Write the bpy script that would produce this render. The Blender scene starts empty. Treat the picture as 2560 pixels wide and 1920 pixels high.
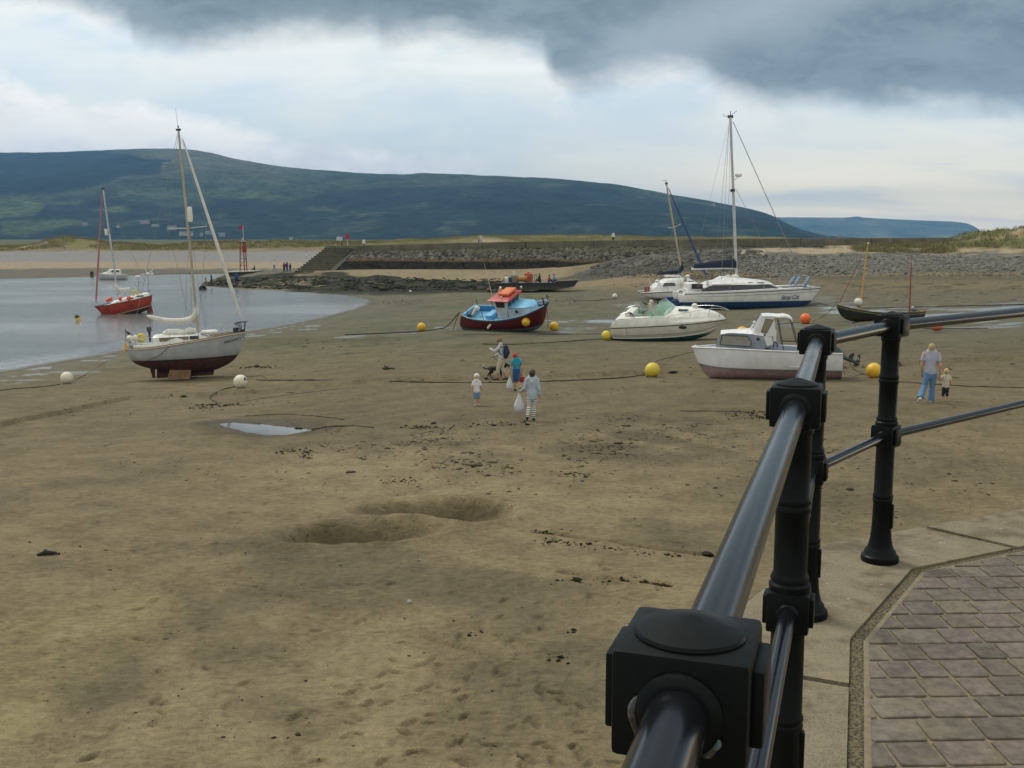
import bpy, bmesh, math, random
import numpy as np
from mathutils import Vector, Matrix, Euler
random.seed(7); RNG = np.random.default_rng(7)
SC = bpy.context.scene; COL = SC.collection
R = math.radians
PI = math.pi

# ------------------------------------------------------------------ camera
F_PX, HOR, CAM_H = 2588.0, 592.0, 4.6          # focal length in source pixels, horizon row, eye height above the near sand
PITCH = math.atan((960-HOR)/F_PX)
CP, SP = math.cos(PITCH), math.sin(PITCH)
cam_d = bpy.data.cameras.new('camera'); cam = bpy.data.objects.new('camera', cam_d); COL.objects.link(cam)
cam_d.sensor_width = 36; cam_d.lens = 36*F_PX/2560; cam_d.clip_start = 0.05; cam_d.clip_end = 40000
cam.location = (0, 0, CAM_H); cam.rotation_euler = (PI/2-PITCH, 0, 0); SC.camera = cam

def ray(u, v):
    x = (u-1280)/F_PX; y = (960-v)/F_PX
    return np.array([x, CP+y*SP, -SP+y*CP])
def atY(u, v, Y):                                # point seen at (u,v) at ground distance Y
    d = ray(u, v); return np.array([0, 0, CAM_H]) + d*(Y/d[1])
def atZ(u, v, z):
    d = ray(u, v); return np.array([0, 0, CAM_H]) + d*((z-CAM_H)/d[2])
def proj(x, y, z):
    dz = z-CAM_H
    fw = y*CP - dz*SP; up = y*SP + dz*CP
    fw = np.maximum(fw, 1e-3)
    return 1280+F_PX*x/fw, 960-F_PX*up/fw
def vY(v, Y): return atY(1280, v, Y)[2]          # height that shows at row v at distance Y

# ------------------------------------------------------------------ numeric helpers
def pchip(xs, ys):
    xs = np.array(xs, float); ys = np.array(ys, float); h = np.diff(xs); dl = np.diff(ys)/h
    m = np.zeros_like(ys)
    if len(xs) > 2:
        for i in range(1, len(xs)-1):
            if dl[i-1]*dl[i] > 0: m[i] = 2*dl[i-1]*dl[i]/(dl[i-1]+dl[i])
    m[0] = dl[0] if len(xs) == 2 else ((2*h[0]+h[1])*dl[0]-h[0]*dl[1])/(h[0]+h[1])
    m[-1] = dl[-1] if len(xs) == 2 else ((2*h[-1]+h[-2])*dl[-1]-h[-1]*dl[-2])/(h[-1]+h[-2])
    def f(x):
        x = np.clip(np.asarray(x, float), xs[0], xs[-1]); i = np.clip(np.searchsorted(xs, x)-1, 0, len(xs)-2)
        t = (x-xs[i])/h[i]
        return ((1+2*t)*(1-t)**2*ys[i] + t*(1-t)**2*h[i]*m[i] + t*t*(3-2*t)*ys[i+1] + t*t*(t-1)*h[i]*m[i+1])
    return f
def sstep(a, b, x):
    t = np.clip((np.asarray(x, float)-a)/(b-a), 0, 1); return t*t*(3-2*t)
def _hash(i, j, s):
    n = (i.astype(np.int64)*374761393 + j.astype(np.int64)*668265263 + s*982451653) & 0x7fffffff
    n = ((n ^ (n >> 13))*1274126177) & 0x7fffffff
    n = ((n ^ (n >> 16))*97531) & 0x7fffffff
    return (n & 0xffff)/65535.0
def vnoise(x, y, s=0):
    x = np.asarray(x, float); y = np.asarray(y, float)
    i = np.floor(x); j = np.floor(y); fx = x-i; fy = y-j; i = i.astype(np.int64); j = j.astype(np.int64)
    fx = fx*fx*fx*(fx*(fx*6-15)+10); fy = fy*fy*fy*(fy*(fy*6-15)+10)
    a = _hash(i, j, s); b = _hash(i+1, j, s); c = _hash(i, j+1, s); d = _hash(i+1, j+1, s)
    return (a*(1-fx)+b*fx)*(1-fy)+(c*(1-fx)+d*fx)*fy
def fbm(x, y, s=0, o=4):
    t = 0; a = .5; n = 0
    for k in range(o):
        t = t+a*vnoise(x, y, s+k*17); n += a; a *= .5
        x = x*2.03+11.3; y = y*2.03+7.7
    return t/n*2-1                                # -1..1
def cells(x, y, s=0):                             # cellular noise: distance to nearest point, its random value
    i = np.floor(x).astype(np.int64); j = np.floor(y).astype(np.int64)
    best = np.full(np.shape(x), 9.0); val = np.zeros(np.shape(x))
    for di in (-1, 0, 1):
        for dj in (-1, 0, 1):
            px = i+di+_hash(i+di, j+dj, s); py = j+dj+_hash(i+di, j+dj, s+5)
            d = np.hypot(x-px, y-py); m = d < best
            best = np.where(m, d, best); val = np.where(m, _hash(i+di, j+dj, s+9), val)
    return best, val
def poly_sd(P, x, y):                             # signed distance to polygon, negative inside
    P = np.asarray(P, float); n = len(P); d = np.full(np.shape(x), 1e18); ins = np.zeros(np.shape(x), bool)
    for k in range(n):
        ax, ay = P[k]; bx, by = P[(k+1) % n]; ex, ey = bx-ax, by-ay
        wx = x-ax; wy = y-ay; t = np.clip((wx*ex+wy*ey)/(ex*ex+ey*ey+1e-12), 0, 1)
        d = np.minimum(d, (wx-ex*t)**2+(wy-ey*t)**2)
        c = ((ay > y) != (by > y)); ins ^= c & (x < (bx-ax)*(y-ay)/((by-ay) if by != ay else 1e-12)+ax)
    d = np.sqrt(d); return np.where(ins, -d, d)

# ------------------------------------------------------------------ materials
MATS = {}
def node(nt, t, **kw):
    n = nt.nodes.new(t)
    for k, v in kw.items(): setattr(n, k, v)
    return n
def base_mat(name):
    m = bpy.data.materials.new(name); m.use_nodes = True; nt = m.node_tree
    return m, nt, nt.nodes['Principled BSDF'], nt.links
def mathn(nt, op, a, b=None, c=None, clamp=False):
    n = node(nt, 'ShaderNodeMath', operation=op, use_clamp=clamp)
    for k, s in enumerate((a, b, c)):
        if s is None: continue
        if isinstance(s, (int, float)): n.inputs[k].default_value = s
        else: nt.links.new(s, n.inputs[k])
    return n.outputs[0]
def mixc(nt, f, a, b, mode='MIX'):
    n = node(nt, 'ShaderNodeMix', data_type='RGBA', blend_type=mode)
    for k, s in ((0, f), (6, a), (7, b)):
        if isinstance(s, (int, float)): n.inputs[k].default_value = s
        elif isinstance(s, (tuple, list)): n.inputs[k].default_value = (*s[:3], 1)
        else: nt.links.new(s, n.inputs[k])
    return n.outputs[2]
def ramp(nt, f, lo, hi, a=0.0, b=1.0):
    n = node(nt, 'ShaderNodeMapRange', interpolation_type='SMOOTHSTEP'); nt.links.new(f, n.inputs[0])
    n.inputs[1].default_value = lo; n.inputs[2].default_value = hi; n.inputs[3].default_value = a; n.inputs[4].default_value = b
    return n.outputs[0]
def noise(nt, vec, scale, detail=4, rough=.55, dist=0):
    n = node(nt, 'ShaderNodeTexNoise'); n.inputs['Scale'].default_value = scale; n.inputs['Detail'].default_value = detail
    n.inputs['Roughness'].default_value = rough; n.inputs['Distortion'].default_value = dist
    if vec is not None: nt.links.new(vec, n.inputs['Vector'])
    return n.outputs['Fac']
def objvec(nt, scale=None):
    tc = node(nt, 'ShaderNodeTexCoord')
    if scale is None: return tc.outputs['Object']
    mp = node(nt, 'ShaderNodeMapping'); mp.inputs['Scale'].default_value = scale; nt.links.new(tc.outputs['Object'], mp.inputs['Vector'])
    return mp.outputs['Vector']
def bump(nt, h, strength, dist, bsdf):
    b = node(nt, 'ShaderNodeBump'); b.inputs['Strength'].default_value = strength; b.inputs['Distance'].default_value = dist
    nt.links.new(h, b.inputs['Height']); nt.links.new(b.outputs[0], bsdf.inputs['Normal'])
def M(name, col, rough=.5, metal=0, var=.12, dirt=None, dscale=2.0, damt=.35, bscale=None, bstr=.2, coat=0, trans=0, alpha=1, spec=.5):
    """procedural paint / cloth / metal: colour with mottling, optional stains and bump"""
    if name in MATS: return MATS[name]
    m, nt, b, L = base_mat(name); v = objvec(nt)
    n1 = noise(nt, v, 3.1, 5, .6); c = mixc(nt, ramp(nt, n1, .3, .72), tuple(x*(1-var) for x in col), tuple(min(1, x*(1+var*.7)) for x in col))
    if dirt is not None:
        n2 = noise(nt, objvec(nt, (dscale, dscale, dscale*.35)), 1.0, 6, .65, .4)
        c = mixc(nt, ramp(nt, n2, .48, .74, 0, damt), c, dirt)
    L.new(c, b.inputs['Base Color'])
    L.new(ramp(nt, noise(nt, v, 7, 3), .3, .7, max(.03, rough-.1), min(1, rough+.1)), b.inputs['Roughness'])
    b.inputs['Metallic'].default_value = metal; b.inputs['Coat Weight'].default_value = coat
    b.inputs['Transmission Weight'].default_value = trans; b.inputs['Specular IOR Level'].default_value = spec
    b.inputs['Alpha'].default_value = alpha
    if bscale: bump(nt, noise(nt, v, bscale, 5, .6), bstr, .01, b)
    MATS[name] = m; return m
def M_hull(name, top, bottom, zline, stripe=None, sw=.05, rub=None, dirt=(.16, .13, .08), rough=.35, topstripe=None, slope=0.0):
    """painted hull: antifouling below zline, boot stripe above it, topsides, grime streaks"""
    m, nt, b, L = base_mat(name); v = objvec(nt)
    sx = node(nt, 'ShaderNodeSeparateXYZ'); L.new(v, sx.inputs[0]); X, Z = sx.outputs[0], sx.outputs[2]
    if slope: Z = mathn(nt, 'SUBTRACT', Z, mathn(nt, 'MULTIPLY', X, slope))
    n = noise(nt, v, 2.3, 5, .6)
    ct = mixc(nt, ramp(nt, n, .3, .7), tuple(x*.86 for x in top), tuple(min(1, x*1.04) for x in top))
    st = noise(nt, objvec(nt, (5, 5, .6)), 1.0, 5, .6)
    ct = mixc(nt, ramp(nt, st, .52, .8, 0, .4), ct, dirt)
    low = ramp(nt, Z, zline+.30, zline, 0, .35); ct = mixc(nt, low, ct, dirt)
    cb = mixc(nt, ramp(nt, noise(nt, v, 5, 6, .7), .35, .68), tuple(x*.6 for x in bottom), tuple(min(1, x*1.2) for x in bottom))
    c = mixc(nt, mathn(nt, 'LESS_THAN', Z, zline), ct, cb)
    if stripe is not None:
        f = mathn(nt, 'MULTIPLY', mathn(nt, 'GREATER_THAN', Z, zline), mathn(nt, 'LESS_THAN', Z, zline+sw)); c = mixc(nt, f, c, stripe)
    L.new(c, b.inputs['Base Color'])
    L.new(mathn(nt, 'ADD', mathn(nt, 'MULTIPLY', mathn(nt, 'LESS_THAN', Z, zline), .35), rough), b.inputs['Roughness'])
    bump(nt, noise(nt, v, 9, 4), .12, .01, b)
    MATS[name] = m; return m

# ------------------------------------------------------------------ mesh builder
class MB:
    def __init__(s): s.v = []; s.f = []; s.mi = []
    def add(s, vs, fs, mi=0):
        o = len(s.v); s.v += [tuple(map(float, p)) for p in vs]; s.f += [tuple(i+o for i in f) for f in fs]; s.mi += [mi]*len(fs); return s
    def box(s, c, size, rz=0, mi=0, M4=None, taper=1.0, bev=0):
        sx, sy, sz = (q/2 for q in size); vs = []
        if bev:
            bm = bmesh.new(); bmesh.ops.create_cube(bm, size=1)
            for q in bm.verts: q.co = Vector((q.co.x*size[0], q.co.y*size[1], q.co.z*size[2]))
            bmesh.ops.bevel(bm, geom=bm.edges[:], offset=bev, segments=2, affect='EDGES', profile=.6)
            bm.verts.index_update(); P = [q.co.copy() for q in bm.verts]; fs = [[q.index for q in f.verts] for f in bm.faces]; bm.free()
        else:
            P = [Vector((x*sx*(taper if z > 0 else 1), y*sy*(taper if z > 0 else 1), z*sz)) for z in (-1, 1) for x, y in ((-1, -1), (1, -1), (1, 1), (-1, 1))]
            fs = [(3, 2, 1, 0), (4, 5, 6, 7), (0, 1, 5, 4), (1, 2, 6, 5), (2, 3, 7, 6), (3, 0, 4, 7)]
        Rz = M4 if M4 is not None else Matrix.Rotation(rz, 3, 'Z')
        return s.add([Rz @ p + Vector(c) for p in P], fs, mi)
    def loft(s, rings, cap=True, closed=True, mi=0):
        n = len(rings[0]); vs = [p for r in rings for p in r]; fs = []
        for i in range(len(rings)-1):
            for j in range(n if closed else n-1):
                k = (j+1) % n; fs.append((i*n+j, i*n+k, (i+1)*n+k, (i+1)*n+j))
        if cap and closed: fs.append(tuple(range(n-1, -1, -1))); fs.append(tuple((len(rings)-1)*n+j for j in range(n)))
        return s.add(vs, fs, mi)
    def tube(s, pts, r, n=8, mi=0, ry=None, round_ends=False, ref=None):
        """sweep along a polyline; r (and ry) may be per-point"""
        P = [Vector(p) for p in pts]; k = len(P); rr = [r]*k if isinstance(r, (int, float)) else list(r)
        rb = rr if ry is None else ([ry]*k if isinstance(ry, (int, float)) else list(ry))
        if round_ends:
            d0 = (P[0]-P[1]).normalized(); d1 = (P[-1]-P[-2]).normalized(); A = []; ra = []; rc = []
            for q in (1, .92, .7, .38): A.append(P[0]+d0*rr[0]*q); w = math.sqrt(max(0, 1-q*q))+.02; ra.append(rr[0]*w); rc.append(rb[0]*w)
            B = []; sa = []; sc_ = []
            for q in (.38, .7, .92, 1): B.append(P[-1]+d1*rr[-1]*q); w = math.sqrt(max(0, 1-q*q))+.02; sa.append(rr[-1]*w); sc_.append(rb[-1]*w)
            P = A+P+B; rr = ra+rr+sa; rb = rc+rb+sc_; k = len(P)
        rings = []; side = None
        for i in range(k):
            a = P[max(i-1, 0)]; b = P[min(i+1, k-1)]; d = (b-a); d = d.normalized() if d.length > 1e-9 else Vector((0, 0, 1))
            if side is None:
                h = Vector(ref) if ref is not None else (Vector((1, 0, 0)) if abs(d.x) < .8 else Vector((0, 1, 0)))
            else: h = side
            side = (h-d*h.dot(d)).normalized(); up = d.cross(side)
            rings.append([P[i]+side*(rr[i]*math.cos(t*2*PI/n))+up*(rb[i]*math.sin(t*2*PI/n)) for t in range(n)])
        return s.loft(rings, mi=mi)
    def lathe(s, prof, c=(0, 0, 0), n=20, mi=0, M3=None):
        rings = []
        for r, z in prof:
            ring = [Vector((max(r, 1e-4)*math.cos(t*2*PI/n), max(r, 1e-4)*math.sin(t*2*PI/n), z)) for t in range(n)]
            rings.append([(M3 @ p if M3 is not None else p)+Vector(c) for p in ring])
        return s.loft(rings, mi=mi)
    def ball(s, c, r, n=14, mi=0, sc=(1, 1, 1), M3=None):
        rings = []
        for i in range(n+1):
            a = -PI/2+PI*i/n; q = max(math.cos(a), .01)
            ring = [Vector((r*q*math.cos(t*2*PI/(2*n))*sc[0], r*q*math.sin(t*2*PI/(2*n))*sc[1], r*math.sin(a)*sc[2])) for t in range(2*n)]
            rings.append([(M3 @ p if M3 is not None else p)+Vector(c) for p in ring])
        return s.loft(rings, mi=mi)
    def prism(s, poly, y0, y1, axis='y', mi=0):
        """extrude a 2-D outline: axis y -> outline in (x,z); axis z -> in (x,y); axis x -> in (y,z)"""
        def P(a, b, t): return (a, t, b) if axis == 'y' else ((a, b, t) if axis == 'z' else (t, a, b))
        n = len(poly); vs = [P(a, b, y0) for a, b in poly]+[P(a, b, y1) for a, b in poly]
        fs = [tuple(range(n)), tuple(range(2*n-1, n-1, -1))]+[(i, i+n, (i+1) % n+n, (i+1) % n) for i in range(n)]
        return s.add(vs, fs, mi)
    def build(s, name, mats, parent=None, smooth=True, angle=35, loc=None, rot=None):
        me = bpy.data.meshes.new(name); me.from_pydata(s.v, [], s.f)
        if not isinstance(mats, (list, tuple)): mats = [mats]
        for m in mats: me.materials.append(m)
        if max(s.mi, default=0): me.polygons.foreach_set('material_index', s.mi)
        bm = bmesh.new(); bm.from_mesh(me); bmesh.ops.recalc_face_normals(bm, faces=bm.faces[:]); bm.to_mesh(me); bm.free()
        if smooth:
            me.polygons.foreach_set('use_smooth', [True]*len(me.polygons)); me.set_sharp_from_angle(angle=R(angle))
        me.update(); o = bpy.data.objects.new(name, me); COL.objects.link(o)
        if parent is not None: o.parent = parent
        if loc is not None: o.location = loc
        if rot is not None: o.rotation_euler = rot
        return o
def tag(o, label=None, cat=None, group=None, kind=None):
    if label: o['label'] = label
    if cat: o['category'] = cat
    if group: o['group'] = group
    if kind: o['kind'] = kind
    return o
def thing(name, label, cat, loc=(0, 0, 0), rot=(0, 0, 0), group=None, sc=None):
    o = bpy.data.objects.new(name, None); o.empty_display_size = .2; COL.objects.link(o); o.location = [float(q) for q in loc]; o.rotation_euler = rot
    if sc: o.scale = (sc, sc, sc)
    return tag(o, label, cat, group)
def np_mesh(name, V, Fq, mats, smooth=True, attrs=None, parent=None):
    me = bpy.data.meshes.new(name); n = len(V); m = len(Fq); k = Fq.shape[1]
    me.vertices.add(n); me.vertices.foreach_set('co', np.ascontiguousarray(V, dtype=np.float32).ravel())
    me.loops.add(m*k); me.loops.foreach_set('vertex_index', np.ascontiguousarray(Fq, dtype=np.int32).ravel())
    me.polygons.add(m); me.polygons.foreach_set('loop_start', np.arange(0, m*k, k, dtype=np.int32))
    try: me.polygons.foreach_set('loop_total', np.full(m, k, dtype=np.int32))
    except Exception: pass
    if smooth: me.polygons.foreach_set('use_smooth', np.ones(m, dtype=bool))
    for q in (mats if isinstance(mats, (list, tuple)) else [mats]): me.materials.append(q)
    for an, (kind, data) in (attrs or {}).items():
        if kind == 'C':
            a = me.color_attributes.new(an, 'FLOAT_COLOR', 'POINT'); c = np.ones((n, 4), np.float32); c[:, :3] = data; a.data.foreach_set('color', c.ravel())
        else:
            a = me.attributes.new(an, 'FLOAT', 'POINT'); a.data.foreach_set('value', np.ascontiguousarray(data, dtype=np.float32))
    me.update(calc_edges=True); me.validate()
    o = bpy.data.objects.new(name, me); COL.objects.link(o)
    if parent is not None: o.parent = parent
    return o
def grid_faces(nr, nc):
    i = np.arange(nr-1)[:, None]*nc+np.arange(nc-1)[None, :]
    return np.stack([i, i+1, i+nc+1, i+nc], -1).reshape(-1, 4)
def text_mesh(name, body, size, mat, parent, M4, shear=0, ext=.004, spacing=1.0, mats=None):
    cu = bpy.data.curves.new(name, 'FONT'); cu.body = body; cu.size = size; cu.shear = shear; cu.extrude = ext; cu.space_character = spacing
    cu.align_x = 'CENTER'; cu.align_y = 'CENTER'
    t = bpy.data.objects.new(name, cu); COL.objects.link(t); dg = bpy.context.evaluated_depsgraph_get()
    me = bpy.data.meshes.new_from_object(t.evaluated_get(dg)); bpy.data.objects.remove(t); me.materials.clear(); me.materials.append(mat); me.name = name
    o = bpy.data.objects.new(name, me); COL.objects.link(o); o.parent = parent; o.matrix_local = M4; return o
# ------------------------------------------------------------------ the shape of the ground
ZW = -2.5                                          # water level at low tide
def _c(u, v, z=None, Y=None):
    p = atZ(u, v, z) if Y is None else atY(u, v, Y); return (p[0], p[1], p[2])
CTRL = [(x, y, 0) for x in (-9, -3, 4, 12, 22) for y in (3, 10, 17)] + [(-18, 6, -.1), (-22, 17, -.7), (30, 30, .1), (45, 60, .3)]
CTRL += [_c(*q) for q in ((1330, 1050, -.1), (650, 1075, -.5), (1192, 1015, -.15), (2318, 1003, 0), (1260, 957, -.8), (2560, 1050, .05), (0, 1050, -1.1),
    (1900, 940, -.4), (2200, 935, -.3), (1660, 850, -1.5), (1260, 825, -1.55), (450, 950, -2.3), (600, 965, -1.95), (170, 965, -2.2), (1870, 770, -1.35),
    (2150, 795, -.9), (2450, 820, -.6), (908, 757, ZW), (700, 812, ZW), (0, 925, ZW), (330, 868, ZW), (520, 838, ZW), (900, 850, -1.9), (900, 950, -1.2),
    (1500, 735, -1.45), (1200, 730, -1.9), (900, 727, -2.2), (600, 723, -2.45), (500, 715, -2.45), (2560, 900, -.1))]
CTRL += [_c(u, v, Y=Y) for u, v, Y in ((1000, 683, 165), (1250, 683, 165), (1450, 683, 160), (700, 690, 165), (600, 690, 168), (1700, 695, 132), (2100, 697, 118), (2560, 700, 105), (2300, 697, 112),
    (1700, 665, 142), (2100, 665, 135), (2500, 668, 122), (1750, 640, 156), (2100, 640, 150), (2500, 645, 138), (1800, 622, 170), (2100, 619, 170), (2450, 622, 160), (2700, 620, 150), (1620, 640, 166),
    (900, 613, 200), (1200, 605, 200), (1600, 603, 200), (2000, 604, 200), (2400, 602, 200),
    (0, 698, 173), (240, 692, 185), (480, 685, 197), (620, 680, 200), (0, 672, 215), (350, 668, 220), (700, 664, 222), (0, 650, 250), (400, 646, 255), (700, 642, 258), (0, 636, 290), (400, 630, 295), (760, 624, 296),
    (0, 622, 315), (400, 620, 318), (780, 617, 318))]
CTRL += [(x*Y/600, Y, 1.5) for Y in (420, 700) for x in (-330, -150, 0, 150, 330)] + [(x, Y, 0.) for Y in (1500, 5000, 12000) for x in (-.6*Y, 0, .6*Y)]
CTRL += [(-60, 90, -3.), (-45, 45, -3.), (-60, 130, -3), (-150, 120, -3), (-90, 40, -3.2), (60, 110, .6), (90, 150, 2.5)]
_C = np.array(CTRL)
def _ab(x, y): y = np.maximum(y, -4); return x/(y+14)*1.6, np.log(y+14)
def _tps(): 
    a, b = _ab(_C[:, 0], _C[:, 1]); n = len(a); r2 = (a[:, None]-a)**2+(b[:, None]-b)**2
    K = .5*r2*np.log(r2+1e-12)+np.eye(n)*2e-3
    Pm = np.stack([np.ones(n), a, b], 1); A = np.block([[K, Pm], [Pm.T, np.zeros((3, 3))]])
    w = np.linalg.solve(A, np.concatenate([_C[:, 2], np.zeros(3)])); return a, b, w
_TA, _TB, _TW = _tps()
def z_rbf(x, y):
    a, b = _ab(x, y); out = np.full(np.shape(a), _TW[-3])+_TW[-2]*a+_TW[-1]*b
    for k in range(len(_TA)):
        r2 = (a-_TA[k])**2+(b-_TB[k])**2; out = out+_TW[k]*.5*r2*np.log(r2+1e-12)
    return np.clip(out, -4, 6)
SHORE_PX = [(0, 925), (115, 905), (230, 886), (320, 869), (420, 851), (520, 838), (620, 826), (700, 813), (780, 796), (850, 779), (893, 766), (908, 757), (903, 750), (870, 742), (800, 735), (700, 728),
            (600, 723), (540, 719), (503, 716), (497, 712), (520, 703), (545, 692), (568, 684), (480, 685), (300, 690), (150, 695), (0, 698)]
WATER_P = [tuple(atZ(u, v, ZW)[:2]) for u, v in SHORE_PX] + [(-150, 165), (-420, 150), (-420, -30), (-70, -30), (-40, 30), (-32, 44)]
PUD_PX = [(542, 1059), (583, 1057), (648, 1060), (700, 1065), (744, 1070), (783, 1075), (744, 1083), (709, 1088.5), (657, 1087), (613, 1080.5), (570, 1070)]
ZP = -0.47
PUD_P = [tuple(atZ(u, v, ZP)[:2]) for u, v in PUD_PX]
# breakwater: plan line of the parapet face, its top, its foot and the toe of the pitched slope
BW_U = np.array([812, 878, 1000, 1150, 1300, 1530, 1700, 1900, 2100, 2300, 2460.])
BW_Y = np.array([179, 179, 179, 179, 179, 178, 177, 176, 175, 173, 172.])
BW_VT = np.array([614.5, 613.5, 611, 607, 604, 600.5, 598.5, 596, 595.3, 594.5, 594.])
BW_VB = np.array([629, 628.5, 627, 624, 621, 617.5, 617, 616.5, 616, 615, 614.])
BW_T = np.array([atY(u, v, y) for u, v, y in zip(BW_U, BW_VT, BW_Y)]); BW_B = np.array([atY(u, v, y) for u, v, y in zip(BW_U, BW_VB, BW_Y)])
def bw_y(x): return np.interp(x, BW_T[:, 0], BW_T[:, 1])
def bw_zt(x): return np.interp(x, BW_T[:, 0], BW_T[:, 2])
def bw_zb(x): return np.interp(x, BW_B[:, 0], BW_B[:, 2])
PITCH_X1 = 52.0
def ell(x, y, cx, cy, rx, ry, rot=0.):
    c, s = math.cos(rot), math.sin(rot); dx = x-cx; dy = y-cy; return np.sqrt(((c*dx+s*dy)/rx)**2+((-s*dx+c*dy)/ry)**2)
_fr = np.random.default_rng(21); FEET = []
for (u0, v0, u1, v1, n_) in ((1050, 1900, 1420, 1560, 22), (1330, 1900, 1180, 1650, 16), (1150, 1800, 1500, 1500, 18), (700, 1880, 1250, 1480, 26), (500, 1760, 1000, 1420, 22), (1500, 1500, 1250, 1250, 20), (900, 1250, 1330, 1060, 26), (1192, 1020, 1150, 1240, 22), (1291, 985, 1240, 1200, 22), (2322, 1010, 2240, 1240, 20), (300, 1500, 700, 1250, 18), (1700, 1150, 1350, 1060, 24), (150, 1900, 620, 1560, 16), (1254, 955, 1420, 930, 18), (2362, 1005, 2500, 1180, 16)):
    a_, b_ = atZ(u0, v0, -.03)[:2], atZ(u1, v1, -.03)[:2]; d_ = (b_-a_)/np.linalg.norm(b_-a_); L_ = np.linalg.norm(b_-a_); k_ = int(L_/.62)+1
    for i in range(k_):
        p_ = a_+d_*(i*.62)+np.array((-d_[1], d_[0]))*(.11*(1 if i % 2 else -1))+_fr.normal(0, .05, 2)+np.array((-d_[1], d_[0]))*.35*math.sin(i*.35+u0); FEET.append((p_[0], p_[1], math.atan2(d_[1], d_[0])+_fr.normal(0, .15), _fr.uniform(.65, .9), _fr.uniform(.4, .9)))
for _ in range(130):
    p_ = atZ(_fr.uniform(0, 1700) if _ % 2 else _fr.uniform(850, 1500), _fr.uniform(1250, 1910) if _ % 2 else _fr.uniform(1640, 1915), 0); FEET.append((p_[0], p_[1], _fr.uniform(0, 6.3), _fr.uniform(.5, .85), _fr.uniform(.3, .8)))
def footprints(x, y, h):
    sh_ = h.shape; xf, yf, hf = x.ravel(), y.ravel(), h.ravel().copy(); idx = np.where((yf > 5) & (yf < 45))[0]; idx = idx[np.argsort(yf[idx])]; ys = yf[idx]
    for (px_, py_, an, sc_, dp_) in FEET:
        a0, a1 = np.searchsorted(ys, (py_-.35, py_+.35)); q = idx[a0:a1]; dx = xf[q]-px_; k = np.abs(dx) < .35; q = q[k]; dx = dx[k]; dy = yf[q]-py_; c, s = math.cos(an), math.sin(an)
        e = np.sqrt(((c*dx+s*dy)/(.15*sc_))**2+((-s*dx+c*dy)/(.062*sc_))**2); hf[q] += dp_*(-.034*sstep(1.0, .55, e)+.014*np.exp(-((e-1.3)/.3)**2))
    return hf.reshape(sh_)
_h1 = atZ(1140, 1297, -.15); _h1b = atZ(1010, 1292, -.08); _h2 = atZ(895, 1350, -.12)
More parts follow.
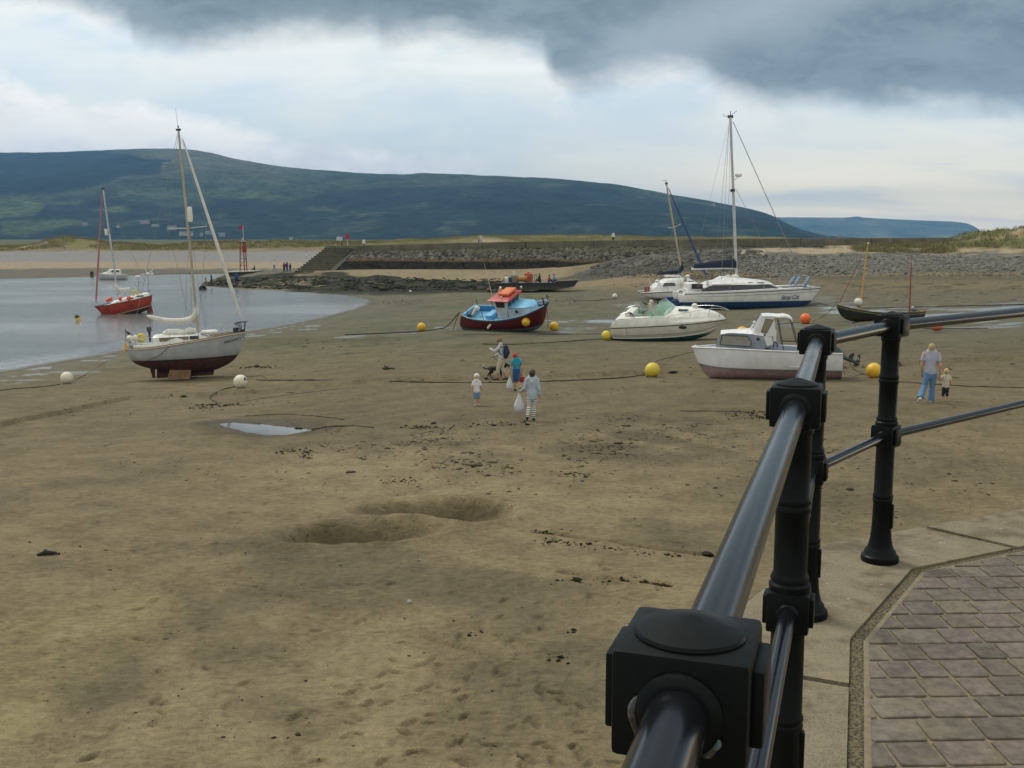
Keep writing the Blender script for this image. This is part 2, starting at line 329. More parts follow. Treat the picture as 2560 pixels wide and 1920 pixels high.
def height(x, y, fine=True):
    x = np.asarray(x, float); y = np.asarray(y, float)
    zr = z_rbf(x, y)
    if fine is not None:
        near = sstep(140, 30, y)
        zr = zr+.05*near*fbm(x/4.2, y/4.2, 3, 3)+.05*sstep(20, 60, y)*sstep(150, 90, y)*fbm(x/3., y/1.6, 8, 4)
    sd = poly_sd(WATER_P, x, y)
    land = ZW+.015+np.maximum(zr-ZW, .03)*sstep(-.5, 14, sd)+.012*np.clip(sd, 0, 10)
    h = np.where(sd > 0, land, ZW+.015-np.minimum(.08*np.abs(sd), 1.6))
    h = np.where((y > 40) | (x < -15), h, zr)
    # weed-covered rock flat in front of the breakwater, shingle and far dunes get their own relief
    if fine is not None:
        rock = rock_mask(x, y)
        d, v = cells(x/1.7, y/1.7, 4); h = h+rock*(.20*(1-d)*(.35+v)+.30*fbm(x/5, y/5, 12, 3)*sstep(.3, 3, sd))*sstep(0, 2.5, sd)
        far = sstep(225, 300, y)*sstep(60, -20, x-y*.0)*sstep(420, 380, y)
        h = h+far*(.55*fbm(x/16, y/16, 31, 4)+.0)
        cr = np.exp(-((y-312)/9.)**2)*sstep(-14, -30, x)*(y > 250)
        h = h+cr*(1.15+1.2*fbm(x/15, y/40, 33, 4)+1.9*np.exp(-((x+133)/9)**2)+.9*np.exp(-((x+92)/13)**2)+.5*np.exp(-((x+66)/6)**2))
        bk = sstep(bw_y(x)+4, bw_y(x)+16, y)*sstep(250, 225, y)*sstep(-33, -22, x)*sstep(120, 80, x)
        h = h+bk*(.10+.55*fbm(x/8, y/13, 41, 4)+.9*np.exp(-((x+4)/5)**2)*np.exp(-((y-196)/10)**2))
        # dunes at the right-hand end
        for cx, cy, rx, ry, a in ((72, 158, 7, 6, 2.4), (77, 149, 6, 5, 2.6), (84, 148, 7, 8, 3.4), (60, 167, 6, 4, .45), (95, 140, 9, 10, 4.4), (47, 168, 7, 3.5, .35)):
            h = h+a*np.exp(-((x-cx)/rx)**2-((y-cy)/ry)**2)*(1+.35*fbm(x/3, y/3, 47, 3))
        sh = shingle_mask(x, y); d, v = cells(x/.55, y/.55, 14); h = h+sh*.12*v*(1-d)
    # keep the ground under the breakwater's pitched face
    yw = bw_y(x); inb = sstep(-35, -30, x)*(y > yw-14)*(y < yw+3)*(x < 130)
    t = np.clip((y-(yw-10.5))/10.5, 0, 1); cap = -1.05+t*(bw_zb(x)+1.05)-.5
    mx = x < PITCH_X1
    h = np.where((inb > 0) & mx & (y > yw-11), np.minimum(h, cap), h)
    h = np.where((inb > 0) & ~mx & (y > yw-1.2), np.minimum(h, bw_zb(x)-.05), h)
    # pool left by the tide
    sp = poly_sd(PUD_P, x, y); w = sstep(1.6, .0, sp)
    h = np.where(sp < 1.6, h*(1-w)+w*(ZP+np.where(sp > 0, .012+.11*sp, .12*sp)), h)
    # two pits dug in the sand
    for (c, rx, ry, dp, ro) in ((_h1, 1.10, .80, .55, -.15), (_h1b, .95, .5, .26, -.1), (_h2, 1.35, .62, .42, .1)):
        e = ell(x, y, c[0], c[1], rx, ry, ro); e = e+.08*fbm(x*1.7, y*1.7, 51, 3)
        h = h-dp*sstep(1.0, .45, e)+.05*np.exp(-((e-1.16)/.17)**2)
    if fine:
        nr = sstep(60, 25, y)
        h = h+nr*(.014*fbm(x/.55, y/.55, 61, 4))
        h = h+nr*.006*fbm(x/.16, y/.16, 63, 3)+nr*.010*np.sin(x*9+y*16+5*fbm(x/1.5, y/1.5, 65, 3))*sstep(.05, .5, fbm(x/3.5, y/3.5, 67, 3))
        h = footprints(x, y, h)
        # long drag marks of chains
        for (p, q, wd, dp) in TRACKS:
            px, py = q[0]-p[0], q[1]-p[1]; ll = px*px+py*py; t = np.clip(((x-p[0])*px+(y-p[1])*py)/ll, 0, 1)
            dd = np.hypot(x-p[0]-t*px+.06*fbm(x, y, 77, 2), y-p[1]-t*py); h = h-dp*np.exp(-(dd/wd)**2)+dp*.5*np.exp(-((dd-2*wd)/wd)**2)
    return h
def _seg(a, b, z=0, w=.035, d=.03): return (atZ(*a, z), atZ(*b, z), w, d)
TRACKS = [_seg((230, 1405), (640, 1470)), _seg((640, 1470), (1260, 1650)), _seg((900, 1480), (1340, 1620)), _seg((580, 1290), (820, 1298), -.1), _seg((1200, 1390), (1400, 1435)), _seg((430, 1340), (720, 1352), -.1),
          _seg((1340, 1332), (1530, 1358), 0, .06, .05), _seg((1530, 1358), (1775, 1392), 0, .06, .05), _seg((1400, 1435), (1675, 1472), 0, .05, .05)]
def _pm(P, x, y, soft): return sstep(soft, -soft, poly_sd(P, x, y))
_wz = lambda pts, z: [tuple(atZ(u, v, z)[:2]) for u, v in pts]
ROCK_P = [tuple(atZ(u, v, z)[:2]) for u, v, z in ((492, 716, ZW), (500, 706, -2.3), (560, 690, -2.1), (640, 684, -1.9), (720, 684, -1.6), (830, 687, -1.4), (900, 692, -1.4), (1000, 690, -1.3), (1250, 694, -1.35), (1330, 703, -1.4), (1400, 707, -1.4),
          (1420, 724, -1.4), (1300, 732, -1.5), (1150, 729, -1.7), (1030, 732, -1.9), (930, 731, -2.0), (820, 729, -2.2), (700, 725, -2.4), (600, 720, ZW))]
def rock_mask(x, y): return _pm(ROCK_P, x+2.0*fbm(x/5, y/5, 21, 3), y+2.5*fbm(x/5, y/5, 22, 3), .8)
SH_P = [tuple(atY(u, v, Y)[:2]) for u, v, Y in ((1380, 690, 150), (1440, 676, 158), (1500, 655, 166), (1600, 640, 168), (1640, 620, 176), (1900, 619, 172), (2150, 621, 166), (2420, 632, 150), (2560, 640, 140), (2750, 640, 135), (2750, 688, 108), (2400, 690, 117), (2050, 688, 122), (1750, 693, 134), (1560, 705, 138), (1440, 705, 140))]
def shingle_mask(x, y): return _pm(SH_P, x+2.2*fbm(x/6, y/6, 25, 3), y+3*fbm(x/6, y/6, 26, 3), 1.2)

_marchY = np.concatenate([np.linspace(2.5, 60, 1800), np.linspace(60, 420, 3600)[1:]])
def GT(u, v):                                      # where the sight line through (u,v) meets the ground
    d = ray(u, v); t = _marchY/d[1]; x = d[0]*t; z = CAM_H+d[2]*t; h = height(x, _marchY, False)
    i = np.argmax(z < h)
    if i == 0: return atY(u, v, 150)
    f = (z[i-1]-h[i-1])/((z[i-1]-h[i-1])-(z[i]-h[i])+1e-9); y = _marchY[i-1]+f*(_marchY[i]-_marchY[i-1])
    return np.array([d[0]*y/d[1], y, CAM_H+d[2]*y/d[1]])
def Hs(x, y): return float(height(np.array([float(x)]), np.array([float(y)]), False)[0])

# ------------------------------------------------------------------ ground sheet
def build_ground():
    vr = np.concatenate([np.linspace(2600, 1990, 40)[:-1], np.linspace(1990, 600, 760)])
    Yb = 4.6*F_PX/(vr-560.)                        # rows: spacing grows with distance
    Yb = np.concatenate([[-14, -8, -3, 0.3], Yb[Yb < 112]])
    Yb = Yb[np.concatenate([[True], np.diff(Yb) > 1e-6])]
    far = np.concatenate([np.linspace(Yb[-1]+.45, 205, 210), np.linspace(206, 335, 110), np.geomspace(340, 11000, 40)])
    Y = np.concatenate([Yb, far]); n = 800
    s = np.linspace(-1, 1, n); s = .62*s+.22*s**3
    X = s[None, :]*(Y[:, None]+9); YY = np.repeat(Y[:, None], n, 1)
    H = height(X, YY, True)
    x = X.ravel(); y = YY.ravel(); h = H.ravel()
    sd = poly_sd(WATER_P, x, y)
    u, v = proj(x, y, h)
    nx = fbm(x/5, y/5, 81, 4); nb = fbm(x/1.2, y/1.2, 83, 4); nl = fbm(x/13, y/13, 85, 3)
    def L3(a, b, t): return a*(1-t[:, None])+np.array(b)*t[:, None]
    sand = np.array((.186, .150, .086)); C = np.repeat(sand[None, :], len(x), 0)
    C = L3(C, (.240, .196, .113), sstep(.05, .6, nl)*.7); C = L3(C, (.126, .103, .059), sstep(.0, .55, nx)*.5)
    wet = np.zeros(len(x)); peb = np.zeros(len(x)); grs = np.zeros(len(x))
    t = sstep(20, 27, y)*sstep(62, 46, y); C = L3(C, (.126, .102, .060), t*(.35+.4*sstep(-.4, .4, nl)))
    # darker damp sand patches near
    dk = sstep(.1, .5, fbm(x/2.6+3, y/2.6, 87, 4))*sstep(30, 14, y); C = L3(C, (.100, .084, .050), dk*.6)
    for PP, cl, w_ in (([(-60, 1560), (120, 1520), (330, 1478), (470, 1495), (440, 1560), (270, 1680), (130, 1800), (-60, 1960)], (.225, .188, .098), .9), ([(540, 1950), (590, 1850), (700, 1845), (770, 1890), (760, 1960)], (.205, .170, .098), .8), ([(470, 1490), (640, 1560), (760, 1700), (790, 1830), (640, 1790), (520, 1640), (430, 1590)], (.092, .077, .046), .6), ([(130, 1730), (330, 1640), (400, 1720), (240, 1800)], (.092, .077, .046), .55), ([(1020, 1930), (1120, 1760), (1500, 1700), (1560, 1900)], (.118, .099, .058), .5)):
        P = [tuple(atZ(a_, b_, 0)[:2]) for a_, b_ in PP]; C = L3(C, cl, sstep(.35, -.25, poly_sd(P, x, y)+.22*nb)*w_*(.55+.45*sstep(-.4, .3, fbm(x*1.5, y*1.5, 92, 4))))
    # pits darkened towards the far wall: its shade painted into the sand colour
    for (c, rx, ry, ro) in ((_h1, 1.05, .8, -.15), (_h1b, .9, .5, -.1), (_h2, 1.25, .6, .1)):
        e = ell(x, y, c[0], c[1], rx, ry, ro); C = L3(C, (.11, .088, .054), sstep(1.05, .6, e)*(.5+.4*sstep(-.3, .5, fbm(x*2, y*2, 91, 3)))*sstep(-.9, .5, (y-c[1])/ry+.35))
    # green-brown mud lower down the beach
    t = sstep(935, 830, v+18*nx)*sstep(716, 735, v); C = L3(C, (.118, .110, .066), t*.85); wet = np.maximum(wet, t*.45)
    g = t*sstep(-.15, .45, fbm(x/7, y/3.2, 95, 4))*sstep(1650, 1350, u)*sstep(430, 560, u); C = L3(C, (.078, .088, .034), g*.85)
    g2 = t*sstep(.2, .5, fbm(x/2.2, y/1.4, 97, 4)); C = L3(C, (.062, .056, .03), g2*.55)
    # right-hand upper sand stays paler
    t = sstep(1650, 2150, u)*sstep(765, 745, v)*sstep(690, 705, v); C = L3(C, (.14, .113, .068), t*.6)
    # wet channel and sheets of standing water
    def streak(pts, soft, amt=1.):
        nonlocal C, wet
        P = [tuple(GT(a, b)[:2]) for a, b in pts]; q = sstep(soft, -soft*.3, poly_sd(P, x+.5*nb, y+1.1*nx))*amt
        q = q*sstep(-.35, .25, fbm(x/2.6, y/1.3, 99, 4)+.12)
        wet = np.maximum(wet, q); C = L3(C, (.12, .108, .08), q*.5)
    for pts, so, am in (([(2060, 768), (2560, 758), (2700, 770), (2700, 792), (2560, 790), (2330, 800), (2050, 782)], 2., .95), ([(2090, 800), (2320, 804), (2560, 798), (2560, 818), (2330, 822), (2160, 812)], 1.2, .95),
                    ([(1370, 802), (1460, 798), (1560, 800), (1560, 807), (1400, 806)], .8, 1.), ([(1640, 748), (1730, 742), (1700, 762), (1560, 770), (1540, 760)], 1.5, .8), ([(2060, 738), (2150, 755), (2100, 772), (1960, 770)], 1.5, .7),
                    ([(835, 842), (905, 836), (900, 845), (840, 850)], .7, 1.), ([(940, 835), (1030, 829), (1030, 835), (950, 840)], .5, .9), ([(1090, 817), (1160, 819), (1160, 823), (1100, 823)], .5, .95), ([(1900, 800), (2030, 812), (2000, 820), (1850, 812)], 1., .7),
                    ([(1370, 815), (1470, 813), (1500, 830), (1400, 832)], 1., .8)): streak(pts, so, am)
    # scattered bright film of water near the tide line at the left
    q = sstep(9, 4, sd)*sstep(.6, 2, sd)*sstep(.12, .4, fbm(x/1.3, y/.8, 101, 3))*sstep(160, 110, y)*(u < 800); wet = np.maximum(wet, q)
    t = sstep(12, 2, sd)*(sd > -3)*(y < 130)*sstep(.2, 1.2, sd+.8*nb); C = L3(C, (.115, .108, .066), t*.7); wet = np.maximum(wet, t*.5)
    t = sstep(2.0, .3, sd+.3*nb)*(y < 130); C = L3(C, (.085, .075, .05), t*.85); wet = np.maximum(wet, t*.8)
    sp = poly_sd(PUD_P, x, y); t = sstep(1.4, .05, sp+.35*nb-.55*sstep(-.2, 1., (y-PUD_P[2][1]))); C = L3(C, (.075, .062, .04), t*.9); wet = np.maximum(wet, t*.5)
    for (p, q, wd, dp) in TRACKS[-3:]:
        px, py = q[0]-p[0], q[1]-p[1]; t = np.clip(((x-p[0])*px+(y-p[1])*py)/(px*px+py*py), 0, 1); dd = np.hypot(x-p[0]-t*px+.06*fbm(x, y, 77, 2), y-p[1]-t*py); C = L3(C, (.055, .045, .026), np.exp(-(dd/.06)**2)*.8*sstep(-.4, .2, fbm(x*3, y*3, 79, 2)))
    for (px, py, an, sc_, dp_) in FEET:
        k = (np.abs(x-px) < .3) & (np.abs(y-py) < .3); c_, s_ = math.cos(an), math.sin(an); e = np.sqrt(((c_*(x[k]-px)+s_*(y[k]-py))/(.15*sc_))**2+((-s_*(x[k]-px)+c_*(y[k]-py))/(.062*sc_))**2); C[k] *= (1-.30*dp_*sstep(1.1, .5, e))[:, None]
    # dark stretch of weed and worm casts across the middle of the beach
    Pm_ = [tuple(GT(a, b)[:2]) for a, b in ((690, 1040), (1000, 1050), (1400, 1040), (1850, 1030), (1900, 1130), (1500, 1170), (1150, 1120), (800, 1110))]
    t = sstep(1.2, -1., poly_sd(Pm_, x, y))*sstep(-.1, .5, fbm(x/1.5, y/1.2, 105, 4)); C = L3(C, (.085, .068, .044), t*.7)
    # strip of pale sand at the foot of the breakwater, weed on the rocks
    stp = _pm([tuple(atY(a, b, Y)[:2]) for a, b, Y in ((790, 690, 160), (830, 678, 168), (1420, 678, 166), (1420, 690, 155), (1240, 697, 150), (1000, 693, 155))], x+nx, y+2*nx, 1.); C = L3(C, (.235, .19, .115), stp)
    bl = _pm([tuple(atY(a, b, Y)[:2]) for a, b, Y in ((1440, 705, 140), (1640, 705, 137), (1640, 722, 128), (1440, 722, 128))], x+nx, y+2*nx, 1.5); C = L3(C, (.22, .17, .10), bl*.9)
    rk = rock_mask(x, y); sandy = sstep(.22, .42, fbm(x/4.5, y/3., 107, 3)); C = L3(C, (.22, .18, .105), rk*sandy*.8*(u < 960)); rk2 = rk*(1-.85*sandy*(u < 960))
    C = L3(C, (.020, .020, .011), rk2); gw = sstep(.05, .5, fbm(x/3, y/3, 109, 3)); C = L3(C, (.042, .045, .018), rk2*gw*.7); C = L3(C, (.085, .072, .045), rk2*sstep(.2, .5, fbm(x/.9, y/.9, 111, 3))*.6)
    # shingle bank
    sh = shingle_mask(x, y); C = L3(C, (.145, .14, .12), sh); d, cv = cells(x/.5, y/.5, 113); C = C*(1+sh*(cv-.5)*.9)[:, None]; peb = np.maximum(peb, sh)
    C = L3(C, (.10, .095, .065), sh*sstep(.1, .45, fbm(x/5, y/3, 115, 4))*.55); t = sh*sstep(2000, 1650, u); C = L3(C, (.060, .056, .040), t*.72)
    bd = sstep(686, 692, v+3*nx)*sstep(706, 697, v+3*nx)*sstep(1640, 1760, u); C = L3(C, (.085, .078, .052), bd*.75)
    sk = sstep(700, 708, v)*sstep(745, 715, v)*sstep(1500, 1700, u)*sstep(.22, .4, fbm(x/1.6, y/1.2, 117, 3)); C = L3(C, (.06, .052, .035), sk*.8)
    # blown sand and grass at the top of the shingle, dunes
    t = sstep(640, 632, v+4*nx)*(x > 20)*(y > 120); C = L3(C, (.38, .30, .19), t*.8*(1-sstep(0, .3, nx+.1))); grs = np.maximum(grs, t*sstep(-.05, .3, nx))
    t = sstep(40, 48, x)*sstep(128, 136, y)*sstep(.35, .9, h-z_rbf(x, y)); C = L3(C, (.13, .13, .05), t*sstep(-.5, -.1, nx)); C = L3(C, (.32, .25, .155), t*sstep(-.3, -.65, nx)*.35); grs = np.maximum(grs, t)
    # far bank
    fb = (y > 170)*(x < -20)*sstep(0, 1, sd)
    def band(a, b): return fb*sstep(a-2, a+2, v+4*nx)*sstep(b+2, b-2, v+4*nx)
    C = L3(C, (.13, .118, .09), band(668, 720)); C = L3(C, (.29, .235, .16), band(652, 672)); C = L3(C, (.22, .21, .20), band(628, 655)); C = L3(C, (.20, .20, .20), band(636, 646)*.45)
    t = fb*sstep(5, 1.5, sd+2*nx)*sstep(150, 500, u); C = L3(C, (.045, .05, .022), t*.9)
    t = fb*sstep(298, 303, y+5*nx)*(y < 420); C = L3(C, (.17, .155, .062), t); C = L3(C, (.36, .29, .19), t*sstep(.25, .5, fbm(x/9+.7, y/9, 121, 3))*.8*(u < 120)); grs = np.maximum(grs, t)
    t = (y > bw_y(x)+2)*(x > -40)*(y < 420)*sstep(-36, -26, x); C = L3(C, (.15, .14, .058), t); C = L3(C, (.36, .29, .19), t*np.exp(-((x+4)/3.2)**2)*np.exp(-((y-190)/5)**2)); grs = np.maximum(grs, t)
    C = L3(C, (.09, .10, .05), sstep(330, 420, y))
    m, nt, b, L = base_mat('shore ground')
    at = node(nt, 'ShaderNodeAttribute', attribute_name='Col'); aw = node(nt, 'ShaderNodeAttribute', attribute_name='Wet'); ap = node(nt, 'ShaderNodeAttribute', attribute_name='Peb')
    W = aw.outputs['Fac']; ov = objvec(nt)
    n1 = noise(nt, ov, 1.1, 8, .68); n2 = noise(nt, ov, 9, 6, .7); n3 = noise(nt, objvec(nt, (3.5, 7, 3.5)), 1.6, 5, .62, .5); n4 = noise(nt, ov, 34, 5, .75)
    f = mathn(nt, 'ADD', mathn(nt, 'MULTIPLY', ramp(nt, n1, .3, .7), .40), mathn(nt, 'ADD', mathn(nt, 'MULTIPLY', ramp(nt, n2, .25, .75), .34), mathn(nt, 'ADD', mathn(nt, 'MULTIPLY', ramp(nt, n3, .3, .7), .30), mathn(nt, 'MULTIPLY', ramp(nt, n4, .25, .75), .36))))
    f = mathn(nt, 'ADD', f, .32)
    sc = node(nt, 'ShaderNodeVectorMath', operation='SCALE'); L.new(at.outputs['Color'], sc.inputs[0]); L.new(f, sc.inputs['Scale'])
    # tiny dark specks (bits of weed, casts)
    vo = node(nt, 'ShaderNodeTexVoronoi'); vo.inputs['Scale'].default_value = 5.5; L.new(ov, vo.inputs['Vector'])
    spk = mathn(nt, 'MULTIPLY', ramp(nt, vo.outputs['Distance'], .17, .09), ramp(nt, noise(nt, ov, .35, 4), .5, .66))
    c = mixc(nt, mathn(nt, 'MULTIPLY', spk, .6), sc.outputs[0], (.04, .035, .022))
    c = mixc(nt, mathn(nt, 'MULTIPLY', W, .3), c, (.05, .045, .035))
    L.new(c, b.inputs['Base Color'])
    L.new(ramp(nt, W, .35, .95, .9, .16), b.inputs['Roughness']); L.new(ramp(nt, W, .2, .9, .14, .5), b.inputs['Specular IOR Level'])
    hb = mathn(nt, 'ADD', mathn(nt, 'MULTIPLY', n2, .5), mathn(nt, 'ADD', mathn(nt, 'MULTIPLY', n3, .9), mathn(nt, 'MULTIPLY', noise(nt, ov, 38, 3), .22)))
    bp = node(nt, 'ShaderNodeBump'); bp.inputs['Distance'].default_value = .05; L.new(hb, bp.inputs['Height']); L.new(ramp(nt, W, .3, .9, .85, .06), bp.inputs['Strength']); L.new(bp.outputs[0], b.inputs['Normal'])
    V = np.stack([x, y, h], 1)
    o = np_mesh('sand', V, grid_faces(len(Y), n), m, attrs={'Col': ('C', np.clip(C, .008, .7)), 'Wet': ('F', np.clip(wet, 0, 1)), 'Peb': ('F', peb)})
    tag(o, kind='structure')
    return x, y, h, C, grs, peb
def build_water():
    Y = np.concatenate([np.linspace(-30, 40, 40), np.geomspace(40.2, 200, 700)]); n = 420
    s = np.linspace(0, 1, n)**1.5
    xr = np.interp(Y, [-30, 44, 55, 75, 100, 112, 125, 150, 200], [-30, -22, -18, -14, -9, -6, -6, -20, -40]) 
    X = xr[:, None]-s[None, :]*(40+Y[:, None].clip(0)*1.1+30); YY = np.repeat(Y[:, None], n, 1)
    x, y = X.ravel(), YY.ravel(); sd = poly_sd(WATER_P, x, y)
    dsh = -sd
    # two low wavelets running along the near shore, ripples elsewhere
    near = (y < 76)*(x > -60)
    w = .045*np.exp(-((dsh-.9-.15*fbm(x/3, y/3, 5, 2))/.16)**2)+.06*np.exp(-((dsh-2.3-.25*fbm(x/4, y/4, 6, 2))/.22)**2)
    z = ZW+.02+near*w+.012*fbm(x/2.2, y/.8, 9, 4)*sstep(.5, 6, dsh)
    m, nt, b, L = base_mat('estuary water'); ov = objvec(nt)
    big = noise(nt, objvec(nt, (.02, .045, .02)), 1.5, 4); c = mixc(nt, ramp(nt, big, .35, .65), (.13, .14, .14), (.18, .182, .172)); L.new(c, b.inputs['Base Color'])
    b.inputs['Roughness'].default_value = .12; b.inputs['IOR'].default_value = 1.33; b.inputs['Specular IOR Level'].default_value = .5
    h = mathn(nt, 'ADD', noise(nt, objvec(nt, (.5, 1.4, 1)), 1.6, 5, .62), mathn(nt, 'MULTIPLY', noise(nt, objvec(nt, (1, 1.7, 1)), 5, 3), .35))
    bp = node(nt, 'ShaderNodeBump'); bp.inputs['Distance'].default_value = .12; L.new(h, bp.inputs['Height']); L.new(ramp(nt, big, .4, .7, .5, .16), bp.inputs['Strength']); L.new(bp.outputs[0], b.inputs['Normal'])
    F = grid_faces(len(Y), n); keep = (sd[F] < 1.2).any(1); F = F[keep]
    tag(np_mesh('water', np.stack([x, y, z], 1), F, m), kind='structure')
    # tide pool
    me = MB(); P = [Vector((*p, 0)) for p in PUD_P]; c = sum(P, Vector())/len(P); q = [c+(p-c)*1.12+(p-c).normalized()*.06 for p in P]
    me.add([(p.x, p.y, ZP) for p in q], [tuple(range(len(q)))])
    mm, nt, b, L = base_mat('pool water'); b.inputs['Base Color'].default_value = (.06, .055, .045, 1); b.inputs['Roughness'].default_value = .03; b.inputs['IOR'].default_value = 2.2; b.inputs['Specular IOR Level'].default_value = .8
    bump(nt, noise(nt, objvec(nt), 3, 3), .012, .05, b)
    tag(me.build('tide_pool', mm, smooth=False), kind='structure')

def build_hills():
    def hill(name, sky, Y0, Yr, zfun, cols, us):
        pr = pchip([p[0] for p in sky], [p[1] for p in sky]); U = np.linspace(us[0], us[1], cols)
        T = np.concatenate([np.linspace(0, 1, 110), [1.04, 1.12, 1.3]])
        a = (U-1280)/F_PX/1.0*1.0
        vs = pr(U); er = np.array([ray(0, q)[2]/ray(0, q)[1] for q in vs])
        a = np.array([ray(q, 560)[0]/ray(q, 560)[1] for q in U])
        YR = Yr(U); T2 = T[:, None]; YY = Y0(U)[None, :]*(1-T2)+YR[None, :]*T2
        g = zfun(np.clip(T2, 0, 1), U[None, :])
        Z = CAM_H*0+er[None, :]*YR[None, :]*np.clip(g, 0, 1); X = a[None, :]*YY
        n1 = fbm(X/420, YY/420, 201, 4); n2 = fbm(X/70, YY/70, 203, 4); damp = np.clip(T2*4, 0, 1)*np.clip((1-T2)*3.5, 0, 1)
        Z = Z+damp*(n1*30+n2*5)*np.clip(er[None, :]*YR[None, :]/180, .1, 1)
        back = np.clip((T2-1)/.3, 0, 1); Z = np.where(T2 > 1, er[None, :]*YR[None, :]*(1-.9*back**1.2), Z)
        Z = Z+np.where(T2 >= .97, 1.6*fbm(X/30, YY/60, 207, 3), 0)
        return X.ravel(), YY.ravel(), (Z-1.0).ravel(), grid_faces(len(T), cols)
    # main ridge
    sky = [(-900, 395), (-300, 384), (0, 378), (150, 376), (300, 370), (405, 367), (486, 370), (613, 396), (740, 416), (880, 426), (1042, 435), (1215, 443), (1366, 447), (1540, 461), (1690, 486), (1800, 505), (1880, 519), (1925, 532), (1965, 551), (2010, 569), (2075, 583), (2200, 592), (2400, 596)]
    x, y, z, Fq = hill('hills', sky, lambda U: np.interp(U, [-900, 800, 2200], [1750, 1700, 1500]), lambda U: np.interp(U, [-900, 0, 500, 1000, 1700, 2300], [3600, 3700, 3500, 3000, 2700, 2400]), lambda t, U: 1-(1-t)**np.interp(U, [0, 600, 1200, 2000], [1.15, 1.2, 1.6, 1.8]), 700, (-900, 2400))
    u, v = proj(x, y, z); pu = u+28*fbm(x/160, y/160, 211, 4); pv = v+12*fbm(x/110, y/110, 213, 4)
    C = np.repeat(np.array((.042, .064, .040))[None, :], len(x), 0)
    def L3(a, b, t): return a*(1-t[:, None])+np.array(b)*t[:, None]
    def pm(P, s=6): return sstep(s, -s, poly_sd(P, pu, pv))
    n = fbm(x/90, y/90, 217, 5); n2 = fbm(x/25, y/25, 219, 4)
    C = L3(C, (.066, .088, .052), sstep(-.15, .4, n)*.85)
    moor = sstep(470, 400, pv)*sstep(250, 420, pu)*sstep(900, 700, pu); C = L3(C, (.130, .128, .078), moor*.85)
    F1 = pm([(-900, 380), (0, 372), (180, 376), (320, 384), (416, 401), (410, 432), (330, 436), (262, 455), (200, 470), (140, 482), (-900, 490)], 3); C = L3(C, (.012, .022, .026), F1)
    F2 = pm([(-900, 520), (60, 505), (130, 487), (260, 497), (330, 500), (420, 520), (540, 510), (570, 485), (640, 496), (720, 515), (800, 480), (900, 470), (1200, 455), (1500, 480), (1900, 535), (2100, 600), (-900, 640)], 8); C = L3(C, (.013, .025, .022), F2*.95*(.55+.45*sstep(.55, .1, n+.35*n2))*sstep(.9, .1, n+.35*n2-.25*sstep(900, 1300, u)))
    for P in ([(-900, 490), (0, 488), (70, 492), (120, 505), (90, 535), (0, 545), (-900, 560)], [(0, 558), (90, 552), (170, 546), (210, 556), (170, 568), (110, 572), (60, 585), (0, 580)], [(500, 480), (640, 478), (690, 492), (600, 498), (510, 492)], [(230, 520), (300, 515), (330, 524), (270, 530)]):
        C = L3(C, (.085, .118, .045), pm(P, 4)*.8)
    C = L3(C, (.075, .07, .06), pm([(800, 545), (900, 535), (960, 560), (900, 600), (810, 595)], 8)*.12)
    right = sstep(850, 1200, u); C = L3(C, (.016, .028, .027), right*.85*sstep(.3, -.3, n)); C = L3(C, (.075, .085, .04), right*sstep(470, 455, pv)*.35)
    C = C*(1+.5*n2)[:, None]
    def hmat(nm):
        m, nt, b, L = base_mat(nm); at = node(nt, 'ShaderNodeAttribute', attribute_name='Col'); ov = objvec(nt)
        vt = node(nt, 'ShaderNodeTexVoronoi'); vt.inputs['Scale'].default_value = .075; L.new(ov, vt.inputs['Vector'])
        f = mathn(nt, 'ADD', .12, mathn(nt, 'ADD', mathn(nt, 'ADD', mathn(nt, 'MULTIPLY', ramp(nt, noise(nt, ov, .05, 6, .7), .3, .7), .8), mathn(nt, 'MULTIPLY', ramp(nt, vt.outputs['Distance'], .75, .1), .45)), mathn(nt, 'MULTIPLY', ramp(nt, noise(nt, ov, .011, 5, .6), .3, .7), .45)))
        sc = node(nt, 'ShaderNodeVectorMath', operation='SCALE'); L.new(at.outputs['Color'], sc.inputs[0]); L.new(f, sc.inputs['Scale']); L.new(sc.outputs[0], b.inputs['Base Color'])
        b.inputs['Roughness'].default_value = .95; b.inputs['Specular IOR Level'].default_value = .1
        bump(nt, noise(nt, ov, .08, 6, .7), .8, 9, b); return m
    hm = hmat('wooded hillside')
    tag(np_mesh('hills', np.stack([x, y, z], 1), Fq, hm, attrs={'Col': ('C', np.clip(C, .006, .5))}), kind='structure')
    hx, hy, hz = x, y, z
    sky2 = [(1850, 540), (1980, 541), (2100, 542), (2128, 541), (2140, 539.5), (2160, 542), (2300, 549), (2360, 551), (2410, 555), (2440, 566), (2455, 578), (2474, 590), (2500, 593)]
    x, y, z, Fq = hill('headland', sky2, lambda U: np.full_like(U, 5600.), lambda U: np.full_like(U, 6700.), lambda t, U: 1-(1-t)**1.5, 260, (1850, 2500))
    C = np.repeat(np.array((.12, .14, .085))[None, :], len(x), 0); n = fbm(x/180, y/260, 223, 4); C = L3(C, (.05, .07, .05), sstep(0, .5, n)); C = L3(C, (.22, .22, .13), sstep(-.1, -.5, n))
    tag(np_mesh('headland', np.stack([x, y, z], 1), Fq, hm, attrs={'Col': ('C', C)}), kind='structure')
    return hx, hy, hz
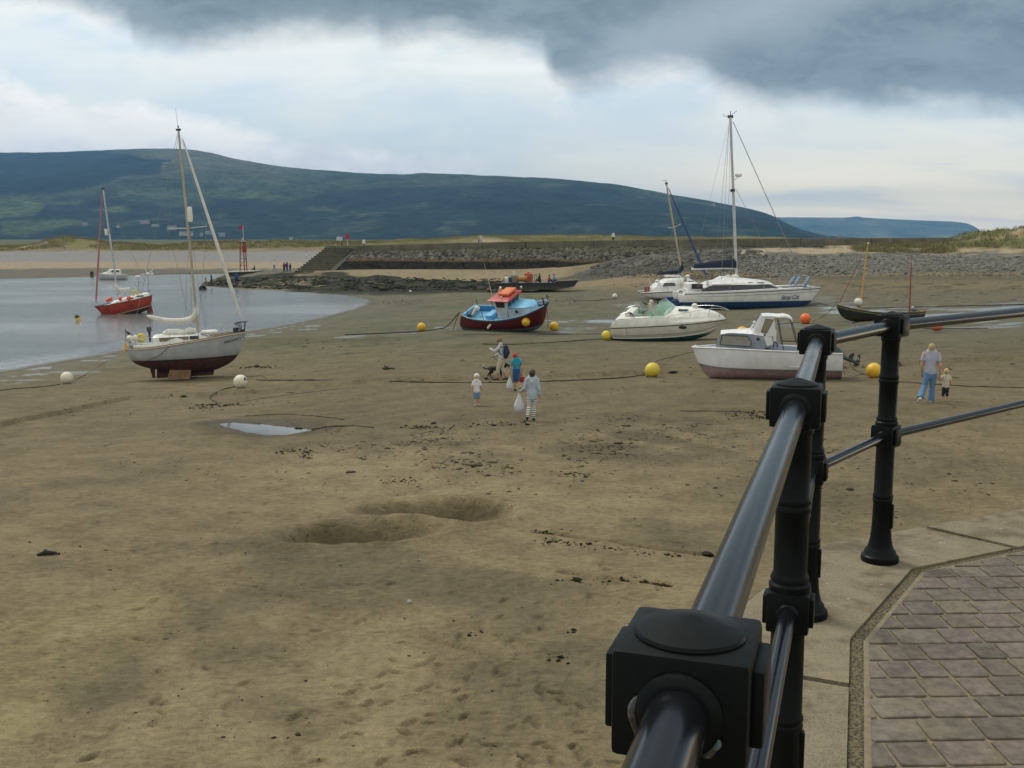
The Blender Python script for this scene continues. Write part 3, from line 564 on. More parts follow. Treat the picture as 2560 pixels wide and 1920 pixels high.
# ------------------------------------------------------------------ boats: shared tools
class Boat:
    """places a boat on the shore and converts sight lines to the boat's own frame (x to the bow, y to port, z up)"""
    def __init__(s, name, label, cat, uv, heading, lst=0, trim=0, lift=0, zw=None):
        p = GT(*uv) if zw is None else atZ(*uv, zw)
        s.root = thing(name, label, cat, (p[0], p[1], p[2]+lift), (R(lst), R(-trim), R(heading)))
        s.M = Matrix.Translation(s.root.location) @ Euler(s.root.rotation_euler).to_matrix().to_4x4(); s.I = s.M.inverted()
    def loc(s, u, v, y=0.0):
        c = s.I @ Vector((0, 0, CAM_H)); d = s.I.to_3x3() @ Vector(ray(u, v)); t = (y-c.y)/d.y; p = c+d*t; return p.x, p.z
    def locx(s, u, v, x=0.0):
        c = s.I @ Vector((0, 0, CAM_H)); d = s.I.to_3x3() @ Vector(ray(u, v)); t = (x-c.x)/d.x; p = c+d*t; return p.y, p.z
    def P(s, u, v, y=0.0):
        x, z = s.loc(u, v, y); return (x, y, z)
    def world(s, p): return s.M @ Vector(p)
    def part(s, mb, name, mat, parent=None, **k): return mb.build(name, mat, parent or s.root, **k)
class Hull:
    """sheer: [(x, z, halfbeam)] stern to bow; keel: [(x, z)]; p, q shape the section (small = boxy)"""
    def __init__(s, sheer, keel, p=.7, q=1.0, ns=36, nr=12):
        n = len(sheer); t = np.linspace(0, 1, n); s.X = pchip(t, [a[0] for a in sheer]); s.Z = pchip(t, [a[1] for a in sheer]); s.B = pchip(t, [a[2] for a in sheer])
        k = np.linspace(0, 1, len(keel)); s.KX = pchip(k, [a[0] for a in keel]); s.KZ = pchip(k, [a[1] for a in keel]); s.p, s.q, s.ns, s.nr = p, q, ns, nr
    def pt(s, t, f, side=-1, out=0.0):             # f 0 keel .. 1 sheer
        a = f*PI/2; p = s.p(t) if callable(s.p) else s.p; q = s.q(t) if callable(s.q) else s.q
        zf = (1-math.cos(a))**q; y = (float(s.B(t))+out)*math.sin(a)**p
        return Vector((float(s.KX(t))+(float(s.X(t))-float(s.KX(t)))*zf, side*y, float(s.KZ(t))+(float(s.Z(t))-float(s.KZ(t)))*zf))
    def mesh(s, mb, transom=True):
        rings = []
        for i in range(s.ns+1):
            t = i/s.ns; rings.append([s.pt(t, 1-j/s.nr, -1) for j in range(s.nr)]+[s.pt(t, j/s.nr, 1) for j in range(s.nr+1)])
        mb.loft(rings, cap=False, closed=False)
        if transom: n = 2*s.nr+1; mb.add(rings[0], [tuple(range(n))])
        return mb
    def width_at(s, t, z):                          # half-beam of the section at height z
        for f in np.linspace(1, 0, 40):
            q = s.pt(t, f, 1)
            if q.z <= z: return q
        return q
    def deck(s, mb, t0=0., t1=1., drop=.04, inset=.02, camber=.05, n=30):
        vs = []; fs = []
        for i in range(n+1):
            t = t0+(t1-t0)*i/n; x = float(s.X(t)); z = float(s.Z(t))-drop; q = s.width_at(t, z) if drop > .1 else None; b = max((float(s.B(t)) if q is None else min(q.y, float(s.B(t))))-inset, .004); x = x if q is None else q.x
            for k in (-1, -.6, 0, .6, 1): vs.append((x, b*k, z+camber*(1-k*k)*min(1, b)))
        for i in range(n):
            for k in range(4): a = i*5+k; fs.append((a, a+1, a+6, a+5))
        return mb.add(vs, fs)
    def rail(s, mb, side, r=.03, up=0., out=.0, t0=0., t1=1., n=40, f=1.0):
        pts = []
        for i in range(n+1):
            q = s.pt(t0+(t1-t0)*i/n, f, side, out); q.z += up; pts.append(q)
        return mb.tube(pts, r, 6)
    def bulwark(s, mb, t0=0., t1=1., depth=.5, th=.05, n=30, side=-1):
        vs = []; fs = []
        for i in range(n+1):
            t = t0+(t1-t0)*i/n; b = max(float(s.B(t))-th, .01); x = float(s.X(t)); z = float(s.Z(t))
            vs += [(x, side*max(float(s.B(t)), .012), z+.002), (x, side*b, z+.002), (s.width_at(t, z-depth).x-(.06 if t > .8 else 0), side*min(b*.97, max(s.width_at(t, z-depth).y-th, .004)), z-depth)]
        for i in range(n):
            a = i*3; fs += [(a, a+1, a+4, a+3), (a+1, a+2, a+5, a+4)]
        return mb.add(vs, fs)
def cabin_loft(mb, secs, rnd=.35):
    """secs: [(x, halfwidth_bottom, zb, halfwidth_top, zt)]: rounded-top trunk along x"""
    rings = []
    for x, wb, zb, wt, zt in secs:
        h = zt-zb; prof = [(-wb, zb), (-wb*.5-wt*.5, zb+h*.55), (-wt, zb+h*(1-rnd*.5)), (-wt*.8, zb+h*.985), (0, zt+.03*wt), (wt*.8, zb+h*.985), (wt, zb+h*(1-rnd*.5)), (wb*.5+wt*.5, zb+h*.55), (wb, zb)]
        rings.append([(x, a, b) for a, b in prof])
    return mb.loft(rings)
def panel(mb, pts, nrm, th=.015):
    """thin raised plate from an outline of 3-D points"""
    n = Vector(nrm).normalized()*th; k = len(pts); V = [Vector(p)-n*.6 for p in pts]+[Vector(p)+n for p in pts]
    return mb.add(V, [tuple(range(k-1, -1, -1)), tuple(range(k, 2*k))]+[(i, (i+1) % k, (i+1) % k+k, i+k) for i in range(k)])
def rrect(c, hx, hy, r, n=4):
    out = []
    for cx, cy, a0 in ((hx-r, hy-r, 0), (-hx+r, hy-r, 90), (-hx+r, -hy+r, 180), (hx-r, -hy+r, 270)):
        for k in range(n+1): a = R(a0+90*k/n); out.append((c[0]+cx+r*math.cos(a), c[1]+cy+r*math.sin(a)))
    return out
def sm(pts, n=6):                                  # smooth a polyline (Catmull-Rom)
    P = [Vector(p) for p in pts]; out = []
    for i in range(len(P)-1):
        a = P[max(i-1, 0)]; b = P[i]; c = P[i+1]; d = P[min(i+2, len(P)-1)]
        for k in range(n):
            t = k/n; out.append(.5*((2*b)+(c-a)*t+(2*a-5*b+4*c-d)*t*t+(3*b-a-3*c+d)*t**3))
    return out+[P[-1]]
def mats():
    G = {}
    G['white'] = M('white gelcoat', (.80, .80, .77), .35, dirt=(.35, .32, .25), damt=.3); G['offwhite'] = M('off white paint', (.62, .60, .54), .5, dirt=(.28, .25, .18))
    G['sail'] = M('white canvas', (.70, .69, .64), .85, bscale=9, bstr=.35, dirt=(.42, .40, .34)); G['navy'] = M('navy canvas', (.012, .017, .045), .8, bscale=9, bstr=.35)
    G['alu'] = M('mast alloy', (.62, .62, .61), .35, .6, dirt=(.35, .33, .3)); G['tan'] = M('weathered spar', (.46, .39, .27), .6, dirt=(.25, .2, .13)); G['steel'] = M('stainless rail', (.55, .55, .55), .25, .9)
    G['dark'] = M('dark fittings', (.03, .03, .032), .5); G['glass'] = M('dark cabin window', (.018, .02, .025), .08, coat=.4, spec=.6); G['wire'] = M('rigging wire', (.28, .28, .28), .4, .5)
    G['orange'] = M('orange fender', (.85, .10, .035), .4); G['yellow'] = M('yellow float', (.78, .47, .02), .42, dirt=(.3, .2, .05), dscale=4); G['lemon'] = M('lemon float', (.72, .56, .05), .42, dirt=(.25, .2, .06), dscale=4)
    G['redo'] = M('orange float', (.88, .16, .03), .4, dirt=(.35, .1, .05), dscale=4); G['ballwhite'] = M('white float', (.74, .70, .60), .45, dirt=(.35, .31, .2), dscale=5, damt=.45)
    G['brown'] = M('brown teak', (.19, .12, .065), .7, bscale=6); G['greywood'] = M('grey weathered wood', (.24, .20, .15), .85); G['rope'] = M('wet rope', (.045, .04, .03), .9, var=.4); G['rust'] = M('rusty iron', (.14, .06, .03), .85, var=.4, bscale=12)
    return G
G = mats()
def dn(boat, mb, name, m, parent=None, **k): return boat.part(mb, name, m, parent, **k)
def fender_ball(name, label, cat, p, r, mat, group=None, sc=(1, 1, 1), patch=None, rot=(0, 0, 0), tip=None, mark=None):
    """round float with an eye; optional dark weed patch or neck"""
    t = thing(name, label, cat, (p[0], p[1], p[2]), rot, group)
    b = MB().ball((0, 0, 0), r, 12, sc=sc); b.build('float_body', mat, t)
    e = MB(); e.lathe([(r*.22, -r*1.0), (r*.24, -r*1.12), (r*.16, -r*1.24), (r*.06, -r*1.26)]); e.build('rope_eye', patch or G['dark'], t)
    if mark: mark(t, r)
    return t
def kit_rig(bt, mast_top, mast_foot, r, mat, name='mast', taper=.7, cap=True):
    mb = MB(); a, b = Vector(mast_foot), Vector(mast_top); mb.tube([a+(b-a)*q for q in (0, .3, .6, .85, 1)], [r, r, r*.96, r*.85, r*taper], 10, ry=[q*1.35 for q in (r, r, r*.96, r*.85, r*taper)])
    m = mb.build(name, mat, bt.root); 
    return m

# ---- grey yacht on her keel at the left --------------------------------------------------------
def yacht_grey():
    bt = Boat('sailing_yacht', 'pale grey sailing yacht with dark red bottom and tan mast propped on its keels', 'sailing yacht', (470, 946), 6, 0, 2.0)
    Z = lambda x, y: (290+x/6.32, 780+y/6.32)
    def sh(x, y, b): X, z = bt.loc(*Z(x, y), -b); return (X, z, b)
    def kl(x, y): return bt.loc(*Z(x, y), 0)
    H = Hull([sh(160, 572, .30), sh(260, 592, .62), sh(520, 580, .92), sh(900, 525, 1.06), sh(1250, 465, 1.04), sh(1550, 410, .86), sh(1800, 362, .55), sh(1960, 338, .27), sh(2052, 326, .02)],
             [kl(215, 690), kl(300, 800), kl(520, 880), kl(850, 925), kl(1200, 940), kl(1500, 925), kl(1720, 850), kl(1880, 740), kl(1985, 560)], p=.72, q=.92)
    zl = bt.loc(*Z(1100, 762), -1.0)[1]; x0, z0 = bt.loc(*Z(340, 790), -.6); x1, z1 = bt.loc(*Z(1900, 700), -.3); sl = (z1-z0)/(x1-x0)
    hm = M_hull('grey yacht hull paint', (.40, .425, .46), (.075, .026, .020), z0-sl*x0, (.015, .012, .012), .06, slope=sl)
    bt.part(H.mesh(MB()), 'hull', hm)
    anti = M('dark red antifouling', (.085, .032, .022), .85, var=.35, bscale=7)
    k = MB(); zb = kl(600, 1045)[1]; top = kl(900, 900)[1]+.1
    ax = kl(560, 900)[0]; fx = kl(1560, 900)[0]
    k.prism([(ax+.28, top), (ax+.22, zb), (kl(880, 1045)[0], zb), (fx-.1, zb+.02), (fx+.05, top)], -.07, .07); bt.part(k, 'keel', anti)
    rd = MB().prism([(ax-.1, kl(0, 850)[1]), (ax+.02, zb+.02), (ax+.14, zb), (ax+.16, kl(0, 850)[1])], -.03, .03); bt.part(rd, 'rudder', anti)
    for sgn in (-1, 1):
        b = MB(); xa, xb = kl(860, 1000)[0], kl(1240, 1000)[0]; y1, y2 = sgn*.45, sgn*.74
        b.loft([[(xa+.12, y1-.03, top), (xb, y1-.03, top), (xb, y1+.03, top), (xa+.12, y1+.03, top)], [(xa, y2-.03, zb-.03), (xb-.08, y2-.03, zb-.03), (xb-.08, y2+.03, zb-.03), (xa, y2+.03, zb-.03)]])
        bt.part(b, 'bilge_keel', M('pale tan antifouling', (.20, .12, .06), .9, var=.3))  # bilge keels coloured a paler tan than the central keel
    pr = MB(); px = kl(600, 960)[0]
    for q in range(3): pr.box((px, .0, kl(0, 960)[1]), (.03, .05, .30), M4=Matrix.Rotation(q*2.09, 3, 'X'))
    bt.part(pr, 'propeller', M('bronze propeller', (.35, .27, .12), .4, .7))
    d = MB(); H.deck(d); bt.part(d, 'deck', G['offwhite'])
    for sgn in (-1, 1):
        r = MB(); H.rail(r, sgn, .035, .0, .01); bt.part(r, 'rubbing_strake', M('tan toe rail', (.50, .42, .30), .6))
        r = MB(); H.rail(r, sgn, .022, .05, -.03); bt.part(r, 'toe_rail', G['brown'])
    zd = float(H.Z(.5))
    secs = []
    for x, w, t in ((620, .60, 350), (700, .70, 345), (1000, .72, 340), (1300, .62, 335), (1420, .52, 350), (1470, .45, 395)):
        X = bt.loc(*Z(x, t), 0)[0]; zt = bt.loc(*Z(x, t+30), -w)[1]; zb = float(np.interp(X, [float(H.X(q)) for q in np.linspace(0, 1, 30)], [float(H.Z(q)) for q in np.linspace(0, 1, 30)]))-.05; secs.append((X, w, zb, w*.9, max(zt, zb+.08)))
    c = MB(); cabin_loft(c, secs, .3); cab = bt.part(c, 'cabin', G['white'])
    for sgn in (-1, 1):
        for (a, b2, mt, nm) in ((680, 1140, M('grey brown window cover', (.21, .18, .13), .7), 'window_cover'), (1160, 1300, G['glass'], 'window')):
            xa, xb = bt.loc(*Z(a, 400), -.7)[0], bt.loc(*Z(b2, 400), -.7)[0]; za = np.interp(xa, [q[0] for q in secs], [(q[2]*.35+q[4]*.65) for q in secs]); zb2 = np.interp(xb, [q[0] for q in secs], [(q[2]*.35+q[4]*.65) for q in secs]); w = .735
            p = MB(); wa = np.interp(xa, [q[0] for q in secs], [q[1] for q in secs])*.955; wb = np.interp(xb, [q[0] for q in secs], [q[1] for q in secs])*.955
            panel(p, [(xa, sgn*wa, za-.09), (xb, sgn*wb, zb2-.08), (xb, sgn*wb*.985, zb2+.08), (xa, sgn*wa*.985, za+.09)], (0, sgn, .2), .02); bt.part(p, nm, mt, cab, smooth=False)
    # cockpit coamings and well
    for sgn in (-1, 1):
        q = MB(); xa, xb = bt.loc(*Z(270, 500), -.5)[0], secs[0][0]; z = float(H.Z(.1)); q.box(((xa+xb)/2, sgn*.5, z+.06), (xb-xa, .12, .22), bev=.03); bt.part(q, 'cockpit_coaming', G['white'])
    q = MB(); q.box(((xa+xb)/2, 0, z-.0), (xb-xa-.1, .86, .03)); bt.part(q, 'cockpit_floor', M('grey cockpit floor', (.32, .33, .34), .7))
    # upturned tender and hatch covers
    tn = MB(); xa, xb = bt.loc(*Z(745, 310), 0)[0], bt.loc(*Z(1270, 310), 0)[0]; zt = bt.loc(*Z(900, 340), 0)[1]
    pts = [(xa+(xb-xa)*q, 0, zt+.02+h) for q, h in ((0, 0), (.15, .05), (.45, .04), (.6, .0), (.8, .08), (1, .05))]; tn.tube(pts, [.10, .3, .34, .33, .3, .12], 12, ry=[.08, .16, .14, .12, .18, .1], ref=(0, 1, 0))
    bt.part(tn, 'sail_bag', G['sail'])
    hb = MB(); xa, xb = bt.loc(*Z(1335, 300), 0)[0], bt.loc(*Z(1600, 300), 0)[0]; zt2 = bt.loc(*Z(1460, 320), 0)[1]; hb.tube([(xa, 0, zt2-.02), (xa+.1, 0, zt2+.02), (xb-.1, 0, zt2+.03), (xb, 0, zt2+.03)], [.2, .36, .34, .2], 12, ry=[.06, .1, .09, .03], ref=(0, 1, 0)); bt.part(hb, 'foredeck_cover', G['sail'])
    # spars
    foot = bt.P(495, 826); top = bt.P(446, 326); m = kit_rig(bt, top, foot, .062, G['tan'])
    cp = MB(); T = Vector(top); cp.box(T+Vector((0, 0, .03)), (.22, .08, .10), bev=.015); cp.tube([T, T+Vector((-.05, 0, 1.0))], .006, 5); cp.tube([T+Vector((0, 0, .1)), T+Vector((.0, 0, .22))], .03, 6); bt.part(cp, 'masthead_fittings', G['dark'], m)
    sp = MB(); c0 = Vector(bt.P(474, 571)); sp.tube([bt.P(421, 571, .62), c0, bt.P(516, 565.5, -.62)], .024, 6); bt.part(sp, 'crosstrees', G['alu'], m)
    # seen edge-on the crosstrees still read wide: they rake
    rr = MB(); c1 = Vector(bt.P(474, 536))+Vector((.02, -.06, 0)); rr.lathe([(.02, -.36), (.11, -.34), (.125, -.28), (.125, .28), (.11, .34), (.02, .36)], c1, 14); bt.part(rr, 'radar_reflector', G['white'], m)
    fs = MB(); a = Vector(bt.P(602, 793)); b = Vector(bt.P(456, 346)); fs.tube([a+(b-a)*q for q in (0, .06, .2, .5, .8, .97, 1)], [.03, .075, .085, .075, .06, .04, .02], 8); bt.part(fs, 'furled_genoa', G['sail'])
    bo = MB(); P = [bt.P(*q) for q in ((491, 760), (489, 784), (474, 799), (445, 803), (410, 801), (385, 795), (367, 790))]; bo.tube(sm(P), list(np.interp(np.linspace(0, 1, 37), [0, .15, .35, .7, .9, 1], [.07, .12, .15, .13, .10, .05])), 10); bt.part(bo, 'stowed_mainsail', G['sail'])
    bm = MB(); bm.tube([bt.P(493, 804), bt.P(372, 796)], .035, 8); bt.part(bm, 'boom', G['tan'])
    w = MB()
    for sgn in (-1, 1):
        w.tube([T, bt.P(421, 571, .62) if sgn > 0 else bt.P(516, 565.5, -.62), (foot[0]-.15+sgn*-.3, sgn*.98, float(H.Z(.58)))], .007, 4); w.tube([c0, (foot[0]+.2, sgn*.98, float(H.Z(.62)))], .007, 4); w.tube([c0, (foot[0]-.5, sgn*.98, float(H.Z(.5)))], .007, 4)
    w.tube([T, (float(H.X(0))+.1, 0, float(H.Z(0))+.1)], .008, 4); w.tube([bt.P(392, 800), bt.P(392, 833)], .006, 4); bt.part(w, 'standing_rigging', G['wire'])
    # pulpit, stanchions, guard wires
    pu = MB(); bz = float(H.Z(1)); bx = float(H.X(1)); hh = .52
    Lp = [Vector(H.pt(.83, 1, -1)), Vector(H.pt(.88, 1, -1))+Vector((0, 0, hh*.7)), Vector((bx-.45, -.34, bz+hh*.95)), Vector((bx-.02, -.16, bz+hh)), Vector((bx+.12, 0, bz+hh)), Vector((bx-.02, .16, bz+hh)), Vector((bx-.45, .34, bz+hh*.95)), Vector(H.pt(.88, 1, 1))+Vector((0, 0, hh*.7)), Vector(H.pt(.83, 1, 1))]
    pu.tube(sm(Lp, 5), .018, 6)
    for sgn in (-1, 1): pu.tube([Vector((bx-.45, sgn*.34, bz+hh*.95)), Vector(H.pt(.93, 1, sgn))], .014, 6); pu.tube([Vector((bx, sgn*.12, bz+hh)), Vector((bx-.08, sgn*.05, bz))], .014, 6)
    bt.part(pu, 'pulpit', G['dark'])
    for sgn in (-1, 1):
        g = MB(); tops = []
        for t in (.04, .2, .36, .52, .68):
            b0 = H.pt(t, 1, sgn, -.04); tp = b0+Vector((0, 0, .5)); g.tube([b0, tp], .011, 5); tops.append(tp)
        g.tube(tops+[Vector((bx-.7, sgn*.4, bz+.45))], .005, 4); bt.part(g, 'guard_rail', G['steel'])
    pp = MB(); s0 = H.pt(0, 1, -1); s1 = H.pt(0, 1, 1); pp.tube([H.pt(.1, 1, -1), H.pt(.1, 1, -1)+Vector((-.1, 0, .5)), s0+Vector((.02, .05, .5)), s1+Vector((.02, -.05, .5)), H.pt(.1, 1, 1)+Vector((-.1, 0, .5)), H.pt(.1, 1, 1)], .015, 6); bt.part(pp, 'stern_rail', G['steel'])
    fl = MB(); fx_, fz = bt.loc(*Z(200, 330), 0); panel(fl, [(fx_-.12, 0, fz+.12), (fx_+.16, 0, fz-.08), (fx_-.06, 0, fz-.08)], (0, 1, 0), .01); fl.tube([(fx_-.1, .0, fz-.35), (fx_-.14, 0, fz+.2)], .012, 5); bt.part(fl, 'furled_ensign', G['dark'])
    # outboard hung on the stern rail
    ob = thing('outboard_motor', 'small dark outboard clamped to the stern rail of the grey yacht', 'outboard motor', bt.world((bt.loc(*Z(525, 290), .3)[0], .3, bt.loc(*Z(525, 290), .3)[1])), bt.root.rotation_euler)
    MB().box((0, 0, .06), (.20, .24, .24), bev=.05).build('motor_cowl', M('blue grey cowl', (.06, .075, .09), .45), ob); MB().prism([(-.05, -.06), (.05, -.06), (.03, -.55), (-.03, -.55)], -.04, .04).build('motor_leg', G['dark'], ob)
    wn = MB(); wx, wz = bt.loc(*Z(1895, 270), 0); wn.box((wx, .0, wz-.1), (.26, .22, .36), bev=.05); wn.lathe([(.1, -.1), (.12, 0), (.1, .1)], (wx+.28, 0, wz-.12), 10); bt.part(wn, 'anchor_winch', M('blue black winch cover', (.02, .025, .04), .6))
    wp = bt.world
    fender_ball('fender', 'cream ball fender on the stern of the grey yacht, nearest the flag', 'fender', wp(bt.P(*Z(218, 425), -.25)), .16, G['ballwhite'], 'fenders on the grey yacht')
    fender_ball('fender', 'cream ball fender on the stern of the grey yacht, beside the yellow lifebuoy', 'fender', wp(bt.P(*Z(310, 410), .2)), .13, G['ballwhite'], 'fenders on the grey yacht')
    lb = thing('lifebuoy', 'yellow horseshoe lifebuoy on the stern rail of the grey yacht', 'lifebuoy', wp(bt.P(*Z(395, 415), .25)), (R(90), 0, 0)); t_ = MB(); t_.tube([(.15*math.cos(a), .16*math.sin(a), 0) for a in np.linspace(R(-60), R(240), 16)], .07, 8, round_ends=True); t_.build('ring', M('bright yellow pvc', (.75, .6, .02), .5), lb); tt = MB(); tt.box((0, -.13, 0), (.2, .03, .15)); tt.build('strap', G['dark'], lb)
    dbp = wp(bt.P(*Z(150, 560), -.05)); db = thing('danbuoy', 'yellow danbuoy hanging over the stern of the grey yacht', 'buoy', dbp); MB().lathe([(.03, -.24), (.09, -.2), (.08, .1), (.05, .2), (.02, .24)], n=10).build('float_body', G['yellow'], db); MB().tube([(0, 0, .2), (.05, 0, .9)], .012, 6).build('pole', G['dark'], db)
    # name on the bow
    Rr = H.pt(.86, .86, -1, .015); Rl = H.pt(.74, .86, -1, .015); mid = (Rr+Rl)/2; ex = (Rr-Rl).normalized(); upv = (H.pt(.8, .95, -1)-H.pt(.8, .75, -1)).normalized(); nz = ex.cross(upv).normalized(); upv = nz.cross(ex)
    M4 = Matrix((ex, upv, nz)).transposed().to_4x4(); M4.translation = mid+nz*.012
    text_mesh('name_lettering', 'MACAVITY', .17, G['dark'], bt.root, M4, shear=.1, ext=.004, spacing=1.05)
    ln = MB(); P = [H.pt(.36, 1, -1, .02), H.pt(.31, .75, -1, .025), H.pt(.2, .45, -1, .02), H.pt(.12, .4, -1, .02)]; ln.tube(sm(P, 5), .012, 5); bt.part(ln, 'mooring_line', M('faded red rope', (.2, .07, .05), .9))
    return bt

# ---- red yacht at the water's edge ----------------------------------------------------------
def yacht_red():
    bt = Boat('sailing_yacht', 'red sailing yacht with orange ball fenders aground at the edge of the water', 'sailing yacht', (318, 786), 208, 0, -3.2, zw=ZW-.1)
    Z = lambda x, y: (200+x/6.144, 540+y/6.144)
    def sh(x, y, b): X, z = bt.loc(*Z(x, y), b); return (X, z, b)
    def kl(x, y): return bt.loc(*Z(x, y), 0)
    H = Hull([sh(1108, 1222, .72), sh(980, 1255, 1.0), sh(800, 1300, 1.2), sh(620, 1335, 1.16), sh(460, 1365, .9), sh(330, 1385, .45), sh(222, 1392, .03)],
             [kl(1085, 1350), kl(1030, 1440), kl(850, 1510), kl(650, 1560), kl(500, 1585), kl(400, 1570), kl(330, 1500)], p=.8, q=1.0)
    x0, z0 = bt.loc(*Z(1040, 1395), .8); x1, z1 = bt.loc(*Z(420, 1548), .5); sl = (z1-z0)/(x1-x0)
    bt.part(H.mesh(MB()), 'hull', M_hull('red hull paint', (.40, .045, .022), (.13, .05, .04), z0-sl*x0, (.62, .52, .42), .07, slope=sl, dirt=(.2, .05, .03)))
    d = MB(); H.deck(d); bt.part(d, 'deck', M('pale blue deck paint', (.55, .62, .68), .6))
    for s in (-1, 1): r = MB(); H.rail(r, s, .04, .02, 0); bt.part(r, 'toe_rail', M('dark toe rail', (.07, .06, .06), .5))
    zb = kl(800, 1590)[1]-.25; xk = kl(700, 1500)[0]
    k = MB().prism([(xk-1.0, zb+.6), (xk-.7, zb), (xk+.6, zb), (xk+.9, zb+.6)], -.1, .1); bt.part(k, 'keel', M('red brown antifouling', (.13, .05, .04), .85))
    rx, rz = kl(1050, 1450); rd = MB().prism([(rx-.3, rz+.75), (rx-.42, rz-.35), (rx+.12, rz-.35), (rx+.2, rz+.7)], -.04, .04); bt.part(rd, 'rudder', M('faded red rudder', (.30, .07, .05), .7))
    xs = [float(H.X(q)) for q in np.linspace(0, 1, 30)]; zs = [float(H.Z(q)) for q in np.linspace(0, 1, 30)]
    ord_ = np.argsort(xs); xs = np.array(xs)[ord_]; zs = np.array(zs)[ord_]
    secs = [(x, w, float(np.interp(x, xs, zs))-.05, w*.88, float(np.interp(x, xs, zs))+h) for x, w, h in ((-2.1, .62, .25), (-1.9, .75, .34), (-.2, .75, .32), (.9, .6, .22), (1.3, .42, .06))]
    c = MB(); cabin_loft(c, secs, .35); cab = bt.part(c, 'cabin', G['white'])
    for s in (-1, 1):
        p = MB(); 
        for xa in (-1.5, -.6): z = float(np.interp(xa, xs, zs))+.16; panel(p, [(xa, s*.725, z-.07), (xa+.6, s*.725, z-.06), (xa+.6, s*.715, z+.06), (xa, s*.715, z+.07)], (0, s, .2), .015)
        bt.part(p, 'cabin_windows', G['glass'], cab, smooth=False)
    for s, (tt) in ((1, (.37, .72)),):
        for t in tt:
            q = H.pt(t, .82, s, .01); p = MB(); panel(p, [q+Vector((-.2, 0, -.06)), q+Vector((.2, 0, -.06)), q+Vector((.2, 0, .06)), q+Vector((-.2, 0, .06))], (0, s, 0), .03); bt.part(p, 'hull_window', G['glass'], smooth=False)
    foot = bt.P(*Z(590, 1290)); top = bt.P(258, 474); m = kit_rig(bt, top, foot, .085, G['alu'])
    mh = MB(); mh.box(Vector(top)+Vector((0, 0, .05)), (.2, .12, .25), bev=.02); bt.part(mh, 'masthead_fittings', G['dark'], m)
    rr = MB().lathe([(.05, -.3), (.14, -.28), (.15, .28), (.05, .3)], Vector(bt.P(269, 580))+Vector((.12, 0, 0)), 12); bt.part(rr, 'radar_reflector', G['white'], m)
    fs = MB(); a = Vector(bt.P(*Z(245, 1340))); b = Vector(bt.P(255, 485)); fs.tube([a+(b-a)*q for q in (0, .05, .3, .7, 1)], [.03, .08, .085, .07, .04], 8); bt.part(fs, 'furled_genoa', M('faded red sail cover', (.42, .16, .15), .8, bscale=9))
    bo = MB(); P = [bt.P(*Z(*q)) for q in ((545, 1015), (560, 1080), (590, 1130), (680, 1132), (765, 1118))]; bo.tube(sm(P), list(np.interp(np.linspace(0, 1, 25), [0, .3, .5, 1], [.1, .17, .18, .14])), 10); bt.part(bo, 'stowed_mainsail', G['sail'])
    w = MB(); T = Vector(top)
    for s in (-1, 1): w.tube([T, (foot[0]-.1, s*1.12, float(np.interp(foot[0], xs, zs)))], .009, 4)
    w.tube([T, (float(H.X(0)), 0, float(H.Z(0)))], .009, 4); bt.part(w, 'standing_rigging', G['wire'])
    for (x, y, y2, nm) in ((890, 935, 1215, 'radar_pole'), (1040, 890, 1200, 'generator_pole')):
        p = MB(); a = Vector(bt.P(*Z(x+20, y2), .3)); b = Vector(bt.P(*Z(x, y), .3)); p.tube([a, b], .035, 6); pl = bt.part(p, nm, G['steel'])
        if x == 890: q = MB().lathe([(.02, -.1), (.22, -.08), (.25, .02), (.2, .12), (.02, .15)], b, 14); bt.part(q, 'radome', G['white'], pl)
        else:
            q = MB(); q.ball(b, .14, 8); 
            for k in range(5): q.box(b+Vector((0, -.08, 0))+Vector((math.cos(k*1.257), 0, math.sin(k*1.257)))*.35, (.6, .015, .09), M4=Matrix.Rotation(-k*1.257, 3, 'Y'))
            q.prism([(b.x-.5, b.z-.12), (b.x-.5, b.z+.12), (b.x-.1, b.z)], b.y+.1, b.y+.13); bt.part(q, 'wind_generator', G['white'], pl)
    st = MB()
    for t in (.02, .2, .38, .55, .72):
        for s in (-1, 1): b0 = H.pt(t, 1, s, -.04); st.tube([b0, b0+Vector((0, 0, .55))], .014, 5)
    bz = H.pt(1, 1, 1); st.tube(sm([H.pt(.85, 1, 1), H.pt(.9, 1, 1)+Vector((.1, 0, .55)), bz+Vector((.15, 0, .6)), H.pt(.9, 1, -1)+Vector((.1, 0, .55)), H.pt(.85, 1, -1)]), .02, 5); bt.part(st, 'guard_rails', G['steel'])
    wp = bt.world
    for i, (x, y, r) in enumerate(((425, 1295, .17), (470, 1275, .19), (617, 1268, .18), (752, 1262, .21))):
        fender_ball('fender', ('deep orange ball fender nearest the bow of the red yacht', 'deep orange ball fender second from the bow of the red yacht', 'orange ball fender by the mast of the red yacht', 'largest orange ball fender amidships on the red yacht')[i], 'fender', wp(bt.P(*Z(x, y), (.35, .5, .95, 1.05)[i])), r, G['orange'], 'orange fenders on the red yacht')
    yb = thing('lifebuoy', 'yellow horseshoe lifebuoy standing on the deck of the red yacht', 'lifebuoy', wp(bt.P(*Z(850, 1190), .3)), (R(90), 0, R(20))); MB().tube([(.22*math.cos(a), .24*math.sin(a), 0) for a in np.linspace(R(-50), R(230), 14)], .07, 8).build('ring', G['lemon'], yb); MB().box((0, -.2, 0), (.3, .05, .1)).build('strap', G['yellow'], yb)
    return bt

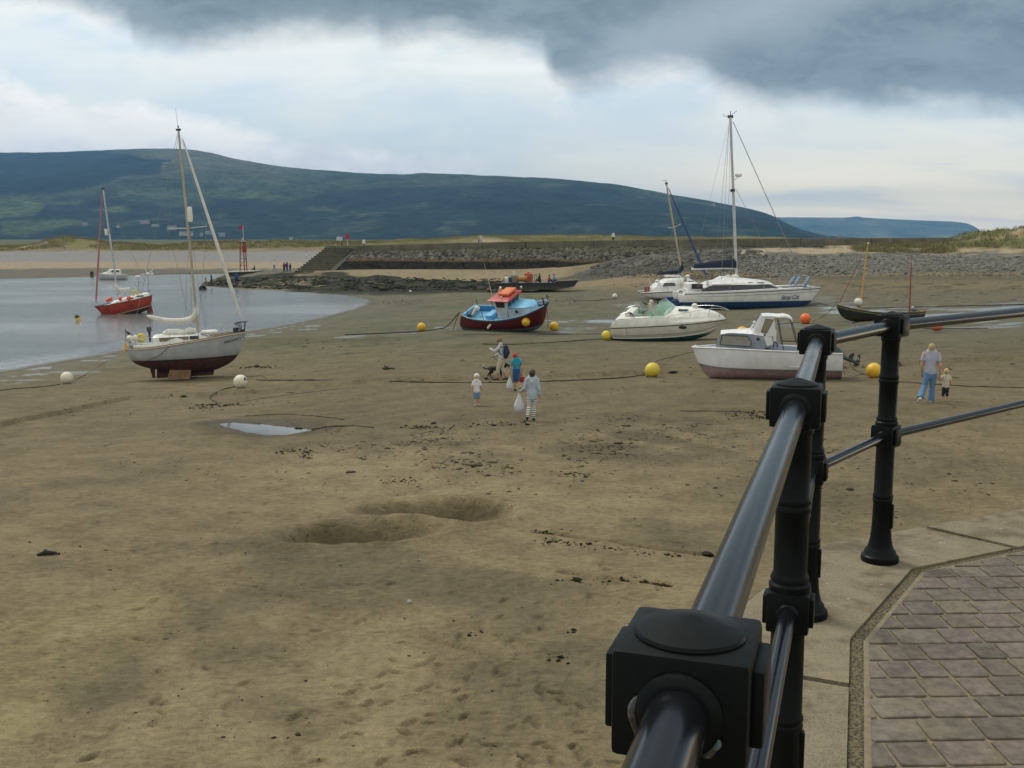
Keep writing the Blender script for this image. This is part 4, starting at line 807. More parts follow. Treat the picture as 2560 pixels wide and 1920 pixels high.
# ---- blue and dark red fishing boat --------------------------------------------------------------
def fishing_boat():
    bt = Boat('fishing_boat', 'dark red fishing boat with pale blue decks and red wheelhouse roof leaning on the mud', 'fishing boat', (1255, 824), -34, 22, 0, lift=.0)
    Z = lambda x, y: (1100+x/5.82, 660+y/5.82)
    def sh(x, y, b): X, z = bt.loc(*Z(x, y), -b); return (X, z, b)
    def kl(x, y): return bt.loc(*Z(x, y), 0)
    H = Hull([sh(315, 740, .78), sh(420, 790, .95), sh(600, 820, 1.1), sh(800, 826, 1.15), sh(1000, 800, 1.15), sh(1200, 750, 1.02), sh(1370, 680, .75), sh(1480, 625, .4), sh(1545, 595, .03)],
             [kl(345, 870), kl(420, 930), kl(600, 945), kl(800, 950), kl(1050, 945), kl(1290, 948), kl(1420, 935), kl(1490, 880), kl(1512, 790)], p=.55, q=.95)
    x0, z0 = bt.loc(*Z(700, 932), -.8); x1, z1 = bt.loc(*Z(1380, 868), -.45); sl = .5*(z1-z0)/(x1-x0)
    bt.part(H.mesh(MB()), 'hull', M_hull('dark red hull paint', (.13, .008, .012), (.13, .21, .22), z0-sl*x0, None, .05, slope=sl, dirt=(.07, .01, .01)))
    blue = M('sky blue deck paint', (.16, .43, .68), .55, dirt=(.35, .38, .36)); dblue = M('blue bulwark paint', (.05, .27, .52), .5, dirt=(.2, .25, .28)); wh = M('grey white wheelhouse paint', (.60, .64, .68), .45, dirt=(.3, .3, .28))
    d = MB(); H.deck(d, .0, 1, .34, .06, .04); bt.part(d, 'deck', blue)
    for s in (-1, 1):
        b = MB(); H.bulwark(b, 0, 1, .38, .07, 30, s); bt.part(b, 'bulwark', dblue if s > 0 else blue)
        r = MB(); H.rail(r, s, .04, .02, .0); bt.part(r, 'gunwale', M('light blue gunwale', (.28, .48, .62), .5))
        r = MB(); H.rail(r, s, .035, -.07, .015); bt.part(r, 'rubbing_strake', M('navy strake', (.025, .04, .07), .5))
    tb = MB(); tb.box((float(H.X(0))+.1, 0, float(H.Z(0))-.13), (.14, 1.4, .34), bev=.03); bt.part(tb, 'stern_board', blue)
    rx, rz = kl(375, 900); bt.part(MB().prism([(rx-.25, rz+.5), (rx-.25, rz-.1), (rx+.15, rz-.1), (rx+.1, rz+.5)], -.03, .03), 'rudder', M('grey blue rudder', (.12, .2, .24), .6))
    # forward trunk and wheelhouse
    w = .78
    xs = np.array([float(H.X(q)) for q in np.linspace(0, 1, 40)]); zs = np.array([float(H.Z(q)) for q in np.linspace(0, 1, 40)])
    xa = bt.loc(*Z(800, 640), -w)[0]; xf = bt.loc(*Z(968, 640), -w)[0]; xt = bt.loc(*Z(1275, 640), -w)[0]
    zd = float(np.interp((xa+xf)/2, xs, zs))-.33; zr = bt.loc(*Z(900, 548), -w)[1]; zt = bt.loc(*Z(990, 655), -w)[1]
    c = MB(); secs = [(xf-.1, w+.02, zd, w, zt), (xt-.35, w*.82, zd+.15, w*.78, zt+.02), (xt-.05, w*.5, zd+.2, w*.45, zt+.0), (xt+.12, w*.3, zd+.25, w*.25, zt-.1)]; cabin_loft(c, secs, .18); tk = bt.part(c, 'fore_cabin', wh, angle=25)
    ct = MB(); vs = []
    for (x, _, _, wt, z) in secs: vs += [(x, -wt*1.02, z+.02), (x, 0, z+.09), (x, wt*1.02, z+.02)]
    ct.add(vs, [(i*3+k, i*3+k+1, i*3+k+4, i*3+k+3) for i in range(3) for k in range(2)]); bt.part(ct, 'cabin_top', blue, tk)
    ph = MB(); q = Vector(bt.P(*Z(1118, 690), -w*.93)); ph.lathe([(.10, -.01), (.11, .03), (.08, .035), (.005, .03)], q+Vector((0, -.03, 0)), 14, M3=Matrix.Rotation(R(90), 3, 'X')); bt.part(ph, 'porthole', G['dark'], tk)
    wc = MB(); xr = xf+.13; wc.loft([[(xa, -w, zd), (xf, -w, zd), (xf, w, zd), (xa, w, zd)], [(xa, -w, zt), (xf, -w, zt), (xf, w, zt), (xa, w, zt)], [(xa, -w*.97, zr), (xr, -w*.97, zr), (xr, w*.97, zr), (xa, w*.97, zr)]]); wh_o = bt.part(wc, 'wheelhouse', wh, smooth=False)
    zc = zr-.24
    p = MB(); xm = (xa+xf)/2; panel(p, [(a, -w*.985-.005, b) for a, b in rrect((xm, zc), (xf-xa)*.36, .19, .05)], (0, -1, .05), .015); bt.part(p, 'side_window', G['glass'], wh_o, smooth=False)
    p = MB(); panel(p, [(a, w*.985+.005, b) for a, b in rrect((xm, zc), (xf-xa)*.36, .19, .05)], (0, 1, .05), .015); bt.part(p, 'side_window', G['glass'], wh_o, smooth=False)
    for yc in (-.45, .02, .47):
        p = MB(); sl_ = (xr-xf)/(zr-zt); panel(p, [(xf+(b-zt)*sl_+.012, a, b) for a, b in rrect((yc, zc), .19, .18, .04)], (1, 0, -sl_), .015); bt.part(p, 'front_window', G['glass'], wh_o, smooth=False)
    red = M('red roof paint', (.42, .035, .03), .45, dirt=(.3, .1, .08))
    rf = MB(); rf.loft([[(xa-.45, -w-.12, zr), (xr+.15, -w-.1, zr), (xr+.15, w+.1, zr), (xa-.45, w+.12, zr)], [(xa-.45, -w-.12, zr+.05), (xr+.15, -w-.1, zr+.05), (xr+.15, w+.1, zr+.05), (xa-.45, w+.12, zr+.05)], [(xa-.3, -w*.6, zr+.13), (xr, -w*.6, zr+.13), (xr, w*.6, zr+.13), (xa-.3, w*.6, zr+.13)]]); ro = bt.part(rf, 'wheelhouse_roof', red, angle=20)
    lr = MB().box(((xa+xr)/2, .2, zr+.24), (.75, 1.05, .17), bev=.05); raft = thing('life_raft', 'flat orange packed life raft strapped on the red wheelhouse roof', 'life raft', bt.world((0, 0, 0)), bt.root.rotation_euler); lr.build('valise', M('faded orange fabric', (.72, .22, .10), .8, bscale=8), raft)
    s_ = MB()
    for dx in (-.2, .2): s_.box(((xa+xr)/2+dx, .2, zr+.24), (.04, 1.07, .185), bev=.02)
    s_.build('strap', M('dull red webbing', (.4, .1, .06), .9), raft)
    an = MB(); a = Vector(bt.P(*Z(755, 440), .5)); b = Vector(bt.P(*Z(640, -10), .5)); an.tube([a, (a+b)/2, b], [.02, .014, .006], 5); bt.part(an, 'whip_aerial', G['white'], ro)
    for (x, y, yy) in ((895, 500, -.5), (1185, 350, .8)): q = MB().lathe([(.05, 0), (.06, .04), (.05, .12), (.01, .14)], bt.P(*Z(x, y), yy), 10); bt.part(q, 'roof_lamp', G['white'], ro)
    q = MB().tube([bt.P(*Z(865, 400), .6), bt.P(*Z(880, 335), .6)], .07, 8); bt.part(q, 'horn', G['white'], ro)
    # mast stub at bow, stanchions, rails
    g = MB()
    for t in (.12, .27, .4, .5): b0 = H.pt(t, 1, -1, -.04); g.tube([b0, b0+Vector((0, .0, .55))], .02, 5)
    for t in (.05, .2, .35): b0 = H.pt(t, 1, 1, -.04); g.tube([b0, b0+Vector((0, 0, .45))], .025, 5)
    g.tube([H.pt(.94, 1, -1), H.pt(.94, 1, -1)+Vector((0, 0, .55))], .05, 6); g.tube([H.pt(.86, 1, 1)+Vector((0, 0, 0)), H.pt(.86, 1, 1)+Vector((0, 0, .45))], .03, 5); bt.part(g, 'posts', G['dark'])
    an_ = MB(); c0 = H.pt(.93, 1, -1); an_.box((c0.x-.15, 0, c0.z+.05), (.5, .5, .12), bev=.03); bt.part(an_, 'bow_roller', M('black green metal', (.02, .035, .04), .5))
    th = MB(); xs_ = (xa-.35); th.box((xs_-.6, .0, zd+.12), (.5, .9, .28), bev=.03); bt.part(th, 'engine_box', blue)
    wp = bt.world
    fb = fender_ball('mooring_buoy', 'cream pick-up buoy with long neck lying in the cockpit of the fishing boat', 'buoy', wp(bt.P(*Z(540, 645), .25)), .19, G['ballwhite']); nk = MB(); nk.tube([(-.1, 0, -.1), (-.35, -.25, -.45)], [.13, .07], 8); nk.build('neck', M('buff neck', (.55, .42, .28), .6), fb)
    nt_ = thing('net_heap', 'dark heap of nets in the stern of the fishing boat', 'net', wp(bt.P(*Z(410, 745), -.2)), bt.root.rotation_euler); nb = MB()
    for k in range(14): nb.ball((random.uniform(-.3, .35), random.uniform(-.4, .3), random.uniform(-.1, .08)), random.uniform(.1, .2), 6, sc=(1, 1, .7))
    nb.build('heap', M('dark net', (.03, .025, .02), .95, bscale=20, bstr=.6), nt_)
    fender_ball('mooring_buoy', 'amber ball float hanging against the dark red side of the fishing boat', 'buoy', wp(bt.P(*Z(1250, 845), -1.02)), .27, G['yellow'], 'amber and yellow buoys on the beach')
    cf = thing('fender', 'white tubular fender hanging on the side of the fishing boat', 'fender', wp(bt.P(*Z(725, 895), -1.14)), (0, R(38), 0)); MB().lathe([(.02, -.26), (.075, -.22), (.08, .0), (.075, .22), (.02, .26)], n=12).build('float_body', G['ballwhite'], cf); MB().tube([(0, 0, .25), (.0, .0, .45)], .012, 5).build('lanyard', G['rope'], cf)
    # hanging line and stern warps
    def line(name, label, pts, r=.022, m=G['rope'], group='ropes and chains on the beach'):
        o = MB().tube(sm(pts, 6), r, 6).build(name, m); tag(o, label, 'rope', group); return o
    W = lambda u, v, y: tuple(wp(bt.P(u, v, y)))
    g1 = GT(1370, 822); g1[2] += .02
    line('mooring_rope', 'thin rope hanging from the bow of the fishing boat to the sand', [W(*Z(1545, 600), 0), tuple((np.array(W(*Z(1545, 600), 0))+g1)/2+np.array((.05, 0, -.05))), tuple(g1)], .014)
    a = W(*Z(285, 700), -.4); e1 = GT(1132, 826); e2 = GT(1097, 823); 
    line('mooring_rope', 'short slack rope from the stern of the fishing boat down to the mud', [a, (a[0]+(e1[0]-a[0])*.6, a[1]+(e1[1]-a[1])*.6, a[2]+(e1[2]-a[2])*.55), tuple(e1)], .02)
    e3 = GT(1040, 830); e4 = GT(862, 838)
    line('mooring_rope', 'long dark rope from the fishing boat stern out over the mud past an amber buoy', [a, tuple((np.array(a)*.4+e2*.6)+np.array((0, 0, -.25))), tuple(e2+[0, 0, .03]), tuple(e3+[0, 0, .03]), tuple(e4+[0, 0, .03])], .035)
    return bt
# ---- large white catamaran ------------------------------------------------------------------------
def catamaran():
    bt = Boat('catamaran', 'large white catamaran with deep blue bottoms, tall mast and dark window band on the sand', 'catamaran', (1885, 771), -3, 0, .3)
    Z = lambda x, y: (1580+x/4.424, 660+y/4.424); b = .75
    def sh(x, y, bb): X, z = bt.loc(*Z(x, y), -bb); return (X, z, bb)
    def kl(x, y): return bt.loc(*Z(x, y), 0)
    H = Hull([sh(585, 318, .55), sh(800, 312, .78), sh(1150, 300, .85), sh(1500, 284, .78), sh(1800, 270, .55), sh(1980, 258, .28), sh(2090, 252, .03)],
             [kl(500, 440), kl(560, 490), kl(900, 500), kl(1300, 498), kl(1700, 492), kl(1880, 470), kl(1985, 410)], p=.5, q=.8)
    x0, z0 = bt.loc(*Z(600, 424), -.7); x1, z1 = bt.loc(*Z(1950, 405), -.3); sl = (z1-z0)/(x1-x0)
    hm = M_hull('catamaran hull paint', (.82, .82, .80), (.010, .052, .15), z0-sl*x0, None, .05, slope=sl, dirt=(.42, .42, .38))
    W = 4.4                                         # distance between the two hulls
    bt.part(H.mesh(MB()), 'hull', hm); o = bt.part(H.mesh(MB()), 'hull', hm); o.location = (0, W, 0)
    st = M('charcoal sheer stripe', (.03, .03, .035), .5)
    for dy in (0, W):
        for s in (-1, 1):
            r = MB(); H.rail(r, s, .028, -.13, .012); q = bt.part(r, 'sheer_stripe', st); q.location = (0, dy, 0)
        r = MB(); H.rail(r, -1, .014, -.36, .0, .12, .93, f=1.0); q = bt.part(r, 'cove_line', M('grey cove line', (.22, .23, .26), .5)); q.location = (0, dy, 0)
        d = MB(); H.deck(d, drop=-.01); q = bt.part(d, 'side_deck', G['white']); q.location = (0, dy, 0)
        ax, az = kl(520, 470); sp = MB(); sp.box((ax-.15, 0, az+.28), (.9, .7, .5), bev=.08); q = bt.part(sp, 'stern_step', M('blue antifouling', (.010, .052, .15), .8, var=.3)); q.location = (0, dy, 0)
        s2 = MB(); s2.box((ax+.2, 0, az+.75), (.5, .8, .5), bev=.05); q = bt.part(s2, 'transom_step', G['white']); q.location = (0, dy, 0)
    yc = W/2; zs = float(H.Z(.4)); xa = bt.loc(*Z(790, 290), -.3)[0]; xb = bt.loc(*Z(1660, 250), -.3)[0]; bx = bt.loc(*Z(640, 290), 0)[0]
    br = MB(); fx = bt.loc(*Z(1760, 250), 0)[0]; br.loft([[(x, 0+.2, zs-.35), (x, W-.2, zs-.35), (x, W-.2, zs+.02), (x, .2, zs+.02)] for x in (bx-.2, fx)]); bt.part(br, 'bridge_deck', G['white'], smooth=False)
    # low cabin: dark window band with a white roof above
    wl = -.42; hw = W/2-wl; zt = bt.loc(*Z(1200, 228), wl)[1]; zr = bt.loc(*Z(1250, 190), wl+.4)[1]
    def sec(x, dwb, zb, dwt, z): return [(x, yc+dwb*k[0] if k[1] == 0 else yc+dwt*k[0], zb if k[1] == 0 else z) for k in ((-1, 0), (1, 0), (1, 1), (-1, 1))]
    c = MB(); c.loft([sec(xa-.1, hw, zs, hw-.1, zs+.15), sec(xa+.75, hw, zs, hw-.14, zt), sec(xb-1.0, hw-.25, zs, hw-.45, zt), sec(xb+.15, hw-.75, zs, hw-1.2, zs+.1)]); bt.part(c, 'window_band', M('smoked window band', (.022, .022, .03), .12, coat=.3), smooth=False)
    c = MB(); c.loft([sec(xa+.0, hw-.05, zs+.14, hw-.15, zs+.2), sec(xa+.78, hw-.1, zt-.02, hw-.25, zt+.07)]); 
    secs = [(xa+.75, hw-.1, zt, hw-.35, zt+.1), (xa+1.4, hw-.1, zt, hw-.5, zt+.22), (xa+1.9, hw-.12, zt, hw-.7, zr+.28), (xa+2.6, hw-.15, zt, hw-.8, zr+.26), (xb-.9, hw-.5, zt, hw-1.1, zt+.2), (xb-.55, hw-.8, zt-.06, hw-1.3, zt+.0)]
    c2 = MB(); rings = []
    for x, wb, z0_, wt, z1_ in secs: rings.append([(x, yc-wb, z0_-.04), (x, yc-wb, z0_+.02), (x, yc-wt, z1_), (x, yc+wt, z1_), (x, yc+wb, z0_+.02), (x, yc+wb, z0_-.04)])
    c2.loft(rings); cr = bt.part(c2, 'cabin_roof', G['white'], angle=28); bt.part(c, 'roof_trim', G['white'], cr, smooth=False)
    tk = MB(); 
    for k in range(3): tk.box((xa+2.9+k*.9, yc-hw+.75, zt+.14+.0-.0), (.5, .35, .05), bev=.012)
    bt.part(tk, 'deck_hatches', G['dark'], cr)
    bl = M('blue blind', (.09, .12, .22), .5)
    for xx, dx in ((900, .5), (1150, .3), (1180, .25), (1590, .3)):
        q = MB(); x_ = bt.loc(*Z(xx, 262), wl)[0]; q.box((x_, yc-hw+.03+.06, zs+.17), (dx, .05, .09)); bt.part(q, 'window_blind', bl, smooth=False)
    co = MB(); co.box((bx+.35, yc, zs+.25), (.9, W-.9, .5), bev=.08); bt.part(co, 'cockpit_coaming', G['white']); ck = MB(); ck.box((bt.loc(*Z(725, 255), wl)[0], yc-hw+.25, zs+.32), (.9, .3, .42), bev=.04); bt.part(ck, 'aft_window', G['dark'])  # the dark box is the window aft of the main band
    wi = MB(); x_ = bt.loc(*Z(1085, 170), 0)[0]; wi.lathe([(.02, 0), (.22, .0), (.28, .25), (.2, .55), (.02, .6)], (x_, yc-1.1, zt+.15), 12); wi.ball((x_+.55, yc-1.2, zt+.55), .28, 8, sc=(1.3, 1, .8)); bt.part(wi, 'rolled_cover', G['sail'], cr)
    # bow: trampoline posts, blue cushions lashed to the rail
    blue = M('blue grey dodger cloth', (.20, .27, .38), .85, bscale=8)
    for (x1, y1, x2, y2, yy) in ((1755, 215, 1790, 150, 1.6), (1815, 215, 1850, 145, 1.0), (1905, 245, 1950, 158, -.1)):
        p1 = Vector(bt.P(*Z(x1, y1), yy)); p2 = Vector(bt.P(*Z(x2, y2), yy)); q = MB(); q.tube([p1, (p1+p2)/2, p2], [.13, .16, .12], 8, ry=[.3, .38, .3], round_ends=True); bt.part(q, 'rail_bolster', blue)
    rl = MB()
    for dy in (0, W):
        pts = []
        for t in (.12, .3, .48, .66, .82, .95):
            q = H.pt(t, 1, -1 if dy == 0 else 1, -.05); q.y += dy; rl.tube([q, q+Vector((0, 0, .6))], .016, 5); pts.append(q+Vector((0, 0, .6)))
        rl.tube(pts, .012, 5)
    bz = float(H.Z(.9)); xq = bt.loc(*Z(1640, 200), 0)[0]; xw = bt.loc(*Z(1985, 160), 0)[0]
    rl.tube([(xq, .1, bz+.95), (xw-.1, .1, bz+.85), (xw, W-.1, bz+.85)], .022, 5); rl.tube([(xq, W, bz+.95), (xw, W, bz+.85)], .022, 5)
    for y_ in (0.1, W): rl.tube([(xw, y_, bz+.85), (xw, y_, bz)], .02, 5); rl.tube([(xq, y_, bz+.95), (xq, y_, bz)], .02, 5)
    bt.part(rl, 'guard_rails', G['steel'])
    cb = MB(); xc = float(H.X(.93)); cb.tube([(xc, 0, bz-.1), (xc, W, bz-.1)], .09, 8); bt.part(cb, 'cross_beam', G['alu'])
    tr = MB(); tr.add([(fx, .3, bz-.16), (xc, .3, bz-.12), (xc, W-.3, bz-.12), (fx, W-.3, bz-.16)], [(0, 1, 2, 3)]); tr.add([(fx, .3, bz-.19), (xc, .3, bz-.15), (xc, W-.3, bz-.15), (fx, W-.3, bz-.19)], [(3, 2, 1, 0)]); bt.part(tr, 'trampoline', G['dark'], smooth=False)
    # rig
    ym = yc; foot = bt.P(1841, 688, ym); top = bt.P(1826, 293, ym); m = kit_rig(bt, top, foot, .12, M('pale mast paint', (.60, .58, .56), .4, .3, dirt=(.35, .33, .3)), taper=.9)
    T = Vector(top); mh = MB(); mh.box(T+Vector((0, 0, .05)), (.45, .15, .22), bev=.03); mh.tube([T, T+Vector((0, 0, .5))], .03, 6); mh.tube([T+Vector((-.1, 0, .1)), T+Vector((-.55, 0, .1)), T+Vector((-.55, 0, .3))], .02, 5); mh.tube([T+Vector((.1, 0, .2)), T+Vector((.5, 0, .5))], .02, 5); bt.part(mh, 'masthead_fittings', G['dark'], m)
    c0 = Vector(bt.P(1832, 476, ym)); sp = MB(); sp.box(c0, (.35, .3, .25), bev=.04); sp.tube([c0+Vector((-.1, -1.2, .05)), c0, c0+Vector((-.1, 1.2, .05))], .03, 6); bt.part(sp, 'crosstrees', G['dark'], m)
    rd = MB(); rp = Vector(bt.P(1846.5, 438, ym)); rd.lathe([(.02, -.14), (.24, -.12), (.29, -.02), (.28, .08), (.2, .15), (.02, .17)], rp, 16); bt.part(rd, 'radome', G['white'], m); rb = MB(); rb.tube([rp+Vector((0, 0, -.14)), Vector(bt.P(1832, 452, ym))], .03, 5); bt.part(rb, 'radome_bracket', G['alu'], m)
    # boom and mainsail cover
    z4 = lambda x, y: (1560+x/3.95, 560+y/3.95)
    sc_ = MB(); ring = []
    for x, yt, yb, wd in ((690, 398, 436, .13), (760, 385, 434, .2), (900, 363, 431, .26), (1020, 350, 430, .28), (1095, 343, 434, .26), (1110, 345, 436, .2)):
        p1 = bt.P(*z4(x, yt), ym); p2 = bt.P(*z4(x, yb), ym); h = p1[2]-p2[2]; ring.append([(p1[0], ym+wd*a, p2[2]+h*q) for a, q in ((-.8, 0), (-1, .35), (-.7, .75), (0, 1), (.7, .75), (1, .35), (.8, 0))])
    sc_.loft(ring); bt.part(sc_, 'mainsail_cover', G['navy'])
    bm = MB(); bm.tube([bt.P(*z4(664, 443), ym), bt.P(*z4(1100, 432), ym)], .075, 8); bt.part(bm, 'boom', G['white'])
    w = MB(); bow = Vector(bt.P(2005, 690, yc)); w.tube([bow, Vector(bt.P(1833, 305, ym))], .03, 5); w.tube([Vector(bt.P(1950, 692, yc)), Vector(bt.P(1840, 472, ym))], .016, 4)
    for y_ in (-.1, W+.1):
        w.tube([(foot[0]-.7, y_, zs+.1), c0+Vector((-.1, -1.2 if y_ < 1 else 1.2, .05)), T-Vector((0, 0, .4))], .012, 4); w.tube([(foot[0]-1.6, y_, zs+.1), T-Vector((.1, 0, .6))], .013, 4)
    w.tube([bt.P(*z4(690, 400), ym), T], .008, 4); bt.part(w, 'standing_rigging', G['wire'])
    # name
    A = Vector(bt.P(*Z(1650, 372), -.6)); B = Vector(bt.P(*Z(1828, 362), -.45)); xm = (A.x+B.x)/2; ts = np.linspace(0, 1, 200); t = ts[np.argmin([abs(float(H.X(q))-xm) for q in ts])]
    q0 = H.pt(t-.05, .82, -1, .012); q1 = H.pt(t+.05, .82, -1, .012); ex = (q1-q0).normalized(); up = (H.pt(t, .92, -1)-H.pt(t, .72, -1)).normalized(); nz = ex.cross(up).normalized(); up = nz.cross(ex); M4 = Matrix((ex, up, nz)).transposed().to_4x4(); zc = (A.z+B.z)/2; mid = H.pt(t, .8, -1, .012); M4.translation = Vector((xm, mid.y, zc))+nz*.03
    text_mesh('name_lettering', 'Stray Cat', .50, M('blue lettering', (.03, .08, .20), .5), bt.root, M4, shear=.45, ext=.004, spacing=.82)
    ol = MB(); ox, oz = bt.loc(*Z(855, 225), wl); ol.box((ox-.1, yc-hw+.35, oz), (.14, .5, .55), bev=.05); bt.part(ol, 'cockpit_seat', G['offwhite'])
    return bt

# ---- small white cat behind --------------------------------------------------------------------------
def small_cat():
    bt = Boat('catamaran', 'small white catamaran with rounded cabin and navy sail cover behind the large catamaran', 'catamaran', (1690, 750), -2, 0, 0)
    Z = lambda x, y: (1580+x/4.424, 660+y/4.424)
    def sh(x, y, bb): X, z = bt.loc(*Z(x, y), -bb); return (X, z, bb)
    def kl(x, y): return bt.loc(*Z(x, y), 0)
    H = Hull([sh(95, 322, .3), sh(250, 312, .55), sh(500, 300, .65), sh(750, 285, .5), sh(950, 270, .04)], [kl(100, 345), kl(300, 390), kl(550, 398), kl(750, 390), kl(900, 330)], p=.55, q=.9)
    W = 3.0; hm = M_hull('small catamaran paint', (.80, .80, .78), (.035, .035, .04), kl(400, 380)[1], None, dirt=(.36, .35, .3))
    for dy in (0, W):
        o = bt.part(H.mesh(MB()), 'hull', hm); o.location = (0, dy, 0); d = MB(); H.deck(d, drop=-.01); o = bt.part(d, 'side_deck', G['white']); o.location = (0, dy, 0)
        r = MB(); H.rail(r, -1, .03, -.06, .01); o = bt.part(r, 'sheer_stripe', M('charcoal sheer stripe', (.03, .03, .035))); o.location = (0, dy, 0)
    zs = float(H.Z(.4)); yc = W/2
    def X(x): return bt.loc(*Z(x, 230), -.2)[0]
    def zz(y): return bt.loc(*Z(400, y), -.2)[1]
    c = MB(); rings = []
    for x, w, y in ((215, 1.5, 270), (290, 1.65, 215), (400, 1.7, 160), (540, 1.7, 150), (660, 1.6, 172), (760, 1.35, 225), (820, 1.1, 275)):
        zt = zz(y); rings.append([(X(x), yc-w, zs-.1), (X(x), yc-w, zs+(zt-zs)*.35), (X(x), yc-w*.93, zs+(zt-zs)*.7), (X(x), yc-w*.75, zs+(zt-zs)*.95), (X(x), yc, zt+.04), (X(x), yc+w*.75, zs+(zt-zs)*.95), (X(x), yc+w*.93, zs+(zt-zs)*.7), (X(x), yc+w, zs+(zt-zs)*.35), (X(x), yc+w, zs-.1)])
    c.loft(rings); cab = bt.part(c, 'cabin', G['white'])
    p = MB(); y_ = yc-1.7
    P3 = lambda x, y: (X(x), y_+(zz(y)-zs)*.1-.02, zz(y)); panel(p, [P3(342, 247), P3(482, 243), P3(470, 210), P3(358, 212)], (0, -1, .3), .04); bt.part(p, 'cabin_window', G['glass'], cab, smooth=False)
    p = MB(); panel(p, [P3(620, 215), P3(690, 212), P3(680, 190), P3(625, 188)], (0, -1, .3), .04); bt.part(p, 'forward_window', G['glass'], cab, smooth=False)
    st = MB(); st.box((X(470), yc, zz(143)+.02), (X(560)-X(380), 1.6, .1), bev=.04); bt.part(st, 'sliding_hatch', G['white'], cab)
    for x, yy in ((285, .2), (625, .5)): q = MB().ball((X(x), yy, zz(195 if x < 400 else 140)+.02), .22, 8, sc=(1, 1, .7)); bt.part(q, 'vent_dome', G['white'], cab)
    bo = MB(); bo.tube([bt.P(*Z(150, 310), 0), bt.P(*Z(150, 265), 0)], .14, 8, round_ends=True); bo.tube([bt.P(*Z(180, 310), .5), bt.P(*Z(185, 255), .5)], .12, 8, round_ends=True); bt.part(bo, 'stern_fenders', M('dull red fender', (.25, .09, .07), .6))
    pl = MB(); pl.tube([bt.P(*Z(205, 230), .4), bt.P(*Z(186, 160), .4)], .05, 6); bt.part(pl, 'aerial_pole', G['offwhite'])
    dr = MB(); dr.tube([bt.P(*Z(590, 235), -.35), bt.P(*Z(588, 150), -.35)], [.22, .14], 8, round_ends=True); bt.part(dr, 'furled_dodger', M('buff canvas', (.50, .40, .30), .8))
    rl = MB()
    pts = []
    for t in (.02, .2, .4, .6, .8): q = H.pt(t, 1, -1, -.05); rl.tube([q, q+Vector((0, 0, .6))], .02, 5); pts.append(q+Vector((0, 0, .6)))
    rl.tube(pts, .015, 5); bt.part(rl, 'guard_rails', G['steel'])
    foot = bt.P(1707, 695, yc); top = bt.P(1666, 460, yc); m = kit_rig(bt, top, foot, .085, G['tan']); T = Vector(top)
    mh = MB(); mh.box(T+Vector((0, 0, .05)), (.25, .12, .2), bev=.03); mh.tube([T+Vector((0, 0, .3)), T+Vector((-.35, 0, .32))], .02, 5); mh.tube([T, T+Vector((0, 0, .35))], .02, 5); bt.part(mh, 'masthead_fittings', G['dark'], m)
    c0 = Vector(bt.P(1686, 568, yc)); sp = MB(); sp.tube([c0+Vector((-.68, -.4, -.07)), c0, c0+Vector((.62, .4, .3))], .03, 6); bt.part(sp, 'crosstrees', G['alu'], m)
    fs = MB(); a = Vector(bt.P(1765, 690, yc)); b = Vector(bt.P(1671, 470, yc)); fs.tube([a+(b-a)*q for q in (0, .1, .4, .8, 1)], [.05, .14, .12, .07, .03], 8); bt.part(fs, 'furled_genoa', M('blue furled sail', (.05, .09, .20), .8))
    bo = MB(); P = [bt.P(u, v, yc) for u, v in ((1705, 661), (1703, 672), (1694, 679), (1670, 681), (1642, 685))]; bo.tube(sm(P), list(np.interp(np.linspace(0, 1, 25), [0, .3, .6, 1], [.13, .24, .2, .09])), 10); bt.part(bo, 'mainsail_cover', G['navy'])
    w = MB()
    for y_ in (-.3, W+.3): w.tube([(foot[0]-.3, y_, zs), T-Vector((0, 0, .2))], .01, 4)
    bt.part(w, 'standing_rigging', G['wire'])
    return bt

